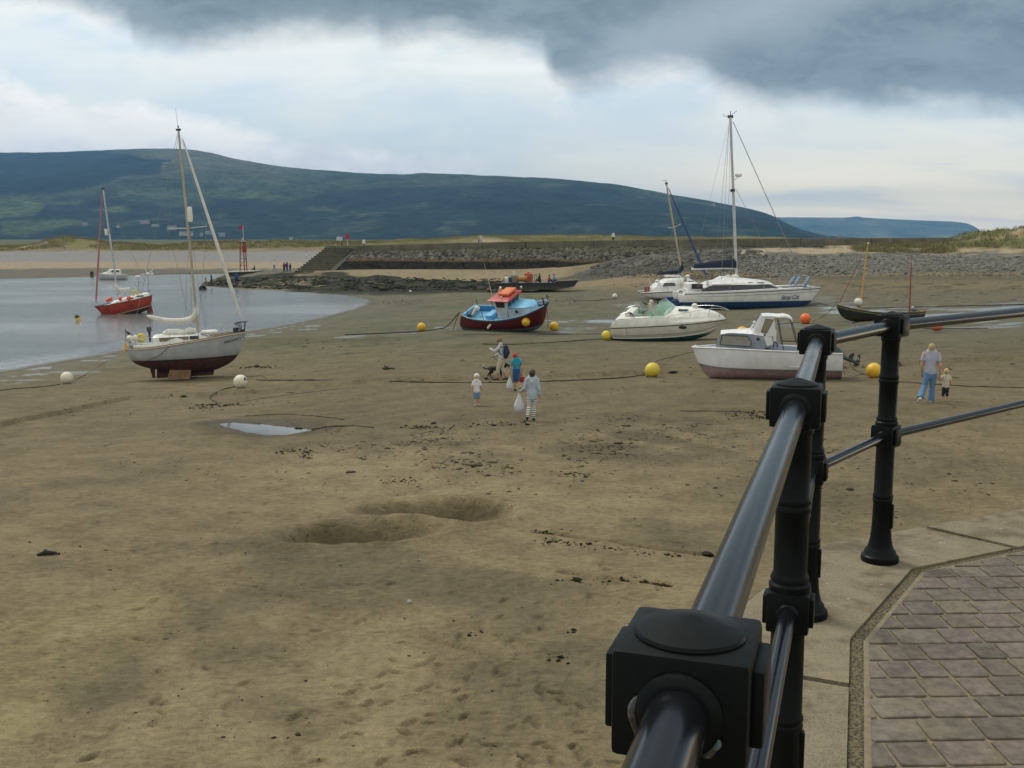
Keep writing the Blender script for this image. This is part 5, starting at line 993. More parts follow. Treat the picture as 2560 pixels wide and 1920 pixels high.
# ---- white sports cruiser -------------------------------------------------------------------------------
def speedboat():
    bt = Boat('motor_cruiser', 'white sports cruiser with pale green windscreen and green bottom tilted on the sand', 'motor boat', (1650, 850), -20, 9, 0)
    Z = lambda x, y: (1500+x/6.506, 720+y/6.506)
    def sh(x, y, bb): X, z = bt.loc(*Z(x, y), -bb); return (X, z, bb)
    def kl(x, y): return bt.loc(*Z(x, y), 0)
    H = Hull([sh(160, 655, 1.08), sh(500, 645, 1.18), sh(900, 625, 1.22), sh(1250, 605, 1.14), sh(1550, 580, .9), sh(1800, 550, .55), sh(1950, 528, .27), sh(2055, 508, .03)],
             [kl(240, 850), kl(500, 862), kl(900, 858), kl(1250, 845), kl(1500, 825), kl(1700, 780), kl(1830, 715), kl(1950, 610)], p=.42, q=.78)
    x0, z0 = bt.loc(*Z(300, 812), -.9); x1, z1 = bt.loc(*Z(1500, 760), -.6); sl = (z1-z0)/(x1-x0)
    bt.part(H.mesh(MB()), 'hull', M_hull('cruiser hull paint', (.72, .70, .61), (.012, .10, .075), z0-sl*x0, None, slope=sl, dirt=(.36, .33, .24)))
    r = MB(); H.rail(r, -1, .025, 0, .01); bt.part(r, 'rubbing_strake', G['dark']); r = MB(); H.rail(r, 1, .025, 0, .01); bt.part(r, 'rubbing_strake', G['dark'])
    for f, m_, rr in ((.66, M('grey pinstripe', (.28, .30, .26), .5), .013), (.5, M('white spray rail', (.7, .69, .62), .5), .03)):
        for s in (-1, 1): q = MB(); H.rail(q, s, rr, 0, .012, .02, .93, f=f); bt.part(q, 'spray_rail', m_)
    # superstructure sides rise from the sheer to the deck edge
    up = [(160, 655, .0), (300, 480, .05), (600, 485, .1), (1000, 462, .16), (1270, 420, .22), (1500, 455, .2), (1750, 500, .1), (1950, 515, .03), (2055, 505, 0)]
    wh = M('cruiser deck gelcoat', (.83, .82, .76), .35, dirt=(.4, .38, .28), damt=.2)
    ts = np.linspace(0, 1, 41); rings = []
    DZ = pchip([0, .03, .07, .27, .4, .6, .8, .93, 1], [.0, .42, .52, .50, .42, .32, .2, .08, .0]); IN = pchip([0, .05, .3, .6, .85, 1], [.0, .1, .16, .22, .1, .02])
    CR = pchip([0, .1, .27, .32, .385, .45, .6, .8, 1], [0, .0, .0, .16, .42, .43, .36, .2, .0])               # crown of the foredeck above the deck edge
    def D(t, k):
        b_ = max(float(H.B(t))-float(IN(t)), .01); z = float(H.Z(t))+float(DZ(t)); return Vector((float(H.X(t)), k*b_, z+float(CR(t))*(1-abs(k)**1.7)))
    sd = MB()
    for s in (-1, 1):
        rg = []
        for t in ts:
            a = H.pt(t, 1, s); d = D(t, s); rg.append([a, a+Vector((0, s*.0, max(.0, d.z-a.z)*.35)), Vector((d.x, d.y+s*.03, a.z+(d.z-a.z)*.8)), d])
        sd.loft(rg, cap=False, closed=False)
    fd = [.33]+[t for t in ts if t >= .35]; rg = [[D(t, k) for k in (-1, -.85, -.6, -.3, 0, .3, .6, .85, 1)] for t in fd]; sd.loft(rg, cap=False, closed=False)
    t0 = .33; rg = [D(t0, k) for k in (-1, -.85, -.6, -.3, 0, .3, .6, .85, 1)]; lw = [Vector((p.x-.0, p.y, p.z-1.0)) for p in rg]; sd.loft([rg, lw], cap=False, closed=False)
    # side decks and aft deck round the cockpit
    for s in (-1, 1):
        rg = [[D(t, s), Vector((D(t, s).x, D(t, s).y-s*.26, D(t, s).z+.03)), Vector((D(t, s).x, D(t, s).y-s*.30, D(t, s).z-.62))] for t in list(ts[(ts >= .06) & (ts <= .33)])+[.34]]; sd.loft(rg, cap=False, closed=False)
    rg = [[D(t, k) for k in (-1, -.5, 0, .5, 1)] for t in (.0, .03, .06, .08, .10)]; sd.loft(rg, cap=False, closed=False); a = [D(.10, k) for k in (-1, -.5, 0, .5, 1)]; sd.loft([a, [p-Vector((0, 0, .6)) for p in a]], cap=False, closed=False)
    tr = [H.pt(0, 1, -1), H.pt(0, 1, 1), D(.03, 1), D(.03, -1)]; sd.add(tr, [(0, 1, 2, 3)])
    bt.part(sd, 'deck_moulding', wh, angle=40)
    fl = MB(); fl.add([(float(H.X(.09)), -.85, float(H.Z(.1))), (float(H.X(.34)), -.85, float(H.Z(.3))), (float(H.X(.34)), .85, float(H.Z(.3))), (float(H.X(.09)), .85, float(H.Z(.1)))], [(0, 1, 2, 3)]); bt.part(fl, 'cockpit_floor', M('pale green cockpit lining', (.38, .50, .42), .6), smooth=False)
    for s in (-1, 1):
        q = MB(); x1_, x2_ = float(H.X(.11)), float(H.X(.32)); y = s*(float(H.B(.3))-.5); q.box(((x1_+x2_)/2, y, float(H.Z(.3))+.28), (x2_-x1_, .05, .56)); bt.part(q, 'cockpit_lining', M('pale green cockpit lining', (.38, .50, .42), .6))
    se = MB(); x_ = bt.loc(*Z(880, 350), .3)[0]; z_ = float(H.Z(.35)); se.box((x_, .25, z_+.35), (.5, .5, .5), bev=.08); se.box((x_-.2, .25, z_+.75), (.14, .5, .5), bev=.06); se.ball((x_-.15, .25, z_+1.05), .16, 8, sc=(.7, 1, .8)); bt.part(se, 'helm_seat', M('cream seat vinyl', (.62, .54, .42), .6))
    ts_ = MB(); ts_.box((float(H.X(.12)), .0, z_+.35), (.5, 1.5, .55), bev=.1); bt.part(ts_, 'stern_seat', wh)
    # windscreen: raked tinted panes on a frame
    gl, nt, b_, L = base_mat('green tinted windscreen'); b_.inputs['Base Color'].default_value = (.50, .74, .64, 1); b_.inputs['Roughness'].default_value = .08; b_.inputs['Transmission Weight'].default_value = .35; b_.inputs['IOR'].default_value = 1.1; b_.inputs['Alpha'].default_value = .55; L.new(ramp(nt, noise(nt, objvec(nt), 5, 3), .3, .7, .05, .16), b_.inputs['Roughness'])
    base = [D(.255, -1), D(.325, -.93), D(.372, -.62), D(.392, -.2), D(.392, .2), D(.372, .62), D(.325, .93), D(.255, 1)]
    topz = [.16, .26, .33, .36, .36, .33, .26, .16]; tops = [p+Vector((-.34-.14*(i in (2, 3, 4, 5)), -np.sign(p.y)*.10, h)) for i, (p, h) in enumerate(zip(base, topz))]
    tops = [Vector((p.x, p.y, max(t.z for t in tops)*.0+p.z)) for p in tops]
    zt = max(t.z for t in tops)-.02
    for i in (2, 3, 4, 5): tops[i].z = zt
    for i in (1, 6): tops[i].z = zt-.10
    ws = MB()
    for i in range(7): panel(ws, [base[i], base[i+1], tops[i+1], tops[i]], (base[i+1]-base[i]).cross(tops[i]-base[i]), .006)
    wso = bt.part(ws, 'windscreen', gl, smooth=False); fr = MB(); fr.tube(tops, .022, 6); fr.tube(base, .016, 6)
    for i in (2, 5): fr.tube([base[i], tops[i]], .016, 6)
    bt.part(fr, 'screen_frame', G['steel'], wso)
    for s in (-1, 1):
        q = MB(); a = D(.49, s*.42); b2 = D(.43, s*.42); ex = (a-b2).normalized(); yy = Vector((0, 1, 0)); n = ex.cross(yy).normalized(); c = (a+b2)/2
        panel(q, [c+ex*.27-yy*.16, c+ex*.27+yy*.16, c-ex*.27+yy*.16, c-ex*.27-yy*.16], (0, s*.3, 1), .03); bt.part(q, 'deck_light', M('tinted deck light', (.06, .10, .12), .15, coat=.5), smooth=False)
    for s in (-1, 1): q = MB(); c = H.pt(.475, .9, s, .01); q.lathe([(.005, .0), (.24, .0), (.25, .02), (.2, .04), (.005, .045)], c, 16, M3=Matrix.Rotation(R(90*-s), 3, 'X') @ Matrix.Diagonal((1, .36, 1))); bt.part(q, 'hull_porthole', G['dark'])
    rl = MB(); pts = []
    for t in (.6, .7, .8, .9, .975): pts.append((D(t, -.97), D(t, .97)))
    tp = [D(.36, -.97)+Vector((0, 0, .04))]+[D(t, -.97)+Vector((.1, 0, h)) for t, h in ((.45, .2), (.58, .36), (.72, .46), (.86, .5), (.95, .52))]+[D(1, 0)+Vector((.12, 0, .52))]+[D(t, .97)+Vector((.1, 0, h)) for t, h in ((.95, .52), (.86, .5), (.72, .46), (.58, .36), (.45, .2))]+[D(.36, .97)+Vector((0, 0, .04))]; rl.tube(sm(tp, 4), .017, 6)
    for t, h in ((.52, .3), (.68, .44), (.84, .49), (.95, .52)):
        for s in (-1, 1): rl.tube([D(t, s*.97), D(t, s*.97)+Vector((.1, 0, h))], .013, 5)
    bt.part(rl, 'bow_rail', G['steel'])
    rd = MB(); q = bt.P(*Z(1540, 320), .1); rd.lathe([(.02, -.2), (.14, -.17), (.2, .02), (.15, .2), (.02, .26)], q, 14); bt.part(rd, 'white_vent_dome', G['white'])
    for (x, y, yy, s) in ((495, 420, -.85, 1), (710, 395, -.85, -1), (735, 260, .85, 1), (935, 235, .85, -1)):
        q = MB(); p = Vector(bt.P(*Z(x, y+35), yy)); q.tube([p, p+Vector((0, 0, .14))], .025, 6); q.tube([p+Vector((-.14*s, 0, .22)), p+Vector((.14*s, 0, .1))], .035, 6); bt.part(q, 'rod_holder', G['dark'])
    q = MB(); p = Vector(bt.P(*Z(840, 440), -.8)); q.tube([p+Vector((-.12, 0, .2)), p+Vector((.12, 0, -.1))], .04, 6); bt.part(q, 'throttle_lever', G['dark'])
    q = MB(); p = D(.09, -1); q.box(p+Vector((.05, 0.02, -.06)), (.26, .06, .10), bev=.03); bt.part(q, 'stern_cleat', G['dark'])
    for s in (-1, 1):
        ar = MB(); ar.tube(sm([D(.03, s*.95), D(.06, s*.93)+Vector((.1, 0, .25)), D(.12, s*.9)+Vector((.2, 0, .34)), D(.16, s*.92)], 4), .02, 6)
        bt.part(ar, 'grab_rail', G['steel'])
    for s in (-1, 1):
        A_ = D(.05, -1); 
    ex = (H.pt(.2, 1, -1)-H.pt(.08, 1, -1)).normalized(); a_ = H.pt(.105, 1, -1); c_ = Vector((a_.x, a_.y-.012, a_.z+.22)); upv = Vector((0, .06, 1)).normalized(); nz = ex.cross(upv).normalized(); upv = nz.cross(ex); M4 = Matrix((ex, upv, nz)).transposed().to_4x4(); M4.translation = c_+nz*.02
    ot = MB(); x_, z_ = kl(235, 790); ot.box((x_-.2, 0, z_+.15), (.3, .4, .5), bev=.08); ot.tube([(x_-.35, 0, z_), (x_-.4, 0, z_-.3)], .08, 8); bt.part(ot, 'stern_drive', G['dark'])
    return bt

# ---- white cabin boat with tilted outboard ------------------------------------------------------------
def cabin_boat():
    bt = Boat('cabin_boat', 'white cabin boat with grey blue cabin, pink bottom and tilted outboard nearest the railing', 'motor boat', (1920, 945), 168, 0, 0, lift=-.02)
    Z = lambda x, y: (1680+x/3.95, 760+y/3.95)
    def sh(x, y, bb): X, z = bt.loc(*Z(x, y), bb); return (X, z, bb)
    def kl(x, y): return bt.loc(*Z(x, y), 0)
    H = Hull([sh(1690, 492, .88), sh(1500, 486, .95), sh(1200, 472, 1.0), sh(900, 458, 1.0), sh(650, 445, .88), sh(450, 436, .6), sh(300, 430, .28), sh(197, 425, .03)],
             [kl(1660, 735), kl(1400, 745), kl(1000, 745), kl(700, 740), kl(520, 735), kl(390, 728), kl(330, 690), kl(262, 590)], p=.42, q=.72)
    x0, z0 = bt.loc(*Z(1250, 655), .95); x1, z1 = bt.loc(*Z(640, 648), .8); sl = 0
    # waterline sweeps up at the bow
    m, nt, b, L = base_mat('cabin boat hull paint'); v = objvec(nt); sx = node(nt, 'ShaderNodeSeparateXYZ'); L.new(v, sx.inputs[0])
    X, Zz = sx.outputs[0], sx.outputs[2]; fx = bt.loc(*Z(560, 640), .8)[0]; zb_ = bt.loc(*Z(262, 585), .1)[1]; bxx = bt.loc(*Z(262, 585), .1)[0]
    lift = mathn(nt, 'MULTIPLY', mathn(nt, 'POWER', mathn(nt, 'MAXIMUM', mathn(nt, 'DIVIDE', mathn(nt, 'SUBTRACT', X, fx), max(bxx-fx, .1)), 0.), 1.6), max(zb_-z0, .05)); zl = mathn(nt, 'ADD', lift, z0)
    top = mixc(nt, ramp(nt, noise(nt, v, 2, 5, .6), .3, .7), (.68, .68, .71), (.78, .78, .81)); top = mixc(nt, ramp(nt, noise(nt, objvec(nt, (5, 5, .6)), 1, 5), .52, .8, 0, .25), top, (.4, .38, .34))
    bot = mixc(nt, ramp(nt, noise(nt, v, 5, 5, .7), .3, .7), (.27, .165, .165), (.38, .26, .26)); grey = mixc(nt, ramp(nt, noise(nt, v, 5, 5, .7), .3, .7), (.17, .15, .15), (.25, .22, .22))
    bot = mixc(nt, mathn(nt, 'GREATER_THAN', Zz, mathn(nt, 'SUBTRACT', zl, .10)), bot, grey); c = mixc(nt, mathn(nt, 'LESS_THAN', Zz, zl), top, bot); L.new(c, b.inputs['Base Color']); b.inputs['Roughness'].default_value = .45; bump(nt, noise(nt, v, 4, 4), .1, .02, b)
    bt.part(H.mesh(MB()), 'hull', m)
    wh = M('cabin boat white paint', (.82, .82, .83), .4, dirt=(.4, .38, .33), damt=.22); gb = M('grey blue cabin paint', (.36, .42, .50), .45, dirt=(.3, .32, .34), damt=.25)
    for s in (-1, 1): r = MB(); H.rail(r, s, .028, 0, .012); bt.part(r, 'rubbing_strake', wh)
    d = MB(); H.deck(d, .52, 1, .02, .02, .04); bt.part(d, 'foredeck', gb)
    d = MB(); H.deck(d, 0, .54, .5, .1, 0); bt.part(d, 'cockpit_floor', M('grey cockpit floor', (.32, .33, .34), .7))
    for s in (-1, 1): q = MB(); H.bulwark(q, 0, .55, .5, .16, 20, s); bt.part(q, 'side_deck', gb)
    w = .78
    def C(x, y, yy=w): return bt.loc(*Z(x, y), yy)
    zd = C(800, 455)[1]
    _tx = np.array([float(H.X(q)) for q in np.linspace(1, 0, 60)]); _tb = np.array([float(H.B(q)) for q in np.linspace(1, 0, 60)]); _o = np.argsort(_tx); _tx, _tb = _tx[_o], _tb[_o]
    wf = lambda x: float(min(w, max(np.interp(x, _tx, _tb)-.09, .2)))
    def sidep(poly, s, d0, d1):
        k = len(poly); V = [(a, s*(wf(a)+d), b) for d in (d0, d1) for a, b in poly]; return MB().add(V, [tuple(range(k)), tuple(range(2*k-1, k-1, -1))]+[(i_, i_+k, (i_+1) % k+k, (i_+1) % k) for i_ in range(k)])
    # cabin sides, roof, raked windscreen
    fr0 = C(432, 418); fr1 = C(485, 302); rt = C(790, 296); ab = C(1090, 452); am = C(905, 320); d_ = C(1025, 370)
    side = [fr0, fr1, (C(560, 288)), rt, am, d_, ab, (ab[0], zd-.06), (fr0[0], zd-.06)]
    for s in (-1, 1):
        q = sidep(side, s, -.03, 0); cs = bt.part(q, 'cabin_side', gb, smooth=False)
        p = MB(); o = [C(478, 405), C(497, 318), C(735, 322), C(778, 378), C(770, 415)]; cx = sum(a for a, _ in o)/5; cz = sum(b for _, b in o)/5
        panel(p, [(cx+(a-cx)*1.05, s*(wf(cx+(a-cx)*1.05)+.004), cz+(b_-cz)*1.12) for a, b_ in o], (0, s, 0), .008); bt.part(p, 'window_seal', G['dark'], cs, smooth=False)
        p = MB(); panel(p, [(a, s*(wf(a)+.010), b_) for a, b_ in o], (0, s, 0), .010); bt.part(p, 'window', M('grey cabin window', (.30, .30, .27), .08, coat=.5, spec=.7), cs, smooth=False)
        pn = [C(905, 318), C(985, 322), C(1000, 400), C(940, 415)]; p = MB(); panel(p, [(a, s*(wf(a)+.006), b_) for a, b_ in pn], (0, s, 0), .008); bt.part(p, 'step_panel', wh, cs, smooth=False)
        q = MB(); c_ = C(850, 345); q.lathe([(.0, 0), (.05, 0), (.055, .03), (.03, .05), (.0, .055)], (c_[0], s*w, c_[1]), 12, M3=Matrix.Rotation(R(-90*s), 3, 'X')); bt.part(q, 'side_lamp', G['dark'], cs)
        q = MB(); c_ = C(1020, 400); q.tube([(c_[0]-.07, s*(w+.02), c_[1]-.1), (c_[0]-.06, s*(w+.03), c_[1]+.05), (c_[0], s*(w+.03), c_[1]+.09), (c_[0]+.06, s*(w+.03), c_[1]+.05), (c_[0]+.07, s*(w+.02), c_[1]-.1)], .016, 6); bt.part(q, 'grab_handle', G['dark'], cs)
        q = MB(); c_ = C(940, 436); q.box((c_[0], s*(w+.03), c_[1]), (.2, .03, .03), bev=.01); q.box((c_[0], s*(w+.02), c_[1]-.03), (.06, .03, .05)); bt.part(q, 'deck_cleat', G['dark'], cs)
    ro = MB(); ro.loft([[(fr1[0]+.02, -wf(fr1[0])-.02, fr1[1]-.01), (fr1[0]+.02, wf(fr1[0])+.02, fr1[1]-.01), (fr1[0]+.02, wf(fr1[0])*.8, fr1[1]+.05), (fr1[0]+.02, -wf(fr1[0])*.8, fr1[1]+.05)], [(rt[0], -w-.02, rt[1]), (rt[0], w+.02, rt[1]), (rt[0], w*.8, rt[1]+.09), (rt[0], -w*.8, rt[1]+.09)], [(am[0], -w-.02, am[1]), (am[0], w+.02, am[1]), (am[0], w*.8, am[1]+.03), (am[0], -w*.8, am[1]+.03)]]); bt.part(ro, 'cabin_roof', wh, smooth=False)
    ws = MB(); panel(ws, [(fr0[0], -wf(fr0[0])+.03, fr0[1]), (fr0[0], wf(fr0[0])-.03, fr0[1]), (fr1[0]+.02, wf(fr1[0])-.03, fr1[1]-.03), (fr1[0]+.02, -wf(fr1[0])+.03, fr1[1]-.03)], (1, 0, .4), .012); bt.part(ws, 'windscreen', M('grey cabin window', (.30, .30, .27), .08), smooth=False)
    bk = MB(); bk.box((ab[0]+.25, 0, zd+.25), (.05, w*1.9, .9)); bt.part(bk, 'cabin_bulkhead', wh, smooth=False)
    # canopy frame: raked screen legs with a window, curved top
    A = [C(800, 292), C(893, 122), C(1005, 135), C(1010, 150), C(1000, 318), C(870, 292)]; wi = [C(884, 275), C(925, 152), C(1000, 160), C(975, 215), C(937, 288)]
    for s in (-1, 1):
        q = MB(); y0_, y1_ = s*(w-.12), s*(w-.08)
        ou = [C(800, 292), C(890, 125), C(905, 120), C(1010, 133), C(1008, 155), C(1022, 205), C(1005, 320), C(930, 320), C(920, 294)]; q.prism(ou, y0_, y1_); lg = bt.part(q, 'canopy_side', wh, smooth=False)
        p = MB(); cx = sum(a for a, _ in wi)/5; cz = sum(b_ for _, b_ in wi)/5; panel(p, [(cx+(a-cx)*1.1, y1_+s*.004, cz+(b_-cz)*1.08) for a, b_ in wi], (0, s, 0), .006); bt.part(p, 'window_seal', G['dark'], lg, smooth=False)
        p = MB(); panel(p, [(a, y1_+s*.012, b_) for a, b_ in wi], (0, s, 0), .008); bt.part(p, 'window', M('canopy window', (.27, .24, .18), .06, coat=.5), lg, smooth=False)
    cp = MB(); rg = []
    for x, y in ((893, 125), (960, 122), (1050, 130), (1120, 126), (1165, 138), (1190, 158), (1192, 180)):
        a = C(x, y); rg.append([(a[0], -w+.06, a[1]-.03), (a[0], -w+.06, a[1]+.015), (a[0], 0, a[1]+.05), (a[0], w-.06, a[1]+.015), (a[0], w-.06, a[1]-.03), (a[0], 0, a[1]+.0)])
    cp.loft(rg); bt.part(cp, 'canopy', wh)
    for s in (-1, 1):
        for x, y, x2, y2 in ((1055, 160, 1102, 452), (1188, 180, 1256, 440)): po = MB(); a = C(x, y); b2 = C(x2, y2); po.tube([(a[0], s*(w-.1), a[1]), (b2[0], s*(w+.04), b2[1])], .014, 6); bt.part(po, 'canopy_prop', G['dark'])
    po = MB(); a, b2 = C(1100, 408), C(1300, 416); po.tube([(a[0], -w, a[1]), (b2[0], -w-.05, b2[1])], .02, 6); bt.part(po, 'guard_rail', G['dark'])
    wn = MB(); a, b2 = C(808, 200, .1), C(755, 275, .1); wn.tube([(a[0], .1, a[1]), (b2[0], .1, b2[1])], .035, 8); e = C(815, 180, .1); wn.ball((e[0], .1, e[1]), .055, 8); bt.part(wn, 'roof_lamp_post', wh)
    vs = MB(); a = C(1190, 620, .97); vs.box((a[0]-.15, .99, a[1]), (.5, .03, .035), bev=.008); bt.part(vs, 'hull_trim', wh)
    rl = MB(); a = H.pt(.99, 1, 1); rl.tube([a, a+Vector((-.1, 0, .06)), H.pt(.93, 1, 1)+Vector((0, -.05, .03))], .03, 6); bt.part(rl, 'bow_cleat', wh)
    # tilted outboard
    tx = float(H.X(0)); tz = bt.loc(*Z(1600, 520), 0)[1]
    pw = lambda x, y: Vector(bt.P(*Z(x, y), .22))
    om = thing('outboard_motor', 'dark grey outboard motor tilted up on the stern of the white cabin boat', 'outboard motor', bt.root.location, bt.root.rotation_euler)
    gm = M('dark grey outboard', (.035, .045, .047), .45, dirt=(.12, .12, .1)); b_ = MB()
    b_.tube([pw(1590, 440), pw(1620, 470), pw(1660, 500)], [.13, .17, .13], 10, ry=[.12, .16, .12], round_ends=True); b_.build('motor_cowl', gm, om)
    b_ = MB(); b_.tube([pw(1640, 500), pw(1700, 530), pw(1790, 565), pw(1830, 590)], [.10, .085, .075, .085], 10, ry=[.1, .07, .06, .07], round_ends=True); b_.build('motor_leg', gm, om)
    b_ = MB(); b_.prism([(p.x, p.z) for p in (pw(1752, 500), pw(1795, 478), pw(1800, 505), pw(1775, 560), pw(1740, 545))], .18, .24); b_.prism([(p.x, p.z) for p in (pw(1800, 600), pw(1850, 595), pw(1815, 620), pw(1780, 610))], .2, .24); b_.build('motor_fin', gm, om)
    b_ = MB(); c0 = pw(1845, 540)
    for k in range(3): b_.box(c0+Matrix.Rotation(k*2.094, 3, 'X') @ Vector((0, 0, .08)), (.04, .1, .15), M4=Matrix.Rotation(k*2.094, 3, 'X') @ Matrix.Rotation(.5, 3, 'Z'))
    b_.tube([pw(1820, 575), c0, pw(1860, 525)], [.05, .045, .02], 8); b_.build('propeller', gm, om)
    br = MB(); br.prism([(p.x, p.z) for p in (pw(1570, 480), pw(1650, 490), pw(1640, 600), pw(1575, 590))], .12, .3); br.build('clamp_bracket', gm, om)
    b2_ = thing('outboard_motor', 'small worn grey outboard leg hanging low on the transom of the white cabin boat', 'outboard motor', bt.root.location, bt.root.rotation_euler)
    b_ = MB(); b_.tube([pw(1630, 560), pw(1625, 610), pw(1612, 680)], [.09, .08, .05], 8, ry=[.07, .06, .03], round_ends=True); b_.build('motor_leg', M('worn grey metal', (.16, .16, .16), .6, dirt=(.08, .08, .07)), b2_)
    b_ = MB(); q = pw(1605, 690); b_.box(q, (.16, .05, .16), bev=.02); b_.build('skeg', M('worn grey metal', (.16, .16, .16)), b2_)
    return bt

# ---- dark open sailing boat at the right --------------------------------------------------------------
def dinghy():
    bt = Boat('sailing_dinghy', 'dark green open sailing boat with tan and red masts behind the railing', 'sailing boat', (2200, 798), 190, 3, 0)
    Z = lambda x, y: (1900+x/3.35, 540+y/3.35)
    def sh(x, y, bb): X, z = bt.loc(*Z(x, y), bb); return (X, z, bb)
    def kl(x, y): return bt.loc(*Z(x, y), 0)
    H = Hull([sh(1390, 800, .1), sh(1290, 812, .5), sh(1130, 815, .78), sh(960, 806, .85), sh(830, 788, .7), sh(720, 765, .38), sh(645, 746, .03)], [kl(1380, 830), kl(1280, 868), kl(1100, 880), kl(900, 882), kl(770, 878), kl(700, 850), kl(655, 790)], p=.75, q=1.0)
    bt.part(H.mesh(MB()), 'hull', M_hull('dark green hull paint', (.015, .022, .018), (.085, .028, .022), kl(800, 850)[1], None, dirt=(.05, .05, .03)))
    for s in (-1, 1):
        r = MB(); H.rail(r, s, .03, .01, .0); bt.part(r, 'gunwale', M('dark varnish', (.05, .035, .018), .4)); r = MB(); H.rail(r, s, .016, -.09, .008); bt.part(r, 'cove_line', M('gold line', (.38, .27, .05), .5))
        b = MB(); H.bulwark(b, 0, 1, .45, .03, 20, s); bt.part(b, 'planking', M('inside planking', (.12, .085, .05), .8))
    d = MB(); H.deck(d, 0, 1, .42, .08, 0); bt.part(d, 'bottom_boards', M('inside planking', (.12, .085, .05), .8)); th = MB()
    for t in (.2, .42, .62, .8): x = float(H.X(t)); b_ = float(H.B(t))-.03; th.box((x, 0, float(H.Z(t))-.12), (.2, 2*b_, .03))
    bt.part(th, 'thwarts', G['greywood'], smooth=False)
    ms = MB(); a = Vector(bt.P(*Z(835, 772))); b_ = Vector(bt.P(*Z(906, 228))); ms.tube([a-Vector((0, 0, .4)), a+(b_-a)*.5, b_], [.065, .06, .035], 8); mo = bt.part(ms, 'main_mast', M('golden spar', (.52, .30, .08), .5)); q = MB().ball(b_, .06, 6); bt.part(q, 'truck', G['white'], mo)
    ms = MB(); a = Vector(bt.P(*Z(1252, 770))); b_ = Vector(bt.P(*Z(1267, 392))); ms.tube([a-Vector((0, 0, .4)), b_], [.055, .035], 8); bt.part(ms, 'mizzen_mast', M('red brown spar', (.27, .055, .03), .5))
    ms = MB(); a = Vector(bt.P(*Z(665, 725))); b_ = Vector(bt.P(*Z(852, 338))); ms.tube([a, b_], [.03, .02], 6); bt.part(ms, 'bowsprit_spar', M('dark red spar', (.18, .04, .035), .5))
    ms = MB(); ms.tube([bt.P(*Z(700, 650)), bt.P(*Z(735, 738))], .014, 5); bt.part(ms, 'forestay', M('pale cord', (.5, .46, .4), .9))
    fender_ball('mooring_buoy', 'white ball buoy lying in the bow of the dark green open boat', 'buoy', bt.world(bt.P(*Z(823, 722), .1)), .27, G['ballwhite'])
    hp = thing('gear_bag', 'grey and white gear bag in the stern of the dark green open boat', 'bag', bt.world(bt.P(*Z(1288, 782), .1)), bt.root.rotation_euler); MB().ball((0, 0, 0), .18, 8, sc=(1.2, .9, .8)).build('bag_body', M('grey bag cloth', (.2, .2, .21), .8), hp); MB().ball((.05, -.06, .1), .1, 6).build('flap', G['sail'], hp)
    tl = MB(); a = Vector(bt.P(*Z(1370, 800))); tl.box(a, (.5, .06, .12), bev=.02); bt.part(tl, 'tiller', M('golden spar', (.52, .30, .08), .5))
    return bt

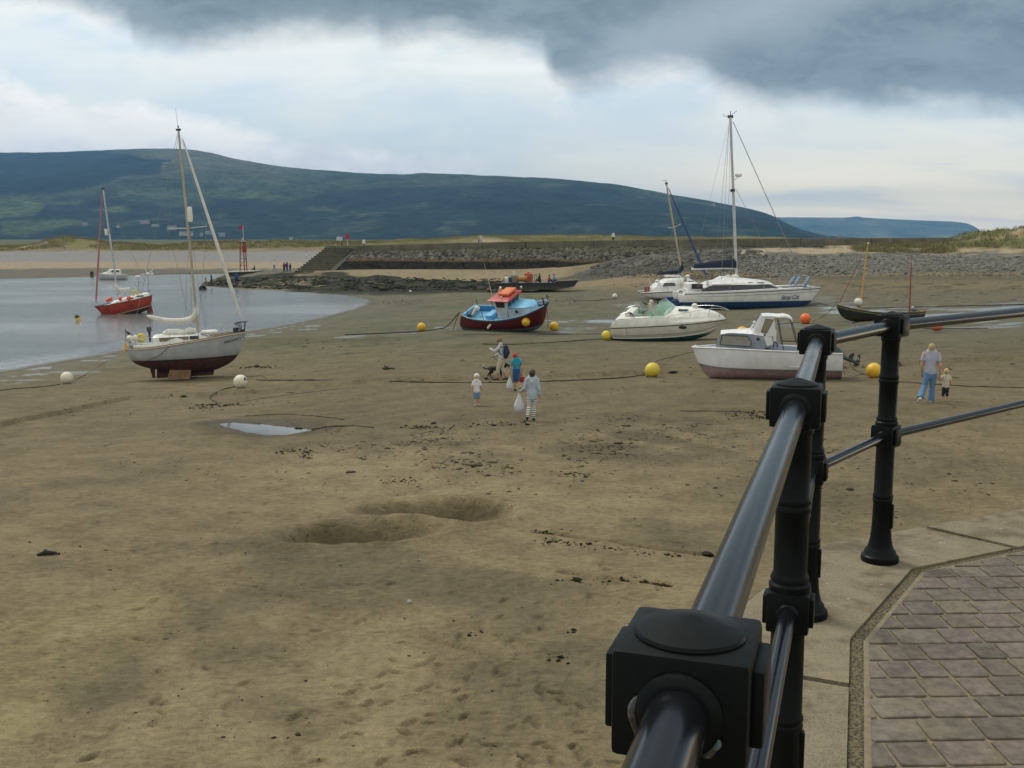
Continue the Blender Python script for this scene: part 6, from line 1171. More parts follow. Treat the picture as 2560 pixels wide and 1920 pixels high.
# ---- work barge and the small boat out on the water ---------------------------------------------------
def barge():
    bt = Boat('work_barge', 'black flat work barge with rusty raised bow deck on the sand below the breakwater', 'barge', (1340, 729), -4, 0, 0)
    Z = lambda x, y: (1100+x/5.82, 660+y/5.82); w = 1.5
    def C(x, y, yy=-w): return bt.loc(*Z(x, y), yy)
    out = [C(870, 280), C(870, 330), C(1000, 372), C(1650, 372), C(1950, 330), C(2015, 240), C(1690, 255), C(1650, 275)]
    m = M_hull('tarred barge hull', (.022, .022, .024), (.05, .06, .02), C(1200, 335)[1], None, dirt=(.08, .05, .03)); q = MB().prism(out, -w, w); bt.part(q, 'hull', m, smooth=False)
    a, b = C(1690, 255), C(2005, 240); d = MB(); d.loft([[(p[0], -w+.03, p[1]+.0), (p[0], w-.03, p[1]+.0), (p[0], w-.03, p[1]+.05), (p[0], -w+.03, p[1]+.05)] for p in (a, b)]); bt.part(d, 'bow_deck', M('rusty deck plate', (.16, .10, .05), .9, var=.4, bscale=6), smooth=False)
    rb = MB(); rb.tube([(C(870, 283)[0], -w-.03, C(870, 283)[1]), (C(1650, 278)[0], -w-.03, C(1650, 278)[1])], .06, 6); bt.part(rb, 'rubbing_timber', G['dark'])
    wp = bt.world; zd = C(1200, 272)[1]
    def box3(name, label, cat, x1, y1, x2, y2, yy, dy, mat, bev=.04):
        a, b_ = C(x1, y2, yy), C(x2, y1, yy); t = thing(name, label, cat, wp(((a[0]+b_[0])/2, yy+dy/2, a[1])), bt.root.rotation_euler); h = b_[1]-a[1]; MB().box((0, 0, h/2), (abs(b_[0]-a[0]), dy, h), bev=bev).build('casing', mat, t); return t, h, abs(b_[0]-a[0])
    t, h, l = box3('engine_house', 'weathered grey engine house on the deck of the work barge', 'engine house', 1025, 165, 1135, 268, -.6, 1.2, M('weathered grey paint', (.27, .25, .21), .8, dirt=(.15, .09, .05))); MB().lathe([(.08, 0), (.08, .35), (.1, .38), (.1, .42), (.0, .44)], (-.1, 0, h), 10).build('exhaust_pipe', G['white'], t); MB().box((0, -.61, h*.5), (.4, .03, .5)).build('door', G['greywood'], t)
    t = thing('winch_drum', 'mustard yellow winch drum on the work barge', 'winch', wp(bt.P(*Z(1190, 215), -.3))); MB().lathe([(.1, -.6), (.42, -.6), (.42, -.52), (.3, -.5), (.3, .5), (.42, .52), (.42, .6), (.1, .6)], n=18, M3=Matrix.Rotation(R(90), 3, 'Y')).build('drum', M('mustard paint', (.45, .24, .05), .6, dirt=(.2, .1, .04)), t)
    bb = MB()
    for s in (-.5, .5): bb.prism([(s-.04, .2), (s+.04, .2), (s+.12, -.9), (s-.12, -.9)], -.3, .3)
    bb.build('stand', M('dull red iron', (.28, .05, .035), .8), t)
    t, h, l = box3('oil_tank', 'orange red upright tank on the work barge', 'tank', 1228, 135, 1335, 262, -.4, 1.3, M('orange red tank paint', (.50, .10, .045), .6, dirt=(.25, .12, .06)), .12); MB().lathe([(.12, 0), (.12, .08), (.0, .1)], (0, 0, h), 10).build('filler_cap', G['rust'], t); MB().box((0, -.67, h*.5), (l*.98, .03, .06)).build('strap', G['rust'], t)
    t = thing('fuel_drum', 'white plastic drum at the stern end of the work barge', 'drum', wp((C(965, 265)[0], -.9, zd))); MB().lathe([(.0, 0), (.18, 0), (.2, .05), (.2, .5), (.12, .6), (.06, .62), (.06, .7), (.0, .7)], n=12).build('drum', G['white'], t); MB().lathe([(.07, .68), (.07, .76), (0, .76)], n=8).build('cap', G['dark'], t)
    t = thing('fuel_drum', 'dark blue drum beside the grey engine house on the work barge', 'drum', wp((C(1005, 268)[0], -.7, zd))); MB().lathe([(.0, 0), (.22, 0), (.23, .3), (.22, .55), (.0, .56)], n=12).build('drum', M('dark blue drum', (.02, .03, .08), .5), t); MB().lathe([(.235, .2), (.245, .22), (.235, .24)], n=12).build('hoop', G['dark'], t)
    rl = MB()
    for x in (1345, 1375, 1410): a = C(x, 255, -1.2); rl.tube([(a[0], -1.2, zd), (a[0], -1.2, zd+.85)], .03, 5)
    a, b_ = C(1345, 170, -1.2), C(1410, 170, -1.2); rl.tube([(a[0], -1.2, zd+.85), (b_[0], -1.2, zd+.85)], .03, 5); bt.part(rl, 'deck_rail', G['rust'])
    return bt, zd, C
def far_boat():
    bt = Boat('motor_boat', 'tiny white cabin boat moored across the channel beyond the red yacht', 'motor boat', (283, 699), 190, 0, 0, zw=ZW)
    H = Hull([(-2.2, .9, .9), (-.5, .85, 1.05), (1.0, .95, .9), (2.0, 1.1, .45), (2.6, 1.2, .03)], [(-2.1, -.25), (0, -.3), (1.4, -.25), (2.2, .1)], p=.5, q=.8, ns=16, nr=8)
    bt.part(H.mesh(MB()), 'hull', M_hull('small white hull', (.5, .52, .55), (.03, .03, .035), .05)); d = MB(); H.deck(d); bt.part(d, 'deck', G['white'])
    c = MB(); cabin_loft(c, [(-1.2, .8, .85, .7, 1.7), (.4, .8, .85, .7, 1.72), (.9, .75, .9, .6, 1.3), (1.6, .4, 1., .3, 1.15)], .3); cb = bt.part(c, 'cabin', G['white'])
    p = MB()
    for s in (-1, 1):
        for x in (-.9, -.2): panel(p, [(x-.25, s*.77, 1.28), (x+.25, s*.77, 1.28), (x+.25, s*.74, 1.6), (x-.25, s*.74, 1.6)], (0, s, .1), .03)
    bt.part(p, 'cabin_windows', G['glass'], cb, smooth=False)
    return bt
# ------------------------------------------------------------------ people and the dog
def remesh(mb, name, mat, parent, vox, it=5):
    o = mb.build('tmp', mat, None, smooth=True, angle=180); md = o.modifiers.new('r', 'REMESH'); md.mode = 'VOXEL'; md.voxel_size = vox; md.use_smooth_shade = True
    s = o.modifiers.new('s', 'SMOOTH'); s.factor = .5; s.iterations = it
    bpy.context.view_layer.update(); dg = bpy.context.evaluated_depsgraph_get(); me = bpy.data.meshes.new_from_object(o.evaluated_get(dg)); old = o.data; bpy.data.objects.remove(o); bpy.data.meshes.remove(old)
    me.name = name; me.materials.clear(); me.materials.append(mat); me.polygons.foreach_set('use_smooth', [True]*len(me.polygons)); q = bpy.data.objects.new(name, me); COL.objects.link(q); q.parent = parent; return q
SKIN = M('skin', (.52, .29, .20), .55, var=.1)
def hand(mb, w, d, side, s, curl=.35):
    """palm, four unequal bent fingers and a thumb; d = forearm direction, side = -1 / 1"""
    w = Vector(w); d = Vector(d).normalized(); up = Vector((0, 1, 0)); lat = d.cross(up); lat = lat.normalized() if lat.length > .1 else Vector((1, 0, 0)); nrm = lat.cross(d).normalized()
    mb.tube([w, w+d*.022*s, w+d*.05*s], [.013*s, .021*s, .022*s], 8, ry=[.011*s, .011*s, .010*s], ref=lat, round_ends=True)
    for k, (o, L) in enumerate(((-.75, .032), (-.25, .040), (.25, .043), (.75, .037))):
        a = w+d*.05*s+lat*(o*.019*s); b = a+(d+nrm*curl*.5).normalized()*L*.5*s; c = b+(d+nrm*curl*1.9).normalized()*L*.5*s; mb.tube([a-d*.012*s, a, b, c], [.0062*s, .0062*s, .0057*s, .0048*s], 6, round_ends=True)
    a = w+d*.014*s+lat*(-side*.018*s); b = a+(d*.7-lat*side*.7+nrm*.25).normalized()*.022*s; c = b+(d+nrm*.4).normalized()*.018*s; mb.tube([a, b, c], [.008*s, .007*s, .006*s], 6, round_ends=True)
def person(label, loc, h, rz, cl, pose=None, hs=1., lean=0., vox=.011, group=None, hands=True, face=0, hy=0., wide=1.):
    """cl: dict of clothing; pose: joint overrides in units of body height (x right, y forward, z up)"""
    root = thing('person', label, 'person', loc, (0, 0, R(rz)), group); p = dict(pose or {}); S = h
    hc = 1-.068*hs; nz = 1-.135*hs-.012; sz = nz-.018; rh = .066*hs
    hipz = .5 if hs < 1.3 else .44
    J = dict(ls=(-.10*wide, lean, sz), le=(-.135, lean-.015, sz-.17), lw=(-.145, lean+.03, sz-.32), rs=(.10*wide, lean, sz), re=(.135, lean-.015, sz-.17), rw=(.145, lean+.03, sz-.32),
             lh=(-.048, 0, hipz), lk=(-.055, .012, hipz*.53), la=(-.055, -.012, .042), lt=(-.062, .085, .016), rh=(.048, 0, hipz), rk=(.055, .012, hipz*.53), ra=(.055, -.012, .042), rt=(.062, .085, .016), head=(0, lean+.014+hy, hc))
    J.update(p); V = lambda k: Vector(J[k])*S
    T = [(Vector((0, 0, hipz-.035)), .078, .055), (Vector((0, 0, hipz+.03)), .084, .058), (Vector((0, lean*.4, hipz+(sz-hipz)*.38)), .072, .05), (Vector((0, lean*.8, hipz+(sz-hipz)*.72)), .086, .056), (Vector((0, lean, sz-.005)), .078, .045), (Vector((0, lean, nz+.005)), .034, .032)]
    def torso(mb, k=1.0, lo=0, hi=6, add=0.): mb.tube([t[0]*S for t in T[lo:hi]], [(t[1]*wide*k+add)*S for t in T[lo:hi]], 14, ry=[(t[2]*k+add)*S for t in T[lo:hi]], ref=(1, 0, 0), round_ends=True)
    b = MB(); torso(b)
    H = V('head'); b.tube([Vector((0, lean, nz-.02))*S, H-Vector((0, 0, rh*.5))*S], [.030*S, .027*S], 8)
    b.ball(H, rh*S, 10, sc=(.76, .93, 1.06)); b.ball(H+Vector((0, .25*rh, -.45*rh))*S, rh*.62*S, 8, sc=(.85, .95, .9))
    fy = Vector((math.sin(R(face)), math.cos(R(face)), 0)) if face else Vector((0, 1, 0))
    b.tube([H+fy*rh*.88*S+Vector((0, 0, .12*rh*S)), H+fy*rh*1.10*S-Vector((0, 0, .2*rh*S)), H+fy*rh*.9*S-Vector((0, 0, .26*rh*S))], [rh*.10*S, rh*.15*S, rh*.1*S], 6, round_ends=True)
    for s in (-1, 1): b.ball(H+Vector((s*.78*rh, -.05*rh, -.05*rh))*S, rh*.2*S, 6, sc=(.4, .7, 1.2))
    for s, (a, e, w) in ((-1, ('ls', 'le', 'lw')), (1, ('rs', 're', 'rw'))):
        A, E, W_ = V(a), V(e), V(w); b.tube([A, A.lerp(E, .5), E, E.lerp(W_, .4), W_], [.029*S, .027*S, .022*S, .022*S, .014*S], 8, round_ends=True)
        if hands: hand(b, W_, W_-E, s, S*(1.0 if hs < 1.3 else .85))
        else: b.ball(W_+(W_-E).normalized()*.03*S, .02*S, 6)
    for a, k, n, t in (('lh', 'lk', 'la', 'lt'), ('rh', 'rk', 'ra', 'rt')):
        A, K, N, Tt = V(a), V(k), V(n), V(t); f = 1.0 if hs < 1.3 else 1.12
        b.tube([A, A.lerp(K, .5), K, K.lerp(N, .35), N], [.054*S*f, .046*S*f, .033*S*f, .034*S*f, .020*S*f], 10, round_ends=True); hl = N+(N-Tt).normalized()*.022*S; hl.z = N.z-.020*S; b.tube([hl, N.lerp(Tt, .4)-Vector((0, 0, .01*S)), Tt], [.022*S, .024*S, .017*S], 8, ry=[.022*S, .02*S, .013*S], ref=(1, 0, 0), round_ends=True)
    remesh(b, 'body', cl.get('skin', SKIN), root, max(vox*.62, .006) if hands else vox)
    # ---- clothing
    if 'top' in cl:
        m, sl = cl['top'][:2]; k = cl.get('loose', 1.16); q = MB(); lo = 0 if cl.get('long') else 1; torso(q, k, lo, 5, .004)
        if cl.get('long'): zz = Vector((0, 0, hipz-cl['long'])); q.tube([zz*S, Vector((0, 0, hipz+.05))*S], [.092*wide*S, .092*wide*S], 14, ry=[.068*S, .066*S], ref=(1, 0, 0))
        for a, e, w in (('ls', 'le', 'lw'), ('rs', 're', 'rw')):
            A, E, W_ = V(a), V(e), V(w)
            if sl == 'short': q.tube([A, A.lerp(E, .62)], [.037*S, .040*S], 10, round_ends=False)
            elif sl == 'long': q.tube([A, A.lerp(E, .5), E, E.lerp(W_, .5), W_], [.039*S, .038*S, .034*S, .031*S, .027*S], 10)
        if cl.get('hood'): q.tube([Vector((-.06, lean-.035, sz-.0))*S, Vector((0, lean-.062, sz-.075))*S, Vector((.06, lean-.035, sz-.0))*S], [.03*S, .045*S, .03*S], 10, ry=[.025*S, .026*S, .025*S], round_ends=True)
        remesh(q, cl.get('topname', 'shirt'), m, root, vox, 4)
    if 'bottom' in cl:
        m, ln, fl = cl['bottom']; q = MB(); q.tube([Vector((0, 0, hipz-.04))*S, Vector((0, 0, hipz+.055))*S], [.088*wide*S, .086*wide*S], 14, ry=[.066*S, .062*S], ref=(1, 0, 0), round_ends=True)
        for a, k, n in (('lh', 'lk', 'la'), ('rh', 'rk', 'ra')):
            A, K, N = V(a), V(k), V(n)
            if ln == 'long': q.tube([A, A.lerp(K, .5), K, K.lerp(N, .5), N-Vector((0, 0, .012*S))], [.062*S, .053*S, .043*S, (.040+fl*.4)*S, (.036+fl)*S], 10)
            elif ln == 'crop': q.tube([A, A.lerp(K, .5), K, K.lerp(N, .45)], [.064*S, .056*S, .048*S, .044*S], 10)
            elif ln == 'short': q.tube([A, A.lerp(K, .5), K.lerp(A, .0)], [.066*S, .062*S, .056*S], 10)
            elif ln == 'tight': q.tube([A, A.lerp(K, .5), K, K.lerp(N, .4), N], [.058*S, .050*S, .037*S, .038*S, .025*S], 10)
        remesh(q, cl.get('botname', 'trousers'), m, root, vox, 4)
    if 'shoes' in cl:
        for n, t, kk in (('la', 'lt', 'lk'), ('ra', 'rt', 'rk')):
            N, Tt = V(n), V(t); hl = N+(N-Tt).normalized()*.025*S; hl.z = N.z-.018*S; q = MB(); q.tube([hl, N.lerp(Tt, .4)-Vector((0, 0, .008*S)), Tt+(Tt-N).normalized()*.006*S], [.028*S, .030*S, .023*S], 10, ry=[.030*S, .026*S, .018*S], ref=(1, 0, 0), round_ends=True); q.tube([N-Vector((0, 0, .01*S)), N+Vector((0, 0, .012*S))], [.028*S, .027*S], 8); remesh(q, 'shoe', cl['shoes'], root, vox, 2)
    if 'hair' in cl:
        m, st = cl['hair']; q = MB(); back = -fy
        q.ball(H+Vector((0, 0, .10*rh*S))+back*.14*rh*S, rh*1.05*S, 10, sc=(.83, .93, 1.02))
        if st == 'bob': q.tube([H+back*.35*rh*S+Vector((0, 0, .3*rh*S)), H+back*.45*rh*S-Vector((0, 0, .6*rh*S)), H+back*.5*rh*S-Vector((0, 0, 1.35*rh*S))], [rh*.75*S, rh*.82*S, rh*.7*S], 12, ry=[rh*.6*S, rh*.55*S, rh*.4*S], ref=(1, 0, 0), round_ends=True)
        if st == 'long':
            for s in (-1, 1): q.tube([H+Vector((s*.62*rh, 0, .2*rh))*S+back*.2*rh*S, H+Vector((s*.72*rh, 0, -.6*rh))*S+fy*.05*rh*S, H+Vector((s*.62*rh, 0, -1.7*rh))*S+fy*.2*rh*S], [rh*.35*S, rh*.33*S, rh*.2*S], 8, round_ends=True)
            q.tube([H+back*.5*rh*S, H+back*.6*rh*S-Vector((0, 0, 1.3*rh*S))], [rh*.7*S, rh*.5*S], 10, ry=[rh*.4*S, rh*.3*S], ref=(1, 0, 0), round_ends=True)
        if st == 'tied': q.tube([H+back*.7*rh*S+Vector((0, 0, .3*rh*S)), H+back*1.0*rh*S-Vector((0, 0, .4*rh*S)), H+back*.75*rh*S-Vector((0, 0, 1.2*rh*S))], [rh*.4*S, rh*.42*S, rh*.25*S], 8, round_ends=True)
        ho = remesh(q, 'hair', m, root, vox*.9, 2)
    if 'cap' in cl:
        m, brim = cl['cap']; q = MB(); q.ball(H+Vector((0, 0, .28*rh*S)), rh*1.08*S, 10, sc=(.86, .98, .86)); 
        if brim == 'peak': q.tube([H+fy*.7*rh*S+Vector((0, 0, .32*rh*S)), H+fy*1.55*rh*S+Vector((0, 0, .22*rh*S))], [rh*.62*S, rh*.45*S], 10, ry=[rh*.10*S, rh*.07*S], ref=(1, 0, 0) if abs(fy.y) > .5 else (0, 1, 0), round_ends=True)
        if brim == 'flap': q.tube([H-fy*.5*rh*S+Vector((0, 0, .3*rh*S)), H-fy*.72*rh*S-Vector((0, 0, .9*rh*S))], [rh*.7*S, rh*.6*S], 10, ry=[rh*.4*S, rh*.22*S], ref=(1, 0, 0), round_ends=True)
        remesh(q, 'sun_hat' if brim == 'flap' else 'cap', m, root, vox*.9, 2)
    if cl.get('eyes'):
        lat = Vector((fy.y, -fy.x, 0))
        for s in (-1, 1): MB().ball(H+fy*rh*.80*S+lat*s*.32*rh*S+Vector((0, 0, .08*rh*S)), rh*.13*S, 6).build('eye', G['dark'], root)
        MB().tube([H+fy*rh*.90*S+lat*s*.22*rh*S-Vector((0, 0, .52*rh*S)) for s in (-1, 0, 1)], rh*.06*S, 6).build('mouth', M('lips', (.35, .1, .09), .5), root)
    return root, (lambda v: root.matrix_basis @ (Vector(v)*S))
def carrier_bag(name, label, p, w, h, rz, mat):
    t = thing(name, label, 'carrier bag', (p[0], p[1], p[2]), (0, 0, R(rz))); q = MB(); rings = []
    for z, sx, sy in ((0, .04, .02), (-.12, .34, .16), (-.3, .62, .3), (-.55, .95, .55), (-.8, 1.0, .6), (-.95, .75, .45), (-1.0, .3, .15)):
        rings.append([Vector((w*.5*sx*(math.cos(a)+.14*math.sin(3*a+z*5)), w*.5*sy*(math.sin(a)+.1*math.cos(2*a+z*7)), z*h)) for a in np.linspace(0, 2*PI, 15)[:-1]])
    q.loft(rings); q.build('bag_body', mat, t, angle=50)
    k = MB()
    for s in (-1, 1): k.tube(sm([(s*w*.16, s*.02, -.2*h), (s*w*.05, s*.02, -.02*h), (0, 0, .03*h)], 4), .008, 5)
    k.build('handles', mat, t); return t
def build_people():
    c = {}
    def cloth(n, col, **k): return M(n, col, .85, bscale=30, bstr=.25, **k)
    hoodie = cloth('pale blue grey sweatshirt', (.40, .47, .54)); white = cloth('white cotton', (.72, .72, .74)); 
    # striped leggings
    m, nt, b, L = base_mat('striped leggings'); sx = node(nt, 'ShaderNodeSeparateXYZ'); L.new(objvec(nt), sx.inputs[0]); w = mathn(nt, 'FRACT', mathn(nt, 'MULTIPLY', sx.outputs[2], 18.)); L.new(mixc(nt, mathn(nt, 'GREATER_THAN', w, .66), (.74, .74, .74), (.06, .06, .10)), b.inputs['Base Color']); b.inputs['Roughness'].default_value = .9
    stripes = m
    hairb = M('brown hair', (.055, .032, .018), .6, bscale=60, bstr=.5, var=.3); blond = M('blond hair', (.40, .30, .15), .6, bscale=60, bstr=.5, var=.25); fair = M('fair hair', (.55, .40, .20), .6, bscale=60, bstr=.5); lbr = M('light brown hair', (.22, .12, .05), .6, bscale=60, bstr=.5, var=.3)
    g = 'family walking on the sand'
    plastic, nt, b, L = base_mat('white carrier plastic'); b.inputs['Base Color'].default_value = (.74, .77, .80, 1); b.inputs['Roughness'].default_value = .35; b.inputs['Transmission Weight'].default_value = .15; L.new(mixc(nt, ramp(nt, noise(nt, objvec(nt), 9, 4), .4, .7), (.66, .70, .75), (.78, .80, .82)), b.inputs['Base Color']); bump(nt, noise(nt, objvec(nt), 14, 4), .5, .02, b)
    # girl in striped leggings
    p = GT(1330, 1051); r, W = person('girl in pale blue hooded top and striped leggings carrying a white bag', p, 1.33, -4, dict(top=(hoodie, 'long'), loose=1.22, long=.07, hood=1, topname='hooded_top', bottom=(stripes, 'tight', 0), botname='leggings', shoes=cloth('dark shoes', (.03, .025, .025)), hair=(hairb, 'bob')),
        dict(le=(-.148, -.02, .625), lw=(-.235, .05, .565), re=(.135, -.02, .62), rw=(.145, .02, .50), lk=(-.058, .0, .28), la=(-.085, -.11, .085), lt=(-.095, -.05, .03), rk=(.040, .03, .27), ra=(.03, .02, .042), rt=(.035, .11, .016)), hs=1.1, lean=.01, group=g)
    carrier_bag('carrier_bag', 'white plastic carrier bag held out by the girl in striped leggings', W((-.255, .06, .525)), .25, .50, 10, plastic)
    # boy in red cap
    turq, nt, b, L = base_mat('turquoise and blue beach shirt'); sx = node(nt, 'ShaderNodeSeparateXYZ'); L.new(objvec(nt), sx.inputs[0]); f = ramp(nt, mathn(nt, 'ADD', sx.outputs[2], mathn(nt, 'MULTIPLY', noise(nt, objvec(nt), 8, 3), .06)), .79, .76); cc = mixc(nt, f, (.01, .29, .42), (.01, .08, .30))
    pr = mathn(nt, 'MULTIPLY', ramp(nt, noise(nt, objvec(nt, (1, .2, 1)), 22, 2), .5, .6), mathn(nt, 'MULTIPLY', mathn(nt, 'GREATER_THAN', sx.outputs[2], .82), mathn(nt, 'LESS_THAN', sx.outputs[2], .92))); cc = mixc(nt, pr, cc, (.12, .16, .07)); L.new(cc, b.inputs['Base Color']); b.inputs['Roughness'].default_value = .85
    p = GT(1291, 977); r, W = person('boy in red cap and turquoise and blue shirt carrying a bag and a red bucket', p, 1.24, 8, dict(top=(turq, 'short'), loose=1.25, long=.19, bottom=(cloth('grey shorts', (.12, .11, .11)), 'short', 0), botname='shorts', shoes=cloth('dark shoes', (.03, .025, .025)), hair=(lbr, 'none'), cap=(M('red cap cloth', (.42, .03, .04), .8), 'peak')),
        dict(le=(-.155, -.01, .60), lw=(-.165, .03, .43), re=(.14, -.02, .61), rw=(.155, .03, .47), la=(-.03, .03, .042), lt=(-.035, .11, .016), lk=(-.04, .05, .25), rk=(.06, .0, .26), ra=(.085, -.14, .10), rt=(.095, -.08, .04), head=(-.03, .02, 1-.068*1.12)), hs=1.12, group=g, face=-60)
    carrier_bag('carrier_bag', 'white plastic carrier bag with dark print held by the boy in the red cap', W((-.175, .03, .40)), .20, .46, 0, plastic)
    bk = thing('toy_bucket', 'small red toy bucket held by the boy in the red cap', 'bucket', W((.165, .05, .30)) - Vector((0, 0, .10))); MB().lathe([(.0, 0), (.065, 0), (.085, .17), (.095, .175), (.078, .165), (.06, .02), (.0, .02)], n=14).build('pail', M('red bucket plastic', (.5, .03, .05), .4), bk); MB().tube([(.085*math.cos(a), 0, .17+.12*math.sin(a)) for a in np.linspace(0, PI, 9)], .006, 5).build('handle', G['white'], bk)
    # woman with the backpack and lead
    p = GT(1254, 950); skn = M('tanned skin', (.46, .24, .15), .55, var=.1)
    r, W = person('woman with navy backpack and cream trousers pointing left while holding a dog lead', p, 1.63, 78, dict(skin=skn, top=(cloth('light grey jumper', (.50, .52, .55)), 'long'), loose=1.12, topname='jumper', bottom=(cloth('cream trousers', (.52, .47, .36)), 'crop', 0), shoes=cloth('brown sandals', (.07, .045, .03)), hair=(lbr, 'long'), eyes=1),
        dict(ls=(-.10, .02, .80), le=(-.15, .13, .69), lw=(-.10, .27, .755), rs=(.10, .02, .80), re=(.13, .06, .63), rw=(.06, .17, .56), lk=(-.05, .07, .28), la=(-.05, .10, .042), lt=(-.05, .19, .016), rk=(.05, .0, .27), ra=(.055, -.10, .06), rt=(.055, -.02, .018)), lean=.03, group=g, hy=.02)
    bp = MB(); bp.tube([Vector((0, -.105, .58))*1.63, Vector((0, -.125, .66))*1.63, Vector((0, -.11, .77))*1.63], [.12, .15, .11], 12, ry=[.10, .13, .09], ref=(1, 0, 0), round_ends=True); pk = thing('backpack', 'navy blue backpack on the back of the woman pointing left', 'backpack', r.location, r.rotation_euler); remesh(bp, 'pack', M('navy backpack cloth', (.018, .02, .07), .75, bscale=20), pk, .014, 4)
    q = MB()
    for s in (-1, 1): q.tube(sm([Vector((s*.07, -.06, .79))*1.63, Vector((s*.075, .05, .80))*1.63, Vector((s*.075, .085, .72))*1.63, Vector((s*.085, -.03, .60))*1.63], 5), .018, 6)
    q.build('shoulder_strap', M('navy strap', (.03, .03, .06), .8), pk)
    HW = W((.06, .20, .535))
    # dog
    dp = GT(1240, 947)
    dog(dp, HW)
    # toddler in white hat
    p = GT(1192, 1015); denim = cloth('pale denim', (.16, .26, .42)); person('toddler in white sun hat, white shirt and blue shorts seen from behind', p, .93, 3, dict(top=(white, 'short'), loose=1.2, bottom=(denim, 'short', 0), botname='shorts', shoes=cloth('pale pink shoes', (.55, .40, .44)), hair=(fair, 'none'), cap=(white, 'flap')),
        dict(le=(-.15, -.01, .54), lw=(-.115, .06, .50), re=(.15, -.01, .55), rw=(.155, .07, .50), la=(-.05, -.02, .05), lt=(-.055, .08, .018), ra=(.06, .03, .05), rt=(.068, .13, .02)), hs=1.45, group=g)
    # woman and toddler at the right
    p = GT(2322, 1006); tee = M('pale grey blue shirt with pink print', (.40, .42, .52), .85, dirt=(.50, .30, .36), dscale=3.2, damt=.8, bscale=30); g2 = 'pair walking at the right'
    r, W = person('blond woman in pale grey shirt and flared blue jeans walking away at the right', p, 1.66, -24, dict(top=(tee, 'short'), loose=1.12, bottom=(M('blue denim', (.10, .20, .38), .85, dirt=(.24, .36, .52), dscale=3, damt=.6, bscale=40), 'long', .022), botname='jeans', shoes=cloth('white trainers', (.7, .7, .7)), hair=(blond, 'bob')),
        dict(le=(-.145, -.02, .63), lw=(-.135, .05, .48), re=(.145, -.05, .63), rw=(.15, .0, .46), lk=(-.08, -.05, .28), la=(-.13, -.21, .11), lt=(-.15, -.15, .035), rk=(.04, .03, .26), ra=(.03, .03, .042), rt=(.04, .12, .016)), hs=1.0, wide=1.12, group=g2)
    person('barefoot toddler in cream top and dark trousers beside the blond woman', GT(2362, 1003), .93, -6, dict(top=(cloth('cream cotton', (.62, .55, .42)), 'short'), loose=1.2, bottom=(cloth('black cloth', (.022, .02, .02)), 'crop', 0), hair=(fair, 'none')),
        dict(le=(-.17, .0, .66), lw=(-.26, .02, .73), re=(.15, -.01, .55), rw=(.15, .06, .52), la=(-.075, .0, .045), lt=(-.09, .07, .016), ra=(.08, -.03, .045), rt=(.095, .05, .016)), hs=1.42, group=g2)
def dog(dp, hw):
    """black and white dog, facing right, on a lead"""
    t = thing('dog', 'black and white dog with white tail tip standing beside the woman with the backpack', 'dog', dp, (0, 0, R(-6))); q = MB()
    q.tube([(-.24, 0, .40), (-.10, 0, .41), (.06, 0, .40), (.22, 0, .395), (.30, 0, .43)], [.075, .085, .095, .115, .08], 12, ry=[.085, .085, .105, .125, .09], ref=(0, 1, 0), round_ends=True)
    q.tube([(.28, 0, .44), (.38, 0, .52)], [.075, .06], 10, round_ends=True); q.ball((.42, 0, .55), .07, 8, sc=(1.15, .9, .9)); q.tube([(.44, 0, .54), (.55, 0, .51)], [.045, .028], 8, round_ends=True)
    for s in (-1, 1): q.tube([(.39, s*.045, .60), (.36, s*.06, .64), (.38, s*.08, .60)], [.025, .02, .012], 6, round_ends=True)
    for s, dx in ((-1, -.04), (1, .03)):
        q.tube([(-.20, s*.055, .38), (-.17+dx, s*.06, .27), (-.27+dx, s*.06, .15), (-.25+dx, s*.06, .03), (-.20+dx, s*.06, .018)], [.07, .048, .026, .02, .022], 8, round_ends=True)
        q.tube([(.22, s*.06, .36), (.20-dx, s*.065, .22), (.22-dx, s*.065, .12), (.21-dx, s*.065, .03), (.25-dx, s*.065, .018)], [.06, .035, .024, .02, .022], 8, round_ends=True)
    q.tube(sm([(-.28, 0, .42), (-.38, 0, .38), (-.47, 0, .42), (-.50, 0, .53)], 4), list(np.linspace(.028, .026, 13)), 8, round_ends=True)
    m, nt, b, L = base_mat('black and white coat'); sx = node(nt, 'ShaderNodeSeparateXYZ'); L.new(objvec(nt), sx.inputs[0]); X, Y, Z = sx.outputs
    n = mathn(nt, 'MULTIPLY', mathn(nt, 'SUBTRACT', noise(nt, objvec(nt), 14, 4), .5), .06); f = mathn(nt, 'LESS_THAN', mathn(nt, 'ADD', Z, n), .075)
    tip = mathn(nt, 'MULTIPLY', mathn(nt, 'LESS_THAN', X, -.40), mathn(nt, 'GREATER_THAN', Z, .485)); ch = mathn(nt, 'MULTIPLY', mathn(nt, 'GREATER_THAN', mathn(nt, 'ADD', X, n), .26), mathn(nt, 'LESS_THAN', Z, .44)); f = mathn(nt, 'MAXIMUM', f, mathn(nt, 'MAXIMUM', tip, ch))
    L.new(mixc(nt, f, (.014, .012, .011), (.72, .70, .66)), b.inputs['Base Color']); b.inputs['Roughness'].default_value = .75; bump(nt, noise(nt, objvec(nt, (20, 60, 60)), 2, 4), .5, .01, b)
    remesh(q, 'body', m, t, .011, 3)
    nk = t.matrix_basis @ Vector((.34, 0, .52)); o = MB().tube(sm([hw, (hw+nk)/2-Vector((0, 0, .05)), nk], 5), .008, 5).build('dog_lead', M('brown lead', (.06, .035, .02), .8)); tag(o, 'thin brown lead from the hand of the pointing woman to the dog', 'dog lead')
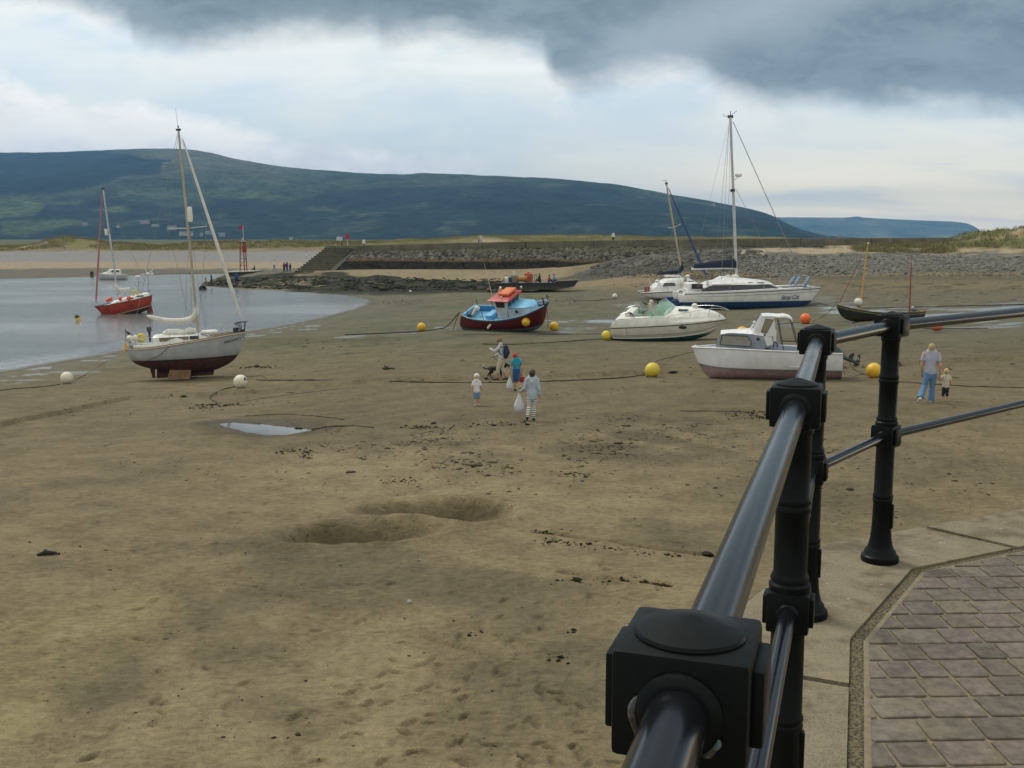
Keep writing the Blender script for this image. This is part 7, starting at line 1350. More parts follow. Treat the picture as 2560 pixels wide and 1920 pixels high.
def far_people(bg):
    """small figures round the breakwater and on the barge"""
    def cl(n, c): return M(n, c, .85)
    red, blue, wht, drk, pink, kh = cl('red jacket', (.35, .03, .04)), cl('blue jacket', (.03, .08, .30)), cl('white shirt', (.74, .74, .74)), cl('dark clothing', (.02, .022, .03)), cl('pink shirt', (.6, .38, .36)), cl('grey clothing', (.2, .19, .18))
    jn = cl('jeans', (.08, .12, .22)); hr = M('dark hair', (.03, .02, .015), .6)
    for label, p, h, rz, top, bot, gp in bg:
        T = {'red': red, 'blue': blue, 'white': wht, 'dark': drk, 'pink': pink, 'grey': kh, 'lblue': cl('light blue shirt', (.20, .30, .48))}; B = {'jeans': jn, 'dark': drk, 'pale': cl('pale trousers', (.45, .42, .42)), 'grey': kh, 'blue': cl('blue trousers', (.05, .08, .28))}
        seated = bot.endswith('*'); bot = bot.rstrip('*')
        pose = dict(lh=(-.05, 0, .10), lk=(-.08, .22, .24), la=(-.08, .30, .04), lt=(-.08, .38, .016), rh=(.05, 0, .10), rk=(.08, .22, .24), ra=(.08, .30, .04), rt=(.08, .38, .016)) if seated else {}
        if not seated: pose = dict(lk=(-.055, .02, .27), la=(-.06, .06, .042), lt=(-.065, .14, .016), ra=(.06, -.07, .05), rt=(.065, .01, .016))
        if seated:
            d = .40; pose.update(ls=(-.10, 0, .447), le=(-.14, .06, .30), lw=(-.1, .18, .25), rs=(.10, 0, .447), re=(.14, .06, .30), rw=(.1, .18, .25))
            seat_person(label, p, h, rz, T[top], B[bot], hr, gp)
        else: person(label, p, h, rz, dict(top=(T[top], 'long'), loose=1.2, bottom=(B[bot], 'long', 0), shoes=drk, hair=(hr, 'none')), pose, vox=.024, hands=False, group=gp)
def seat_person(label, p, h, rz, top, bot, hr, gp):
    r = thing('person', label, 'person', p, (0, 0, R(rz)), gp); S = h; v = lambda *a: Vector(a)*S; b = MB()
    b.tube([v(0, 0, .06), v(0, 0, .2), v(0, .03, .36), v(0, .04, .42)], [.08*S, .075*S, .085*S, .04*S], 10, ry=[.06*S, .055*S, .055*S, .04*S], ref=(1, 0, 0), round_ends=True); b.tube([v(0, .04, .4), v(0, .05, .47)], .03*S, 8); b.ball(v(0, .06, .52), .066*S, 8, sc=(.8, .95, 1.1)); b.ball(v(0, .13, .51), .014*S, 5)
    for s in (-1, 1):
        b.tube([v(s*.1, .03, .38), v(s*.14, .07, .24), v(s*.08, .2, .22)], [.028*S, .024*S, .016*S], 8, round_ends=True); b.tube([v(s*.05, 0, .07), v(s*.08, .22, .2), v(s*.08, .3, .03), v(s*.08, .37, .02)], [.055*S, .04*S, .025*S, .02*S], 8, round_ends=True)
    remesh(b, 'body', SKIN, r, .022); q = MB(); q.tube([v(0, 0, .07), v(0, 0, .2), v(0, .03, .37)], [.092*S, .088*S, .095*S], 10, ry=[.07*S, .066*S, .062*S], ref=(1, 0, 0), round_ends=True)
    for s in (-1, 1): q.tube([v(s*.1, .03, .38), v(s*.14, .07, .24), v(s*.09, .18, .22)], [.038*S, .034*S, .027*S], 8)
    remesh(q, 'jacket', top, r, .024, 3); q = MB()
    for s in (-1, 1): q.tube([v(s*.05, -.01, .07), v(s*.08, .22, .2), v(s*.08, .3, .05)], [.062*S, .05*S, .036*S], 8, round_ends=True)
    remesh(q, 'trousers', bot, r, .024, 3); q = MB(); q.ball(v(0, .05, .535), .07*S, 8, sc=(.83, .95, 1)); remesh(q, 'hair', hr, r, .022, 2)
# ------------------------------------------------------------------ promenade edge and railing
PZ = CAM_H-1.435                                   # height of the promenade
POSTS = [(-.33, -.66), (.152, .845), (.652, 2.341), (1.124, 3.80), (1.646, 4.478), (2.98, 5.62), (4.2, 6.67)]
def build_railing():
    bm_, nt, b, L = base_mat('black gloss iron paint'); v = objvec(nt); n = noise(nt, v, 14, 5, .6)
    L.new(mixc(nt, ramp(nt, noise(nt, v, 5, 6, .65), .55, .75, 0, .6), (.0025, .004, .004), (.009, .011, .010)), b.inputs['Base Color']); L.new(ramp(nt, n, .3, .7, .34, .52), b.inputs['Roughness']); b.inputs['Specular IOR Level'].default_value = .15; bump(nt, mathn(nt, 'ADD', noise(nt, v, 60, 4), mathn(nt, 'MULTIPLY', noise(nt, v, 18, 3), 2.)), .3, .002, b)
    rm, nt, b, L = base_mat('worn black rail paint'); v = objvec(nt)
    wv = noise(nt, v, 3.5, 6, .7, .3); L.new(mixc(nt, ramp(nt, wv, .5, .75, 0, .5), (.006, .007, .009), (.016, .016, .018)), b.inputs['Base Color']); L.new(ramp(nt, wv, .3, .7, .19, .24), b.inputs['Roughness']); b.inputs['Specular IOR Level'].default_value = .38; b.inputs['Coat Weight'].default_value = .12; b.inputs['Coat Roughness'].default_value = .12; bump(nt, noise(nt, v, 90, 4), .06, .001, b)
    root = thing('railing', 'black iron post and tube railing along the promenade edge at the right', 'railing', (1.1, 3.8, PZ))
    off = Vector((1.1, 3.8, PZ)); HP = 1.12
    dirs = []
    for i, (x, y) in enumerate(POSTS):
        a = Vector(POSTS[max(i-1, 0)]); c = Vector(POSTS[min(i+1, len(POSTS)-1)]); d = (c-a).normalized(); dirs.append(math.atan2(d.y, d.x))
    turn = {1: R(71.5), 2: R(71.0), 3: R(66), 4: R(46), 5: R(40.8)}
    for i, (x, y) in enumerate(POSTS):
        P = Vector((x, y, PZ))-off; rz = turn.get(i, dirs[i])
        sh = MB(); sh.lathe([(.0, 0), (.080, 0), (.082, .010), (.080, .026), (.070, .034), (.066, .050), (.058, .058), (.052, .075), (.046, .105), (.0425, .14), (.041, .19), (.040, .27), (.043, .275), (.044, .283), (.041, .289), (.044, .296), (.0435, .304), (.040, .309), (.039, .50), (.039, .53)], n=32)
        sh.lathe([(.047, .615), (.048, .630), (.043, .636), (.045, .645), (.041, .653), (.0385, .66), (.0385, .80), (.042, .806), (.043, .814), (.040, .821), (.043, .828), (.042, .836), (.038, .842), (.037, .985), (.041, .990), (.042, .998), (.041, 1.006), (.037, 1.010), (.037, 1.03)], n=32)
        s = sh.build('post', bm_, root, angle=40, loc=P)
        st = MB().box((.0425*math.cos(rz-1.4), .0425*math.sin(rz-1.4), .21), (.012, .022, .11), rz=rz-1.4, bev=.003); st.build('base_plate', bm_, s)
        for z0, w, h, nm in ((.522, .096, .095, 'lower_box'), (1.008, .112, .092, 'cap_box')):
            q = MB(); q.box((0, 0, z0+h/2), (w, w, h), rz=rz, bev=.006); qq = q.build(nm, bm_, s, angle=50)
            for k in range(2):                      # raised side plates of the box
                a = rz+PI/2+k*PI; e = MB(); e.box((math.cos(a)*(w/2+.004), math.sin(a)*(w/2+.004), z0+h/2), (w*.60, .012, h*.72), rz=rz, bev=.003); e.build('side_plate', bm_, s)
        c = MB().lathe([(.0, 1.117), (.006, 1.1165), (.046, 1.1045), (.0475, 1.1015), (.047, 1.0975), (.0, 1.0975)], n=40); c.build('cap', bm_, s, angle=30)
    for i in range(len(POSTS)-1):
        a = Vector((*POSTS[i], PZ))-off; b_ = Vector((*POSTS[i+1], PZ))-off; d = (b_-a).normalized()
        for z, r, nm, w in ((1.052, .0255, 'top_rail', .112), (.568, .0190, 'lower_rail', .096)):
            q = MB(); q.tube([a+d*.035+Vector((0, 0, z)), b_-d*.035+Vector((0, 0, z))], r, 28); rl = q.build(nm, rm, root)
            for p, s in ((a+d*(w/2), 1), (b_-d*(w/2), -1)):
                q = MB(); ax = d.to_track_quat('Z', 'Y').to_matrix(); q.lathe([(r+.001, s*-.004), (r*1.42, s*-.004), (r*1.42, s*.004), (r*1.22, s*.009), (r+.001, s*.010)], p+Vector((0, 0, z)), 24, M3=ax); q.build('rail_socket', bm_, rl)
    # smear of grey sealant and rust round the socket on the near side of the first post
    m, nt, b, L = base_mat('old grey sealant'); v = objvec(nt); L.new(mixc(nt, ramp(nt, noise(nt, v, 45, 5, .6), .47, .60), (.10, .12, .13), (.05, .032, .014)), b.inputs['Base Color']); b.inputs['Roughness'].default_value = .8; bump(nt, noise(nt, v, 80, 4), .6, .002, b)
    d = (Vector(POSTS[1])-Vector(POSTS[0])).normalized(); d3 = Vector((d.x, d.y, 0)); lat = Vector((d.y, -d.x, 0)); c0 = Vector((*POSTS[1], PZ+1.052))-off-d3*.0575
    for a0, a1, kk in ((158, 238, .0034), (304, 336, .0040)):
        q = MB(); P = []; rr = []
        for t in range(15):
            f = t/14; a = R(a0+(a1-a0)*f); k = kk*math.sin(PI*f)**.6*(1+.25*math.sin(9*f))+.0008; ra = .0345+k*.7; P.append(c0+lat*math.cos(a)*ra+Vector((0, 0, math.sin(a)*ra))-d3*.002); rr.append(k)
        q.tube(P, rr, 8, ry=[x*.7 for x in rr]); q.build('sealant', m, root)
def clip_half(poly, p, n):                          # keep the side of the line through p where (q-p).n >= 0
    out = []
    for i in range(len(poly)):
        a, b = poly[i], poly[(i+1) % len(poly)]; da = (a[0]-p[0])*n[0]+(a[1]-p[1])*n[1]; db = (b[0]-p[0])*n[0]+(b[1]-p[1])*n[1]
        if da >= 0: out.append(a)
        if (da >= 0) != (db >= 0): t = da/(da-db); out.append((a[0]+(b[0]-a[0])*t, a[1]+(b[1]-a[1])*t))
    return out
def build_promenade():
    px = lambda u, v: tuple(atZ(u, v, PZ)[:2])
    A, B, C, D = px(2560, 1375), px(2305, 1427), px(2159, 1600), px(2161, 1920)
    ext = lambda p, q, k: (q[0]+(q[0]-p[0])*k, q[1]+(q[1]-p[1])*k)
    far = ext(B, A, 5); near = ext(C, D, 1.2); edge = [near, C, B, far]                       # border of the paving
    def off(line, d):                               # parallel copy, d > 0 towards the sand
        out = []
        for i, p in enumerate(line):
            ns = []
            for a, b in ((i-1, i), (i, i+1)):
                if a < 0 or b >= len(line): continue
                ex, ey = line[b][0]-line[a][0], line[b][1]-line[a][1]; l = math.hypot(ex, ey); ns.append((-ey/l, ex/l))
            nx, ny = sum(n[0] for n in ns)/len(ns), sum(n[1] for n in ns)/len(ns); k = nx*nx+ny*ny; out.append((p[0]+nx/k*d, p[1]+ny/k*d))
        return out
    # exposed-aggregate coping
    m, nt, b, L = base_mat('exposed aggregate coping'); v = objvec(nt); vo = node(nt, 'ShaderNodeTexVoronoi'); vo.inputs['Scale'].default_value = 120; L.new(v, vo.inputs['Vector'])
    c = mixc(nt, ramp(nt, noise(nt, v, 3, 6, .65), .3, .7), (.12, .10, .056), (.215, .18, .108)); c = mixc(nt, mathn(nt, 'MULTIPLY', ramp(nt, vo.outputs['Distance'], .2, .5), .5), c, (.30, .255, .17)); c = mixc(nt, ramp(nt, noise(nt, v, 5, 6, .68), .46, .68, 0, .75), c, (.085, .062, .032)); c = mixc(nt, ramp(nt, noise(nt, v, 21, 3, .5), .70, .74, 0, .6), c, (.42, .40, .34)); L.new(c, b.inputs['Base Color']); b.inputs['Roughness'].default_value = .9; bump(nt, vo.outputs['Distance'], .5, .006, b)
    m2, nt, b, L = base_mat('dark pebbled edge'); v = objvec(nt); vo = node(nt, 'ShaderNodeTexVoronoi'); vo.inputs['Scale'].default_value = 95; L.new(v, vo.inputs['Vector']); L.new(mixc(nt, ramp(nt, vo.outputs['Distance'], .2, .6), (.05, .038, .021), (.17, .135, .078)), b.inputs['Base Color']); b.inputs['Roughness'].default_value = .9; bump(nt, vo.outputs['Distance'], .9, .012, b)
    inner = off(edge, .046); outer = off(edge, .49); gapi = off(edge, .012)
    root = thing('promenade_coping', 'buff concrete coping wall along the promenade edge under the railing', 'wall', (0, 0, 0)); 
    cuts = []
    def strip(o, i, zt, zb, mat, name, cutpts=()):
        q = MB(); n = len(o)
        for k in range(n-1):
            a, b_, c_, d_ = o[k], o[k+1], i[k+1], i[k]; q.add([(*a, zt), (*b_, zt), (*c_, zt), (*d_, zt), (*a, zb), (*b_, zb), (*c_, zb), (*d_, zb)], [(0, 1, 2, 3), (4, 7, 6, 5), (0, 4, 5, 1), (2, 6, 7, 3)]+([(0, 3, 7, 4)] if k == 0 else [])+([(1, 5, 6, 2)] if k == n-2 else []))
        return q.build(name, mat, root, smooth=False)
    def split_at(line, s_list):                     # points along a polyline at fractions of given segments
        return [(line[k][0]+(line[k+1][0]-line[k][0])*t, line[k][1]+(line[k+1][1]-line[k][1])*t) for k, t in s_list]
    # joints: one across the near run, one across the far run
    tj = .80; tf = .17; g = .012
    def seg(l): return l
    for (i0, t0, i1, t1) in ((0, 0, 0, tj-.008), (0, tj+.008, 2, tf-.006), (2, tf+.004, 2, 1)):
        def sub(line):
            pts = [split_at(line, [(i0, t0)])[0]]+[line[k] for k in range(i0+1, i1+1)]+[split_at(line, [(i1, t1)])[0]]; return pts
        strip(sub(outer), sub(inner), PZ, -.6, m, 'coping_slab')
    strip(off(outer, -.004), off(inner, .004), PZ-.016, -.62, M('dark joint', (.05, .042, .03), .95), 'joint_bed'); strip(off(edge, .044), off(edge, -.002), PZ-.010, -.60, m2, 'pebbled_edge')
    # paving: bedding sand and worn setts
    ms, nt, b, L = base_mat('jointing sand'); v = objvec(nt); L.new(mixc(nt, ramp(nt, noise(nt, v, 30, 5, .6), .3, .7), (.19, .155, .097), (.255, .212, .14)), b.inputs['Base Color']); b.inputs['Roughness'].default_value = .95; bump(nt, noise(nt, v, 200, 3), .4, .003, b)
    big = [edge[0], edge[1], edge[2], edge[3], (12, edge[3][1]), (12, -3), (edge[0][0], -3)]
    bed = MB(); bed.prism(big, -.5, PZ-.004, axis='z'); proot = thing('promenade', None, None, (0, 0, 0)); proot['kind'] = 'structure'; bed.build('sand_bed', ms, proot, smooth=False)
    mp, nt, b, L = base_mat('brown concrete setts'); v = objvec(nt); at = node(nt, 'ShaderNodeAttribute', attribute_name='Col'); n1 = noise(nt, v, 26, 6, .7); c = mixc(nt, ramp(nt, n1, .3, .72), (.62, .60, .58), (1.25, 1.22, 1.2)); c = mixc(nt, 1.0, at.outputs['Color'], c, 'MULTIPLY'); c = mixc(nt, ramp(nt, noise(nt, v, 7, 5, .65), .5, .72, 0, .65), c, (.23, .185, .12)); c = mixc(nt, ramp(nt, noise(nt, v, 3, 5, .7), .55, .72, 0, .3), c, (.07, .058, .044)); L.new(c, b.inputs['Base Color']); b.inputs['Roughness'].default_value = .88; bump(nt, noise(nt, v, 140, 4), .5, .003, b)
    rnd = random.Random(3); V = []; F = []; CC = []; ins = off(edge, -.020)
    halfs = []
    for k in range(3):
        a, b_ = ins[k], ins[k+1]; ex, ey = b_[0]-a[0], b_[1]-a[1]; l = math.hypot(ex, ey); halfs.append((a, (ey/l, -ex/l)))
    y = -2.0; tilt = .035; rowh = .142
    while y < 9.0:
        x = -.2+rnd.random()*.2
        while x < 9.5:
            w = rnd.choice((.105, .135, .15, .17, .17)); g_ = .0056; j = lambda s=.0026: rnd.uniform(-s, s); r_ = .007
            base = [(x+g_+r_, y+g_), (x+w-g_-r_, y+g_), (x+w-g_, y+g_+r_), (x+w-g_, y+rowh-g_-r_), (x+w-g_-r_, y+rowh-g_), (x+g_+r_, y+rowh-g_), (x+g_, y+rowh-g_-r_), (x+g_, y+g_+r_)]
            base = [(a+j(), b2+j()+tilt*(a-2)) for a, b2 in base]
            for (p, n_) in halfs:
                base = clip_half(base, p, n_)
                if len(base) < 3: break
            if len(base) >= 3 and (len(base) > 4 or True):
                cx = sum(a for a, _ in base)/len(base); cy = sum(b2 for _, b2 in base)/len(base); k = len(base); o = len(V); dz = rnd.uniform(-.0012, .0012); col = np.array((.165, .138, .112))*rnd.uniform(.82, 1.16)*np.array((1, rnd.uniform(.96, 1.04), rnd.uniform(.93, 1.07)))
                V += [(a, b2, PZ-.012) for a, b2 in base]+[(cx+(a-cx)*.99, cy+(b2-cy)*.99, PZ+.0012+dz) for a, b2 in base]+[(cx+(a-cx)*.95, cy+(b2-cy)*.95, PZ+.0036+dz) for a, b2 in base]
                F += [(o+i, o+(i+1) % k, o+k+(i+1) % k, o+k+i) for i in range(k)]+[(o+k+i, o+k+(i+1) % k, o+2*k+(i+1) % k, o+2*k+i) for i in range(k)]+[tuple(o+2*k+i for i in range(k))]; CC += [col]*(3*k)
            x += w
        y += rowh
    me = bpy.data.meshes.new('paving'); me.from_pydata(V, [], F); me.materials.append(mp); a = me.color_attributes.new('Col', 'FLOAT_COLOR', 'POINT'); cc = np.ones((len(V), 4), np.float32); cc[:, :3] = np.array(CC); a.data.foreach_set('color', cc.ravel()); me.update(); o = bpy.data.objects.new('paving', me); COL.objects.link(o); o.parent = proot
# ------------------------------------------------------------------ breakwater, beacon, signs, houses
def build_breakwater():
    root = thing('breakwater', 'long concrete breakwater with pitched stone face and broad steps at its seaward end', 'breakwater', (0, 170, 0)); O = Vector((0, 170, 0))
    m, nt, b, L = base_mat('stained sea wall concrete'); v = objvec(nt); c = mixc(nt, ramp(nt, noise(nt, objvec(nt, (.25, .25, .9)), 1.2, 6, .65), .3, .7), (.125, .112, .076), (.205, .185, .13)); c = mixc(nt, ramp(nt, noise(nt, objvec(nt, (.7, .7, .12)), 1.5, 5, .7), .5, .72, 0, .65), c, (.065, .062, .035)); c = mixc(nt, ramp(nt, noise(nt, v, .09, 4), .5, .7, 0, .5), c, (.10, .10, .045)); L.new(c, b.inputs['Base Color']); b.inputs['Roughness'].default_value = .9; bump(nt, noise(nt, v, 3, 5), .3, .05, b)
    dk = M('dark wet concrete', (.045, .043, .026), .85, var=.4, dirt=(.02, .022, .01), dscale=.8, damt=.8)
    xs = list(BW_T[:, 0]); xr = np.array(xs+[xs[-1]+40]); zt = np.interp(xr, BW_T[:, 0], BW_T[:, 2]); zb = np.interp(xr, BW_B[:, 0], BW_B[:, 2]); yw = np.interp(xr, BW_T[:, 0], BW_T[:, 1])
    f = lambda x, a: float(np.interp(x, xr, a))
    q = MB(); x = xr[0]
    while x < xr[-1]-1:
        x2 = min(x+11.5, xr[-1]); rings = []
        for t in np.linspace(x+.05, x2-.05, 4): y = f(t, yw); a, c2 = f(t, zt), f(t, zb)-.3; rings.append([(t, y-170, c2), (t, y-170, a-.05), (t, y+.05-170, a), (t, y+.6-170, a), (t, y+.65-170, a-.05), (t, y+.65-170, c2)])
        q.loft(rings); x = x2
    q.build('parapet', m, root, smooth=False); q = MB()
    q.loft([[(t, f(t, yw)+.02-170+e, z) for e, z in ((.03, f(t, zb)-.5), (.03, f(t, zt)-.08), (.6, f(t, zt)-.08), (.6, f(t, zb)-.5))] for t in np.linspace(xr[0]+.2, xr[-1]-.2, 30)]); q.build('joint_filler', dk, root, smooth=False)
    q = MB(); q.loft([[(t, f(t, yw)-.55-170, f(t, zb)-.25), (t, f(t, yw)-.55-170, f(t, zb)+.02), (t, f(t, yw)-.01-170, f(t, zb)+.05), (t, f(t, yw)-.01-170, f(t, zb)-.25)] for t in np.linspace(xr[1], xr[-1], 30)]); q.build('plinth', dk, root, smooth=False)
    # pitched stone face
    nx, nt_ = 620, 90; X1 = PITCH_X1+3; tl = np.array([atY(821, 684, 167.)[0], atY(880, 628, 178.4)[0]]); s = np.linspace(0, 1, nx)[None, :]; t = np.linspace(-.06, 1, nt_)[:, None]
    X = (tl[0]+(tl[1]-tl[0])*t)*(1-s)+X1*s; Y = bw_y(X)-10.5*(1-t)-.5; Z = -1.05+t*(bw_zb(X)+1.05)
    d, cv = cells(X/.55, (Y*.95+Z*.3)/.55, 301); st = sstep(.02, .2, t); bl = (.5-d)*.32*(.5+cv); Z = Z+bl*st; Y = Y-bl*.6*st; Z = Z+.1*fbm(X/3, Y/2, 303, 3)
    zz = Z+.35*fbm(X/6, Y/3, 305, 4); C = np.zeros(X.shape+(3,)); base = np.array((.115, .108, .088)); C[:] = base; C *= (.30+1.2*cv)[..., None]; dd = sstep(.42, .62, d)[..., None]; C = C*(1-.75*dd)
    def mx(C, col, w): return C*(1-w[..., None])+np.array(col)*w[..., None]
    C = mx(C, (.10, .060, .022), sstep(1.05, .7, zz)*.8); C = mx(C, (.013, .012, .007), sstep(.68, .40, zz)*.98); C *= (1+.6*fbm(X/1.3, Y/1.3, 307, 3))[..., None]; C = mx(C, (.10, .095, .055), sstep(1.5, 2.3, zz)*.45); C = mx(C, (.10, .10, .07), sstep(24, 46, X)*.5)
    pm, nt, b, L = base_mat('pitched stone'); at = node(nt, 'ShaderNodeAttribute', attribute_name='Col'); sc = node(nt, 'ShaderNodeVectorMath', operation='SCALE'); L.new(at.outputs['Color'], sc.inputs[0]); L.new(ramp(nt, noise(nt, objvec(nt), 2.5, 5, .7), .3, .7, .65, 1.35), sc.inputs['Scale']); L.new(sc.outputs[0], b.inputs['Base Color']); b.inputs['Roughness'].default_value = .9; b.inputs['Specular IOR Level'].default_value = .12; bump(nt, noise(nt, objvec(nt), 4, 5), .5, .08, b)
    np_mesh('stone_face', np.stack([X.ravel(), Y.ravel()-170, Z.ravel()], 1), grid_faces(nt_, nx), pm, attrs={'Col': ('C', C.reshape(-1, 3))}, parent=root)
    # steps, widening downwards and swung out to the left
    ns = 13; zt0 = vY(620, 179.); zb0 = vY(682, 168.); q = MB()
    for i in range(ns):
        k = i/(ns-1); k2 = (i+1)/ns; y0 = 179.-11*k2; z = zt0+(zb0-zt0)*k; xl = atY(812, 620, 179)[0]*(1-k)+atY(731, 682, 168)[0]*k; xr_ = atY(880, 620, 179)[0]*(1-k)+atY(823, 682, 168)[0]*k
        q.box(((xl+xr_)/2, (y0+180.5)/2-170, (z-2.2)/2), (xr_-xl, 180.5-y0, z+2.2)); 
    sm_ = MB(); q.build('steps', M('steps weedy concrete', (.085, .078, .046), .85, var=.35, dirt=(.03, .035, .014), dscale=.7, damt=.75), root, smooth=False)
    tr = MB()
    for i in range(ns):
        k = i/(ns-1); k2 = (i+1)/ns; y0 = 179.-11*k2; z = zt0+(zb0-zt0)*k; xl = atY(812, 620, 179)[0]*(1-k)+atY(731, 682, 168)[0]*k; xr_ = atY(880, 620, 179)[0]*(1-k)+atY(823, 682, 168)[0]*k; tr.box(((xl+xr_)/2, y0-170+.32, z+.004), (xr_-xl+.02, .72, .07))
    tr.build('treads', M('worn skylit treads', (.20, .18, .12), .85, var=.3, dirt=(.06, .065, .025), dscale=.8, damt=.8), root, smooth=False)  # treads painted paler than the risers: skylight put into the colour, besides wear
    q = MB(); P = [(atY(880, 627, 179.3)[0], 179.2, vY(627, 179.2)), (atY(823, 684, 167.5)[0], 167.5, vY(684, 167.5))]; q.loft([[(x-.12, y-170, z-.6), (x-.12, y-170, z+.25), (x+.75, y-170, z+.25), (x+.75, y-170, z-.6)] for x, y, z in P]); q.build('wing_wall', dk, root, smooth=False)
    # low landing stage at the end
    js = thing('landing_stage', 'low dark concrete landing stage with pale deck edge beside the red beacon', 'jetty', (0, 180, 0)); q = MB(); a = atY(566, 681, 184); b_ = atY(742, 675, 186)
    q.prism([(a[0], -2.8), (b_[0], -2.8), (b_[0], b_[2]), (a[0], a[2])], 3, 9); q.build('stage_wall', dk, js, smooth=False); q = MB(); e = atY(640, 678.5, 184); q.prism([(a[0]-.1, a[2]), (e[0], e[2]), (e[0], e[2]+.12), (a[0]-.1, a[2]+.12)], 2.9, 9); q.build('deck_edge', M('pale deck edge', (.45, .42, .34), .8), js, smooth=False)
    # beacon tower with red pennant
    p = atY(610, 678, 185); rd = M('rusty red beacon paint', (.19, .035, .03), .7, var=.3); t = thing('beacon', 'red lattice harbour beacon with small red flag at the end of the breakwater', 'beacon', p)
    for sx in (-.55, .0, .55): q = MB(); q.tube([(sx*1.1, -.3 if sx else .4, 0), (sx*.8, -.25 if sx else .3, 5.2)], .09, 6); q.build('leg', rd, t)
    q = MB()
    for z in (1., 2.2, 3.4, 5.1): q.tube([(-.58, -.28, z), (.58, -.28, z), (0, .38, z), (-.58, -.28, z)], .05, 5)
    q.tube([(-.55, -.28, 1), (.55, -.28, 2.2), (-.5, -.28, 3.4), (.5, -.28, 5.1)], .04, 5); q.build('bracing', rd, t); q = MB(); q.box((.3, -.3, 3.9), (.7, .5, 1.1), bev=.05); q.build('signal_box', M('red beacon box', (.32, .03, .03), .6), t)
    q = MB(); q.box((0, 0, 5.25), (1.1, .8, .12)); q.lathe([(.2, 5.3), (.24, 5.4), (.2, 5.8), (.0, 5.9)], n=10); q.build('lantern', M('pale lantern', (.42, .40, .36), .5), t); q = MB(); q.tube([(.1, 0, 5.8), (.1, 0, 8.1)], .05, 6); q.build('mast', G['alu'], t)
    q = MB(); q.prism([(.06, 8.05), (.06, 7.25), (-.75, 7.55), (-.8, 7.7)], -.02, .02); q.build('flag', M('red flag', (.42, .02, .02), .8), t, smooth=False)
    # notice boards on the wall
    for (u, v0, v1, vb, wd, col, nm, lb) in ((849, 592, 602, 613, 1.0, (.55, .60, .64), 'notice_board', 'white notice board on two posts behind the end of the breakwater wall'), (869, 586, 598, 612, .62, (.46, .02, .03), 'warning_sign', 'red warning sign on a post beside the white notice board')):
        p = atY(u, vb, 182); t = thing(nm, lb, 'sign', p); zt_, zb_ = vY(v0, 182)-p[2], vY(v1, 182)-p[2]
        for sx in ((-.7*wd/2, .7*wd/2) if wd > .8 else (0,)): q = MB(); q.tube([(sx, .06, -.8), (sx, .06, zt_-.1)], .05, 6); q.build('post', G['dark'] if wd > .8 else G['alu'], t)
        q = MB(); q.box((0, 0, (zt_+zb_)/2), (wd, .06, zt_-zb_), bev=.02); q.build('board', M(nm+' face', col, .5), t)
    p = atY(1138, 596, 205); t = thing('warning_sign', 'tiny red sign on the dune grass behind the breakwater wall', 'sign', p); q = MB(); q.tube([(0, .05, -.6), (0, .05, .7)], .04, 6); q.build('post', G['alu'], t); q = MB(); q.box((0, 0, .55), (.4, .05, .4), bev=.02); q.build('board', M('warning_sign face', (.46, .02, .03), .5), t)
def build_houses(hx, hy, hz):
    u, v = proj(hx, hy, hz)
    H = [(430, 571, 22, 'long pale house highest in the cluster of houses on the wooded hillside', .4), (466, 586, 33, 'widest white house on the hillside behind the mast of the grey yacht', .1), (504, 588, 7, 'small white house between the grey yacht mast and its furled sail', .6), (521, 583, 12, 'dull grey house just above the furled sail of the grey yacht', -.4),
         (555, 588, 15, 'low pale house on the hillside left of the red beacon flag', .3), (363, 558, 22, 'pinkish house uppermost on the left part of the hillside', .2), (390, 566, 18, 'pale house below the pinkish house on the hillside', -.2), (214, 562, 12, 'faint grey house above the green field on the hillside', .3), (296, 568, 7, 'small white house near the mast of the red yacht', .5),
         (300, 606, 5, 'tiny white house low at the foot of the wooded hillside', .2), (728, 598, 9, 'upper of two white houses at the foot of the hill left of the notice board', .5), (738, 606, 9, 'lower of two white houses at the foot of the hill left of the notice board', -.3), (1782, 513, 10, 'white house alone high on the hill between the catamaran stays', .2), (2066, 590, 8, 'white house at the end of the long hill above the breakwater wall', .3), (2100, 591, 7, 'pale house at the far end of the hill beside a white house', -.2)]
    for i, (pu, pv, w, lb, rz) in enumerate(H):
        k = np.argmin((u-pu)**2+((v-pv)*1.5)**2+np.where(hy > 3400, 1e5, 0)); y = hy[k]; s = w*y/F_PX; wd = max(s, 5.); dp = 7.; hh = 5. if w < 20 else 6.5
        p = atY(pu, pv+hh*F_PX/y*.6, y-6); t = thing('house', lb, 'house', (p[0], p[1], p[2]-1.0), (0, 0, rz*.3), 'houses on the far hillside'); col = (.56, .56, .53) if i in (1, 2, 8, 9, 10, 11, 12, 13) else ((.50, .40, .37) if i == 5 else (.42, .42, .42))
        q = MB(); q.prism([(-wd/2, -5), (wd/2, -5), (wd/2, hh), (-wd/2, hh)], -dp/2, dp/2); q.build('wall', M('house wall %d' % (i % 4) if col[0] > .55 else 'house wall dull %d' % i, col, .8), t, smooth=False)
        q = MB(); q.prism([(-dp/2-.4, hh+.02), (dp/2+.4, hh+.02), (0, hh+3.)], -wd/2-.3, wd/2+.3, axis='x'); q.build('roof', M('slate roof', (.10, .105, .12), .7), t, smooth=False)
        q = MB(); q.box((wd*.35, 0, hh+3.2), (.9, .9, 1.6)); q.build('chimney', M('chimney render', (.35, .33, .3), .8), t, smooth=False)
        for sx in np.linspace(-.32, .32, max(2, min(5, int(wd/4)))): q = MB(); q.box((sx*wd, -dp/2-.03, hh*.55), (1.2, .08, 1.5)); q.build('window', G['glass'], t, smooth=False)
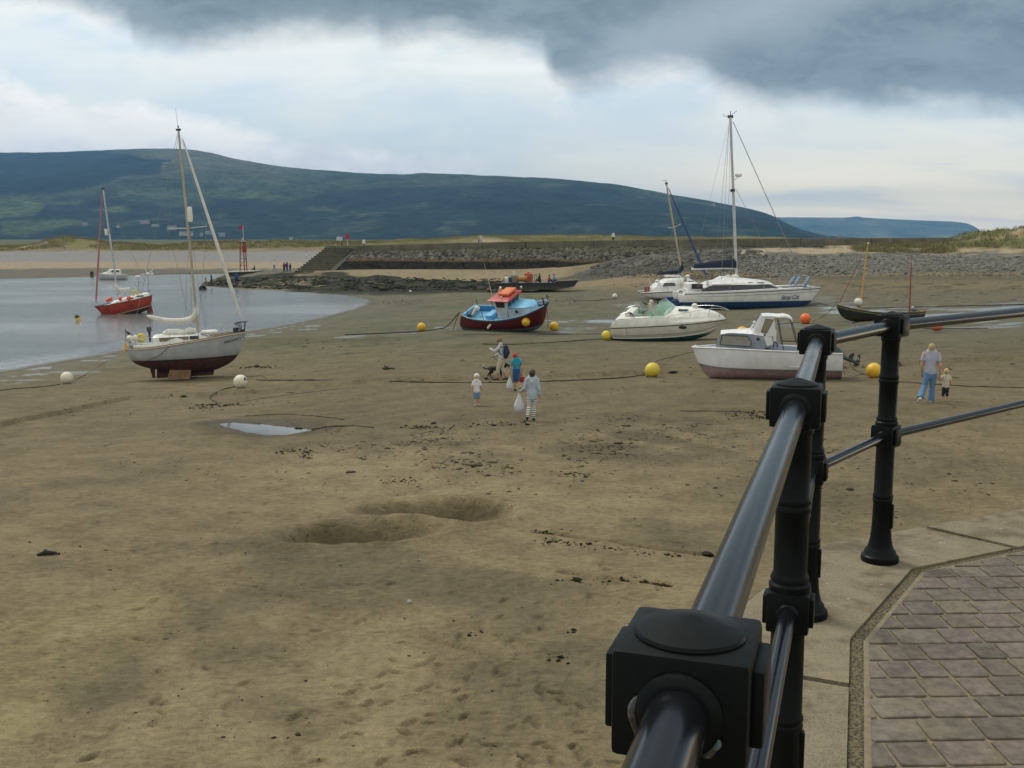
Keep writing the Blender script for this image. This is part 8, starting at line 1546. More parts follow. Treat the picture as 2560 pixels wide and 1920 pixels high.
# ------------------------------------------------------------------ scattered natural stuff
_g = (1+5**.5)/2; ICO = np.array([(-1, _g, 0), (1, _g, 0), (-1, -_g, 0), (1, -_g, 0), (0, -1, _g), (0, 1, _g), (0, -1, -_g), (0, 1, -_g), (_g, 0, -1), (_g, 0, 1), (-_g, 0, -1), (-_g, 0, 1)])/math.sqrt(1+_g*_g)
ICF = np.array([(0, 11, 5), (0, 5, 1), (0, 1, 7), (0, 7, 10), (0, 10, 11), (1, 5, 9), (5, 11, 4), (11, 10, 2), (10, 7, 6), (7, 1, 8), (3, 9, 4), (3, 4, 2), (3, 2, 6), (3, 6, 8), (3, 8, 9), (4, 9, 5), (2, 4, 11), (6, 2, 10), (8, 6, 7), (9, 8, 1)])
def blobs(name, P, size, flat, col, kind='stuff', cvar=.35, rough=.9, jag=.35, bump_=True):
    n = len(P); rg = RNG; V = ICO[None]*(1+rg.uniform(-jag, jag, (n, 12, 1))); V = V*size[:, None, None]*np.stack([rg.uniform(.7, 1.4, n), rg.uniform(.7, 1.3, n), np.broadcast_to(flat, n)*rg.uniform(.7, 1.3, n)], 1)[:, None, :]
    a = rg.uniform(0, 2*PI, n); c, s = np.cos(a), np.sin(a); x = V[..., 0]*c[:, None]-V[..., 1]*s[:, None]; y = V[..., 0]*s[:, None]+V[..., 1]*c[:, None]; V = np.stack([x, y, V[..., 2]], -1)+P[:, None, :]
    F = (ICF[None]+np.arange(n)[:, None, None]*12).reshape(-1, 3); C = np.array(col)[None] if np.ndim(col) == 1 else col; C = np.broadcast_to(C, (n, 3))*rg.uniform(1-cvar, 1+cvar, (n, 1)); C = np.repeat(C, 12, 0)
    m, nt, b, L = base_mat(name+' surface'); at = node(nt, 'ShaderNodeAttribute', attribute_name='Col'); L.new(at.outputs['Color'], b.inputs['Base Color']); b.inputs['Roughness'].default_value = rough
    b.inputs['Specular IOR Level'].default_value = .15
    if bump_: bump(nt, noise(nt, objvec(nt), 18, 4), .6, .03, b)
    return tag(np_mesh(name, V.reshape(-1, 3), F, m, attrs={'Col': ('C', C)}), kind=kind)
def sample_px(n, poly, seedz=0):
    P = np.array(poly, float); lo = P.min(0); hi = P.max(0); out = []
    while len(out) < n:
        q = RNG.uniform(lo, hi, (n*3, 2)); q = q[poly_sd(P, q[:, 0], q[:, 1]) < 0]; out += list(q)
    return np.array(out[:n])
def ground_pts(px):                                 # many sight lines at once against the ground
    Yg = np.concatenate([np.linspace(5, 60, 700), np.linspace(60, 330, 1200)[1:]]); xs = (px[:, 0]-1280)/F_PX; ys = (960-px[:, 1])/F_PX; dy = CP+ys*SP; dz = -SP+ys*CP; out = np.zeros((len(px), 3))
    for i0 in range(0, len(px), 400):
        sl = slice(i0, i0+400); t = Yg[None, :]/dy[sl, None]; X = xs[sl, None]*t; Z = CAM_H+dz[sl, None]*t; H = HTAB(X, np.broadcast_to(Yg, X.shape)); k = np.argmax(Z < H, 1); k = np.where(k == 0, len(Yg)-1, k); r = np.arange(len(k)); out[sl] = np.stack([X[r, k], Yg[k], H[r, k]], 1)
    return out
_HT = {}
def HTAB(x, y):                                     # bilinear table of the ground in fan coordinates (fast lookups)
    if not _HT:
        _HT['Y'] = np.concatenate([np.linspace(3, 60, 420), np.linspace(60, 340, 700)[1:]]); _HT['s'] = np.linspace(-.75, .75, 420); Yg = _HT['Y']; X = _HT['s'][None, :]*(Yg[:, None]+9); _HT['H'] = height(X, np.repeat(Yg[:, None], 420, 1), False)
    Yg, s, H = _HT['Y'], _HT['s'], _HT['H']; ss = np.clip(x/(y+9), -.749, .749); j = np.clip(((ss+.75)/1.5*419), 0, 418.999); j0 = j.astype(int); fj = j-j0; i0 = np.clip(np.searchsorted(Yg, y)-1, 0, len(Yg)-2); fi = np.clip((y-Yg[i0])/(Yg[i0+1]-Yg[i0]), 0, 1)
    return (H[i0, j0]*(1-fj)+H[i0, j0+1]*fj)*(1-fi)+(H[i0+1, j0]*(1-fj)+H[i0+1, j0+1]*fj)*fi
def grass(name, P, h, col, nb=9, spread=.35):
    n = len(P); rg = RNG; N = n*nb; a = rg.uniform(0, 2*PI, N); base = np.repeat(P, nb, 0)+np.stack([rg.normal(0, spread*.45, N), rg.normal(0, spread*.45, N), np.full(N, -.03)], 1); hh = np.repeat(h, nb)*rg.uniform(.55, 1.15, N); lean = rg.uniform(.1, .6, N)*hh; d = np.stack([np.cos(a), np.sin(a), np.zeros(N)], 1); sd = np.stack([-np.sin(a), np.cos(a), np.zeros(N)], 1); w = hh*.055
    p0 = base-sd*w[:, None]; p1 = base+sd*w[:, None]; mid = base+d*(lean*.35)[:, None]+np.array([0, 0, 1.])*(hh*.6)[:, None]; p2 = mid+sd*(w*.8)[:, None]; p3 = mid-sd*(w*.8)[:, None]; tip = base+d*lean[:, None]+np.array([0, 0, 1.])*hh[:, None]
    V = np.stack([p0, p1, p2, p3, tip, tip+sd*(w*.15)[:, None]], 1); F = np.array([(0, 1, 2, 3), (3, 2, 5, 4)]); F = (F[None]+np.arange(N)[:, None, None]*6).reshape(-1, 4); C = np.repeat(np.broadcast_to(np.array(col), (N, 3))*rg.uniform(.6, 1.5, (N, 1))*np.stack([rg.uniform(.85, 1.25, N), np.ones(N), rg.uniform(.8, 1.2, N)], 1), 6, 0)
    m, nt, b, L = base_mat(name+' blades'); at = node(nt, 'ShaderNodeAttribute', attribute_name='Col'); L.new(at.outputs['Color'], b.inputs['Base Color']); b.inputs['Roughness'].default_value = .8; return tag(np_mesh(name, V.reshape(-1, 3), F, m, smooth=False, attrs={'Col': ('C', np.clip(C, 0, .6))}), kind='stuff')
def build_stuff():
    # weed fragments and worm casts over the sand
    A = sample_px(6500, [(640, 1060), (1000, 1075), (1350, 1050), (1700, 1030), (2000, 1060), (2150, 1150), (1700, 1190), (1300, 1200), (900, 1150)]); A = A[RNG.random(len(A)) < sstep(-.25, .35, fbm(A[:, 0]/90, A[:, 1]/26, 401, 3))]
    B = sample_px(4200, [(60, 960), (900, 985), (1800, 960), (2560, 1000), (2560, 1300), (1900, 1330), (1200, 1260), (300, 1200)]); Cc = sample_px(520, [(0, 1250), (1700, 1330), (1700, 1900), (0, 1900)]); D = sample_px(900, [(700, 850), (1650, 850), (2560, 850), (2560, 950), (600, 960)]); E = sample_px(420, [(1500, 690), (2560, 690), (2560, 760), (1500, 745)])
    px = np.concatenate([A, B, Cc, D, E]); P = ground_pts(px); sz = RNG.lognormal(-4.12, .55, len(P))*np.where(P[:, 1] > 60, 4.5, np.where(P[:, 1] > 32, 1.9, 1.0)); sz = np.where(P[:, 1] < 13, sz*.65, sz); sz[len(A):len(A)+len(B)] *= .72; sz = np.where(P[:, 1] < 18, sz*.62, sz); blobs('seaweed_fragments', P, sz, .2, (.046, .036, .022), jag=.6)
    # heaps of weed: clusters of small pieces
    pts = []
    for (u, v, n, su, sv) in ((735, 1130, 46, 26, 5), (762, 1144, 26, 10, 4), (1000, 1205, 22, 22, 4), (1370, 1335, 40, 20, 5), (1390, 1352, 30, 24, 5), (1440, 1362, 40, 60, 4), (1560, 1375, 40, 60, 4), (1690, 1388, 34, 60, 4), (1560, 1455, 60, 70, 5), (1660, 1470, 36, 18, 4), (1370, 1358, 16, 8, 4), (125, 1386, 24, 14, 3), (1250, 1060, 30, 60, 4), (1880, 1040, 60, 40, 8), (1070, 1070, 30, 40, 3), (550, 1012, 60, 40, 3), (512, 1020, 40, 26, 3), (640, 918, 40, 28, 2.5), (970, 923, 14, 8, 1.5), (1020, 832, 10, 10, 1), (1000, 755, 40, 40, 5), (1400, 750, 60, 80, 10), (1180, 1590, 12, 12, 3), (1400, 1650, 14, 16, 5), (1430, 1580, 8, 8, 3)):
        n = int(n*(1.1 if v > 1320 else 2.2)); pts.append(np.stack([RNG.normal(u, su, n), RNG.normal(v, sv*.8, n)], 1))
    P = ground_pts(np.concatenate(pts)); sz = RNG.lognormal(-4.3, .5, len(P))*np.where(P[:, 1] > 40, 2.6, np.where(P[:, 1] > 24, 1.35, 1.)); P[:, 2] += sz*.2; blobs('seaweed_heaps', P, sz, .6, (.034, .028, .015), jag=.6)
    # weed-covered rocks
    A = sample_px(2600, [(497, 714), (520, 702), (600, 690), (720, 690), (860, 694), (980, 694), (1250, 697), (1400, 708), (1390, 724), (1150, 727), (950, 729), (800, 726), (600, 720)]); A = A[RNG.random(len(A)) < sstep(-.3, .3, fbm(A[:, 0]/40, A[:, 1]/9, 403, 3))*.9+.1]; P = ground_pts(A); P[:, 2] += .02; blobs('weed_covered_rocks', P, RNG.lognormal(-1.95, .45, len(P)), .4, np.where(RNG.random((len(P), 1)) < .3, np.array([[.05, .05, .02]]), np.array([[.016, .016, .009]])))
    # shingle stones
    A = sample_px(9000, [(1450, 690), (1560, 650), (1650, 636), (1900, 636), (2300, 634), (2560, 642), (2560, 690), (2050, 692), (1700, 700)]); P = ground_pts(A); P = P[P[:, 1] < 169]; cc = np.array([[.152, .150, .130]])*np.ones((len(P), 1)); cc[RNG.random(len(P)) < .35] = (.075, .078, .07); cc[RNG.random(len(P)) < .10] = (.30, .265, .20); cc[RNG.random(len(P)) < .12] = (.20, .155, .10); cc = np.where((P[:, :1] < 26), cc*.5, np.where(P[:, :1] < 40, cc*.72, cc)); blobs('shingle', P, RNG.lognormal(-2.5, .45, len(P)), .55, cc)
    A = sample_px(500, [(1470, 672), (1600, 640), (1760, 628), (1900, 628), (1900, 650), (1600, 668)]); P = ground_pts(A); P = P[P[:, 1] < 170]; blobs('sea_wall_boulders', P, RNG.lognormal(-1.0, .35, len(P)), .7, (.13, .125, .105))
    # marram grass
    def pick(n, poly, cond=None):
        A = sample_px(n, poly); P = ground_pts(A); return P if cond is None else P[cond(P)]
    P = pick(700, [(2120, 612), (2180, 606), (2250, 614), (2330, 616), (2400, 624), (2420, 636), (2300, 634), (2140, 632)], lambda P: (fbm(P[:, 0]/2.5, P[:, 1]/3, 405, 3) > -.12) & (P[:, 1] < 174)); grass('marram_grass', P, RNG.uniform(.35, .62, len(P)), (.155, .152, .055), 16, .8)
    n = 5200; x = RNG.uniform(52, 112, n); y = RNG.uniform(128, 176, n); z = HTAB(x, y); rel = height(x, y, True)-z_rbf(x, y); k = (rel > .55) & (fbm(x/3, y/3, 81+0, 3) > -.35); P = np.stack([x, y, height(x, y, True)], 1)[k]; grass('dune_grass', P, RNG.uniform(.32, .6, len(P)), (.150, .148, .053), 16, .8)
    n = 9000; x = RNG.uniform(-170, -16, n); y = RNG.uniform(300, 330, n); h = height(x, y, True); k = fbm(x/9, y/9, 407, 3) > -.3; P = np.stack([x, y, h], 1)[k]; grass('far_dune_grass', P, RNG.uniform(.4, .85, len(P)), (.19, .175, .062), 9, 1.3)
    n = 6500; x = RNG.uniform(-26, 42, n); y = RNG.uniform(186, 225, n); h = height(x, y, True); k = (fbm(x/5, y/5, 409, 3) > -.3) & (((x+4)/4)**2+((y-190)/5)**2 > 1); P = np.stack([x, y, h], 1)[k]; grass('grass_behind_breakwater', P, RNG.uniform(.15, .36, len(P)), (.20, .185, .075), 10, .9)
# ------------------------------------------------------------------ buoys, chains and odds on the beach
def build_beach_props():
    def on(u, vb, r): p = GT(u, vb); p[2] += r*.93; return p
    def ball(label, u, vc, d, mat, tilt=(0, 0, 0), patch=None, mark=None, grp='buoys lying on the beach', sc=(1, 1, 1), name='mooring_buoy', z=None):
        p = GT(u, vc+d*.48); Y = p[1]; r = d/2*math.hypot(Y, CAM_H-p[2])/F_PX; p[2] += r*.9
        return fender_ball(name, label, 'buoy', p, r, mat, grp, sc, patch, tilt, mark=mark)
    def letter(t, r):
        text_mesh('marking', 'A', r*.75, G['dark'], t, Matrix.Translation((r*.80, -r*.48, r*.47)) @ Matrix.Rotation(R(52), 4, 'Z') @ Matrix.Rotation(R(62), 4, 'X'), ext=.012)
    def letter2(t, r): pass
    w = M('cream ball', (.76, .71, .58), .5, dirt=(.40, .33, .2), dscale=3, damt=.4)
    ball('cream white ball buoy with dark weed beneath it at the far left of the beach', 168, 944, 31, w, (0, R(12), 0), G['rope'])
    ball('cream white ball buoy with a black letter lying right of the grey yacht', 602, 953, 35, w, (0, 0, 0), G['rope'], letter)
    ball('amber ball buoy dark underneath left of the fishing boat', 1054, 817, 22, G['yellow'], (R(-30), R(10), 0), M('green black weed', (.05, .055, .03), .9))
    ball('amber ball buoy on the mud just right of the fishing boat bow', 1385, 815, 23, G['yellow'], (R(20), R(35), 0))
    ball('pale yellow ball buoy against the stern of the white sports cruiser', 1516, 838, 25, G['lemon'], (R(20), R(-20), 0))
    ball('large bright yellow ball buoy with a chain across it left of the cabin boat', 1631, 924, 38, G['lemon'], (0, R(35), 0))
    ball('amber buoy mostly hidden behind the roof of the cabin boat', 1855, 830, 30, G['yellow'])
    ball('bright orange ball buoy moored to the dark open boat', 2013, 796, 27, G['redo'], (0, R(-30), 0))
    ball('amber ball buoy with a dark patch behind the outboard motor', 2184, 925, 39, G['yellow'], (R(35), R(-18), 0), M('blue black cap', (.02, .022, .04), .6))
    ball('small pale buoy far off between the barge and the white catamarans', 1537, 740, 13, w, (0, 0, 0), G['rope'])
    ball('squat dull orange red buoy half hidden below the top rail', 2341, 818, 26, M('dull orange red float', (.50, .10, .05), .6, dirt=(.25, .1, .06)), sc=(1.15, 1, .62))
    ball('small faded red buoy on the mud beyond the fishing boat', 1222, 724, 10, M('faded red float', (.33, .06, .05), .6))
    ball('tiny white buoy on the mud in front of the weed covered rocks', 1026, 728, 6, w)
    p = atZ(196, 802, ZW); t = fender_ball('mooring_buoy', 'amber and green buoy floating beside the bow of the red yacht', 'buoy', (p[0], p[1], ZW+.06), .26, G['yellow'], 'buoys afloat', (1.3, 1, .7), None, (0, R(70), 0)); b_ = MB().ball((-.28, 0, 0), .25, 8, sc=(.9, 1, .7)); b_.build('weedy_end', M('green weedy float', (.05, .08, .02), .8), t)
    p = atZ(312, 698, ZW); t = fender_ball('mooring_buoy', 'small green buoy afloat beside the tiny white cabin boat', 'buoy', (p[0], p[1], ZW+.15), .38, M('green float', (.03, .14, .09), .5), 'buoys afloat', (1.2, 1, .7))
    p = atZ(230, 692, ZW); t = thing('mooring_post', 'short black post standing in the far shallows left of the tiny cabin boat', 'post', (p[0], p[1], ZW-.5)); MB().lathe([(.28, 0), (.3, 1.4), (.2, 1.5), (.0, 1.52)], n=10).build('pile', G['dark'], t); MB().lathe([(.31, .8), (.33, .9), (.31, 1.)], n=10).build('band', G['rust'], t)
    # tyre at the end of the rocks
    p = atY(506, 711, 140); t = thing('tyre', 'black tyre standing at the seaward tip of the weedy rocks', 'tyre', (p[0], p[1], Hs(p[0], p[1])+.45), (R(90), 0, R(30))); MB().tube([(.38*math.cos(a), .38*math.sin(a), 0) for a in np.linspace(0, 2*PI, 25)], .16, 10).build('tyre_wall', M('rubber', (.015, .015, .016), .8), t); MB().lathe([(.24, -.06), (.25, 0), (.24, .06)], n=20).build('rim_bead', G['dark'], t)
    # chains and ropes lying on the sand
    def chain(label, pts, r=.03, name='mooring_chain', m=None, links=True, raise_=None):
        P = [Vector(GT(u, v)) for u, v in pts]
        if raise_:
            for i, dz in raise_.items(): P[i].z += dz
        r = r*.78; P = sm(P, 8); wob = RNG.normal(0, .03, len(P)); P = [p+Vector((0, w_, r*.6)) for p, w_ in zip(P, wob)]
        o = MB().tube(P, [r*(.8+.4*(i % 2)) for i in range(len(P))] if links else r, 6).build(name, m or G['rope']); tag(o, label, 'chain' if 'chain' in name else 'rope', 'ropes and chains on the beach'); return o
    cm = M('wet rusty chain', (.045, .035, .025), .9, var=.4)
    chain('long dark chain lying across the beach behind the children to the bright yellow buoy', [(640, 951), (800, 951), (975, 954), (1130, 957), (1240, 957), (1330, 955), (1450, 951), (1540, 946), (1585, 942), (1612, 938)], .032, m=cm)
    def near_(a, k): return a
    chain('dark chain on the mud running from behind the pointing woman to the white sports cruiser', [(1205, 861), (1300, 861), (1400, 855), (1490, 849), (1540, 846)], .035, m=cm)
    chain('thin dark rope lying below the fishing boat towards the sports cruiser', [(1130, 838), (1260, 836), (1400, 836), (1500, 835)], .03, 'mooring_rope')
    chain('dark chain on the sand leading left from the cream buoy at the far left', [(-60, 985), (30, 973), (90, 969), (150, 962)], .03, m=cm)
    chain('dark rope winding down from the lettered cream buoy to a patch of weed', [(590, 967), (562, 973), (540, 983), (524, 996), (540, 1006), (550, 1018)], .032, 'mooring_rope')
    chain('thin line from the far left buoy up the wet mud towards the grey yacht', [(180, 955), (215, 936), (245, 918), (270, 900)], .014, 'mooring_rope', links=False)
    chain('rope from the bright yellow buoy to the bow of the cabin boat', [(1634, 936), (1650, 912), (1692, 890), (1735, 880)], .02, 'mooring_rope', links=False, raise_={0: .45, 1: .2})
    chain('dark rope from the orange buoy to the bow of the dark open boat', [(2030, 804), (2050, 795), (2075, 788), (2093, 783)], .028, 'mooring_rope', raise_={2: .3, 3: .9})
    chain('long chain in the wet channel behind the dark open boat', [(2150, 771), (2300, 768), (2450, 764), (2560, 762), (2620, 760)], .05, m=cm)
    chain('short dark chain in the channel beside the squat red buoy', [(2310, 822), (2380, 822), (2470, 821)], .035, m=cm)
    chain('dark chain on the sand behind the blond woman', [(2230, 954), (2280, 957), (2340, 962), (2440, 967), (2570, 970)], .024, m=cm)
    chain('thin chain half buried across the sand left of the railing', [(1700, 1028), (1780, 1029), (1860, 1030), (1960, 1033)], .016, m=cm)
    chain('thin rope across the mud behind the orange buoy', [(1890, 815), (1945, 811), (2000, 806)], .03, 'mooring_rope')
    chain('tangle of dark rope from the outboard to the dark patched amber buoy', [(2108, 902), (2125, 918), (2145, 930), (2165, 938), (2178, 942)], .022, 'mooring_rope', raise_={0: .35, 1: .12})
    chain('slack loop of dark rope under the tilted outboard', [(2106, 920), (2112, 934), (2135, 941), (2158, 936), (2172, 941)], .018, 'mooring_rope', raise_={0: .2})
    chain('dark weedy rope along the back of the tide pool', [(612, 1041), (700, 1036), (790, 1041), (860, 1049)], .018, 'mooring_rope')
    chain('dark weedy rope running right from the tide pool', [(780, 1075), (830, 1067), (890, 1066), (935, 1070)], .026, 'mooring_rope')
    chain('dark line on the sand leading towards the children from the lettered buoy', [(610, 1004), (700, 990), (790, 979), (850, 972)], .012, 'mooring_rope')
    chain('thin dark chain far along the mud beyond the catamaran bow', [(1960, 742), (2020, 752), (2060, 762), (2095, 770)], .04, m=cm)
    chain('dark rope curling on the mud behind the fishing boat bow', [(1425, 744), (1440, 752), (1480, 752), (1540, 748)], .04, 'mooring_rope')
    # driftwood and a stone
    p = GT(970, 923); t = MB().box((0, 0, .03), (.42, .1, .08), rz=.1, bev=.02).build('driftwood', M('black driftwood', (.025, .022, .018), .9)); t.location = p; tag(t, 'small black piece of driftwood on the sand left of the children', 'driftwood')
    p = GT(1024, 1509); b_ = MB(); b_.ball((0, 0, .02), .035, 6, sc=(1, .8, .9)); o = b_.build('stone', M('pale grey stone', (.36, .36, .34), .8)); o.location = p; tag(o, 'pale grey stone alone on the smooth sand below the pits', 'stone')
    o = MB().tube([(-.13, 0, .02), (-.03, .02, .035), (.1, -.02, .02)], [.02, .035, .02], 6, round_ends=True).build('driftwood', M('black driftwood', (.025, .022, .018), .9)); o.location = GT(120, 1387); o.rotation_euler = (0, 0, R(25)); tag(o, 'short dark stick on the sand near the left edge', 'driftwood')
def build_world():
    w = bpy.data.worlds.new('World'); SC.world = w; w.use_nodes = True; nt = w.node_tree; L = nt.links
    bg = nt.nodes['Background']; tc = node(nt, 'ShaderNodeTexCoord'); sx = node(nt, 'ShaderNodeSeparateXYZ'); L.new(tc.outputs['Generated'], sx.inputs[0])
    X, Yc, Z = sx.outputs
    yy = mathn(nt, 'MAXIMUM', Yc, .02); a = mathn(nt, 'DIVIDE', X, yy); e = mathn(nt, 'DIVIDE', Z, yy)       # bearing and height of the view ray (tangents)
    cmb = node(nt, 'ShaderNodeCombineXYZ'); L.new(a, cmb.inputs[0]); L.new(mathn(nt, 'MULTIPLY', e, 1.0), cmb.inputs[1]); P = cmb.outputs[0]
    def nz(sx_, sy_, off, detail=6, rough=.55, dist=0):
        mp = node(nt, 'ShaderNodeMapping'); mp.inputs['Scale'].default_value = (sx_, sy_, 1); mp.inputs['Location'].default_value = (off, off*.37, off*.1); L.new(P, mp.inputs['Vector'])
        return noise(nt, mp.outputs[0], 1.0, detail, rough, dist)
    def curve(pts, src):                          # pts: (source column, source row) -> height of an edge along the bearing
        mr = node(nt, 'ShaderNodeMapRange'); L.new(src, mr.inputs[0]); mr.inputs[1].default_value = -.7; mr.inputs[2].default_value = .7
        fc = node(nt, 'ShaderNodeFloatCurve'); L.new(mr.outputs[0], fc.inputs['Value']); cv = fc.mapping.curves[0]
        q = []
        for u, v in pts:
            d = ray(u, v); q.append(((d[0]/d[1]+.7)/1.4, d[2]/d[1]/.5))
        q.sort(); cv.points[0].location = q[0]; cv.points[1].location = q[-1]
        for p in q[1:-1]: cv.points.new(*p)
        for p in cv.points: p.handle_type = 'AUTO_CLAMPED'
        fc.mapping.update(); return mathn(nt, 'MULTIPLY', fc.outputs[0], .5)
    K = 10.0
    def c10(c): return tuple(x*K for x in c)
    def srgb(r, g, b): 
        f = lambda x: (x/255/12.92 if x/255 <= .04045 else ((x/255+.055)/1.055)**2.4); k = 1.0+.22*max(0, min(1, ((r+g+b)/3-150)/60)); return (f(r)*k, f(g)*k, f(b)*k)
    sky = node(nt, 'ShaderNodeTexSky', sky_type='NISHITA', sun_disc=False, sun_elevation=R(SUN_EL), sun_rotation=R(SUN_AZ)); sky.air_density = 1; sky.dust_density = 2.5
    hi_ = nz(5, 14, 2.0, 6, .6)
    # thin high cloud over blue: pale blue to white
    thin = mixc(nt, ramp(nt, hi_, .3, .68), c10(srgb(198, 215, 225)), c10(srgb(226, 232, 226)))
    thin = mixc(nt, .22, thin, sky.outputs[0])
    thin = mixc(nt, mathn(nt, 'MULTIPLY', ramp(nt, nz(3.2, 26, 7.0, 5, .55, .6), .48, .68, 0, .8), ramp(nt, a, -.35, .0, .35, 1)), thin, c10(srgb(232, 235, 232)))
    warm = mathn(nt, 'MULTIPLY', ramp(nt, a, -.16, .36), ramp(nt, e, .15, .02)); thin = mixc(nt, warm, thin, c10((1.40, 1.24, .92))); thin = mixc(nt, mathn(nt, 'MULTIPLY', ramp(nt, a, -.1, .3), ramp(nt, e, .085, .0)), thin, c10((2.15, 1.72, 1.05)))
    thin = mixc(nt, mathn(nt, 'MULTIPLY', ramp(nt, nz(2.6, 30, 17., 5, .5, .5), .52, .7), mathn(nt, 'MULTIPLY', ramp(nt, e, .17, .07), .5)), thin, c10(srgb(208, 216, 220)))
    # white cumulus low at the left
    n1 = nz(16, 22, 4.0, 7, .58, .25)
    ce = curve([(-700, 120), (-200, 170), (0, 185), (46, 196), (115, 234), (231, 246), (335, 242), (405, 250), (520, 284), (635, 306), (740, 350), (900, 372), (1100, 390), (1400, 430), (3200, 560)], a)
    dd = mathn(nt, 'SUBTRACT', mathn(nt, 'ADD', ce, mathn(nt, 'MULTIPLY', mathn(nt, 'SUBTRACT', n1, .5), .05)), e)
    cm = ramp(nt, dd, -.004, .016)
    cumc = mixc(nt, ramp(nt, dd, .0, .07), c10((1.12, 1.09, 1.03)), c10(srgb(230, 230, 228)))
    cumc = mixc(nt, ramp(nt, nz(9, 20, 9.0, 6, .6), .42, .66, 0, .7), cumc, c10(srgb(198, 204, 211)))
    cumc = mixc(nt, ramp(nt, nz(12, 26, 29.0, 6, .6), .5, .68, 0, .75), cumc, c10(srgb(236, 234, 226)))
    c = mixc(nt, mathn(nt, 'MULTIPLY', cm, ramp(nt, a, .16, -.12, .25, .95)), thin, cumc)
    # pale broken cloud under the edge of the dark one
    edge = curve([(-900, -260), (-300, -80), (0, -18), (130, 8), (240, 40), (312, 66), (340, 104), (400, 120), (486, 126), (600, 100), (740, 92), (810, 88), (925, 84), (965, 108), (1088, 96), (1227, 122), (1350, 128), (1385, 190), (1458, 215), (1620, 195), (1736, 186), (1805, 228), (1875, 258), (2025, 268), (2200, 264), (2315, 274), (2560, 278), (3200, 300)], a)
    n2 = nz(11, 19, 1.0, 8, .6, .35); n3 = nz(34, 52, 21.0, 6, .6, .3)
    de = mathn(nt, 'SUBTRACT', mathn(nt, 'ADD', e, mathn(nt, 'ADD', mathn(nt, 'MULTIPLY', mathn(nt, 'SUBTRACT', n2, .5), .036), mathn(nt, 'MULTIPLY', mathn(nt, 'SUBTRACT', n3, .5), .014))), edge)
    fr = mathn(nt, 'MULTIPLY', ramp(nt, de, -.06, -.004), ramp(nt, nz(8, 16, 13., 6, .6, .3), .42, .6)); c = mixc(nt, mathn(nt, 'MULTIPLY', fr, .7), c, c10((1.0, .98, .92)))
    m1 = ramp(nt, de, -.012, .022)
    dk = mixc(nt, ramp(nt, nz(4.2, 13, 3.0, 6, .5, .4), .3, .72), c10(srgb(106, 122, 130)), c10(srgb(148, 162, 169)))
    dk = mixc(nt, ramp(nt, de, .0, .045, .55, 0), dk, c10(srgb(160, 171, 175)))
    dk = mixc(nt, ramp(nt, nz(15, 34, 33., 8, .68, .4), .40, .62, 0, .45), dk, c10(srgb(146, 159, 166))); dk = mixc(nt, ramp(nt, nz(9, 24, 53., 8, .66, .3), .50, .66, 0, .45), dk, c10(srgb(98, 114, 123)))
    # lighter rift in the dark cloud, upper right of centre
    rift = mathn(nt, 'MULTIPLY', ramp(nt, mathn(nt, 'ABSOLUTE', mathn(nt, 'SUBTRACT', mathn(nt, 'SUBTRACT', a, .02), mathn(nt, 'MULTIPLY', mathn(nt, 'SUBTRACT', e, .10), 1.9))), .16, .0), ramp(nt, e, .09, .24))
    dk = mixc(nt, mathn(nt, 'MULTIPLY', rift, .6), dk, c10(srgb(178, 187, 194)))
    # above the picture the cover breaks into brighter grey
    up = ramp(nt, Z, .32, .75); upc = mixc(nt, ramp(nt, nz(.8, .8, 41., 5, .6), .35, .65), c10((.44, .46, .46)), c10((1.0, 1.0, .92)))
    dk = mixc(nt, up, dk, upc)
    c = mixc(nt, m1, c, dk)
    # behind the viewer: even bright overcast
    beh = ramp(nt, Yc, .22, -.05); c = mixc(nt, beh, c, mixc(nt, ramp(nt, Z, .0, .6), c10((.44, .445, .41)), c10((.76, .765, .69))))
    L.new(c, bg.inputs['Color']); bg.inputs['Strength'].default_value = .1
    sun = bpy.data.lights.new('sun', 'SUN'); sun.energy = 1.5; sun.angle = R(20); sun.color = (1, .95, .87)
    so = bpy.data.objects.new('sun', sun); COL.objects.link(so)
    d = Vector((math.cos(R(SUN_EL))*math.sin(R(SUN_AZ)), math.cos(R(SUN_EL))*math.cos(R(SUN_AZ)), math.sin(R(SUN_EL))))
    so.rotation_euler = (-d).to_track_quat('-Z', 'Y').to_euler(); so.location = (0, 0, 60)
    # air
    hz = MB().box((0, 4600, 190), (15000, 9600, 400)); m = bpy.data.materials.new('haze air'); m.use_nodes = True; nt = m.node_tree; nt.nodes.clear()
    out = node(nt, 'ShaderNodeOutputMaterial'); pv = node(nt, 'ShaderNodeVolumePrincipled'); nt.links.new(pv.outputs[0], out.inputs['Volume'])
    pv.inputs['Color'].default_value = (.24, .56, 1, 1); pv.inputs['Density'].default_value = HAZE
    tag(hz.build('haze', m, smooth=False), kind='stuff')
    vs = SC.view_settings; vs.view_transform = 'Standard'; vs.look = 'None'; vs.exposure = EXPO; vs.gamma = 1; vs.use_curve_mapping = False
    SC.cycles.volume_bounces = 0; SC.cycles.max_bounces = 8; SC.cycles.use_denoising = True; SC.cycles.volume_step_rate = 4
SUN_EL, SUN_AZ, HAZE, EXPO = 50, -48, 1.35e-4, 0.22
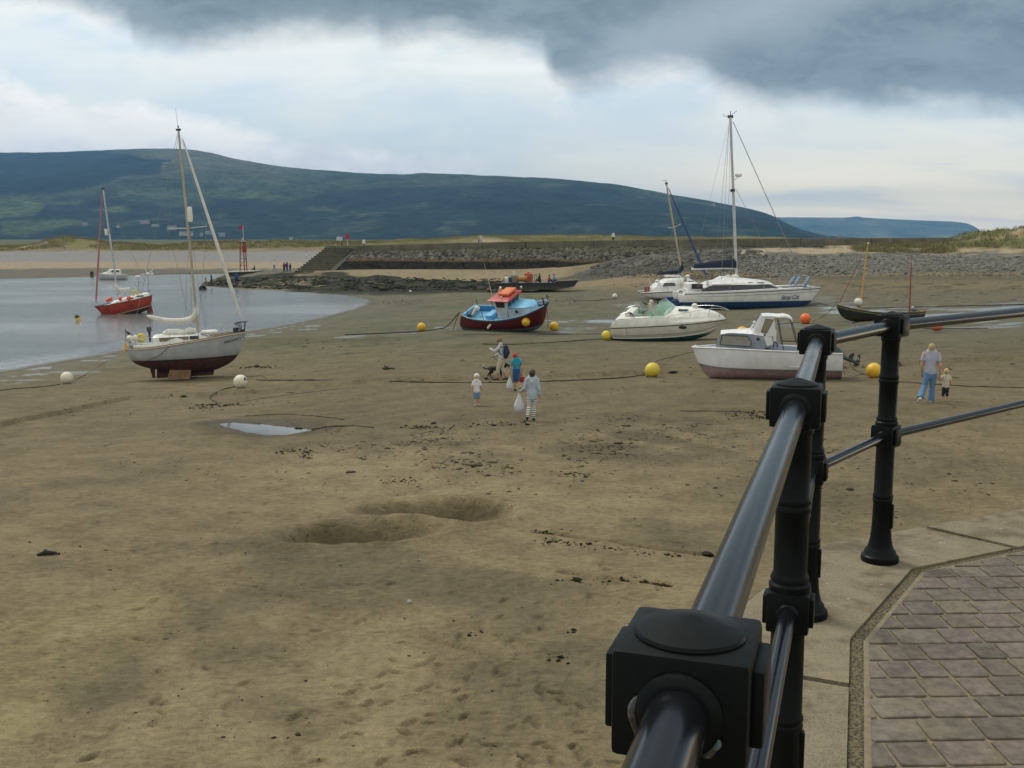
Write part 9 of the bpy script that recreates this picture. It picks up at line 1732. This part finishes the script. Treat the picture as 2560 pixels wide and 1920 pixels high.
# ------------------------------------------------------------------ put it together
build_people()
yacht_grey(); yacht_red(); fishing_boat(); catamaran(); small_cat(); speedboat(); cabin_boat(); dinghy(); far_boat(); _bb, _zd, _bc = barge()
def _gy(u, v, Y): p = atY(u, v, Y); return p
_on = lambda x, y: (_bb.world((_bc(x, 250, y)[0], y, _zd)))
far_people([
    ('person in white top standing on the landing stage right of the red beacon', _gy(637.5, 672.5, 188), 1.72, 160, 'white', 'dark', None) if False else ('person in white top and jeans walking on the landing stage right of the red beacon', atY(686, 674, 187), 1.75, 70, 'white', 'jeans', None),
    ('dark figure crouching on the landing stage between beacon and steps', atY(637, 676, 186), 1.6, 90, 'dark', 'dark*', None),
    ('person in red jacket in the group at the foot of the steps', atY(711, 681, 170), 1.6, 20, 'red', 'dark', 'group at the foot of the steps'),
    ('person in bright blue jacket in the group at the foot of the steps', atY(718, 681, 170), 1.72, -30, 'blue', 'blue', 'group at the foot of the steps'),
    ('person in dark jacket at the right of the group at the foot of the steps', atY(726, 682, 170), 1.55, 60, 'dark', 'jeans', 'group at the foot of the steps'),
    ('person in white shirt on the far beach just left of the steps', atY(766, 650, 210), 1.5, 100, 'white', 'pale', None),
    ('person in blue jacket climbing on the weedy rocks below the beacon', atY(592, 711, 148), 1.7, 30, 'blue', 'dark', None),
    ('bare armed person in grey on the sandy rocks below the beacon', atY(604, 715, 147), 1.3, 60, 'grey', 'pale*', None),
    ('pale figure sitting near the tyre at the tip of the rocks', atY(516, 713, 146), 1.8, 110, 'grey', 'grey*', None),
    ('dark figure standing near the tyre at the tip of the rocks', atY(529, 714, 146), 1.55, 90, 'dark', 'dark', None),
    ('person in white leaning over the wall right of the red warning sign', atY(910, 622, 181), 1.75, 0, 'white', 'jeans', None),
    ('person in pink top walking beside a friend along the breakwater', atY(1197, 611, 183), 1.72, -90, 'pink', 'dark', 'pair on the breakwater'),
    ('person in white top and pale trousers walking beside a friend along the breakwater', atY(1203, 611, 183.6), 1.75, -90, 'white', 'pale', 'pair on the breakwater'),
    ('person in white jacket alone on the breakwater behind the wall', atY(1533, 605, 182), 1.75, 180, 'white', 'dark', None),
    ('person in blue carrying a white bag by the dune grass at the right', atY(2401, 626, 156), 1.75, 10, 'blue', 'dark', None),
    ('person in dark clothes seated on the work barge', _on(1455, -.6), 1.7, 120, 'dark', 'dark*', 'people on the work barge'),
    ('child in red sitting on the work barge', _on(1582, -.7), 1.45, -60, 'red', 'red*' if False else 'dark*', 'people on the work barge'),
    ('person in light blue top and blue trousers bending on the work barge', _on(1650, -.2), 1.6, -120, 'lblue', 'blue*', 'people on the work barge'),
])
carrier_bag('carrier_bag', 'white bag carried by the person in blue by the dune grass', atY(2403, 616, 155.6), .5, .7, 0, M('white bag', (.75, .75, .75), .6))
build_beach_props(); build_railing(); build_promenade(); build_breakwater()
build_ground(); build_water(); _h = build_hills(); build_houses(*_h); build_stuff(); build_world()
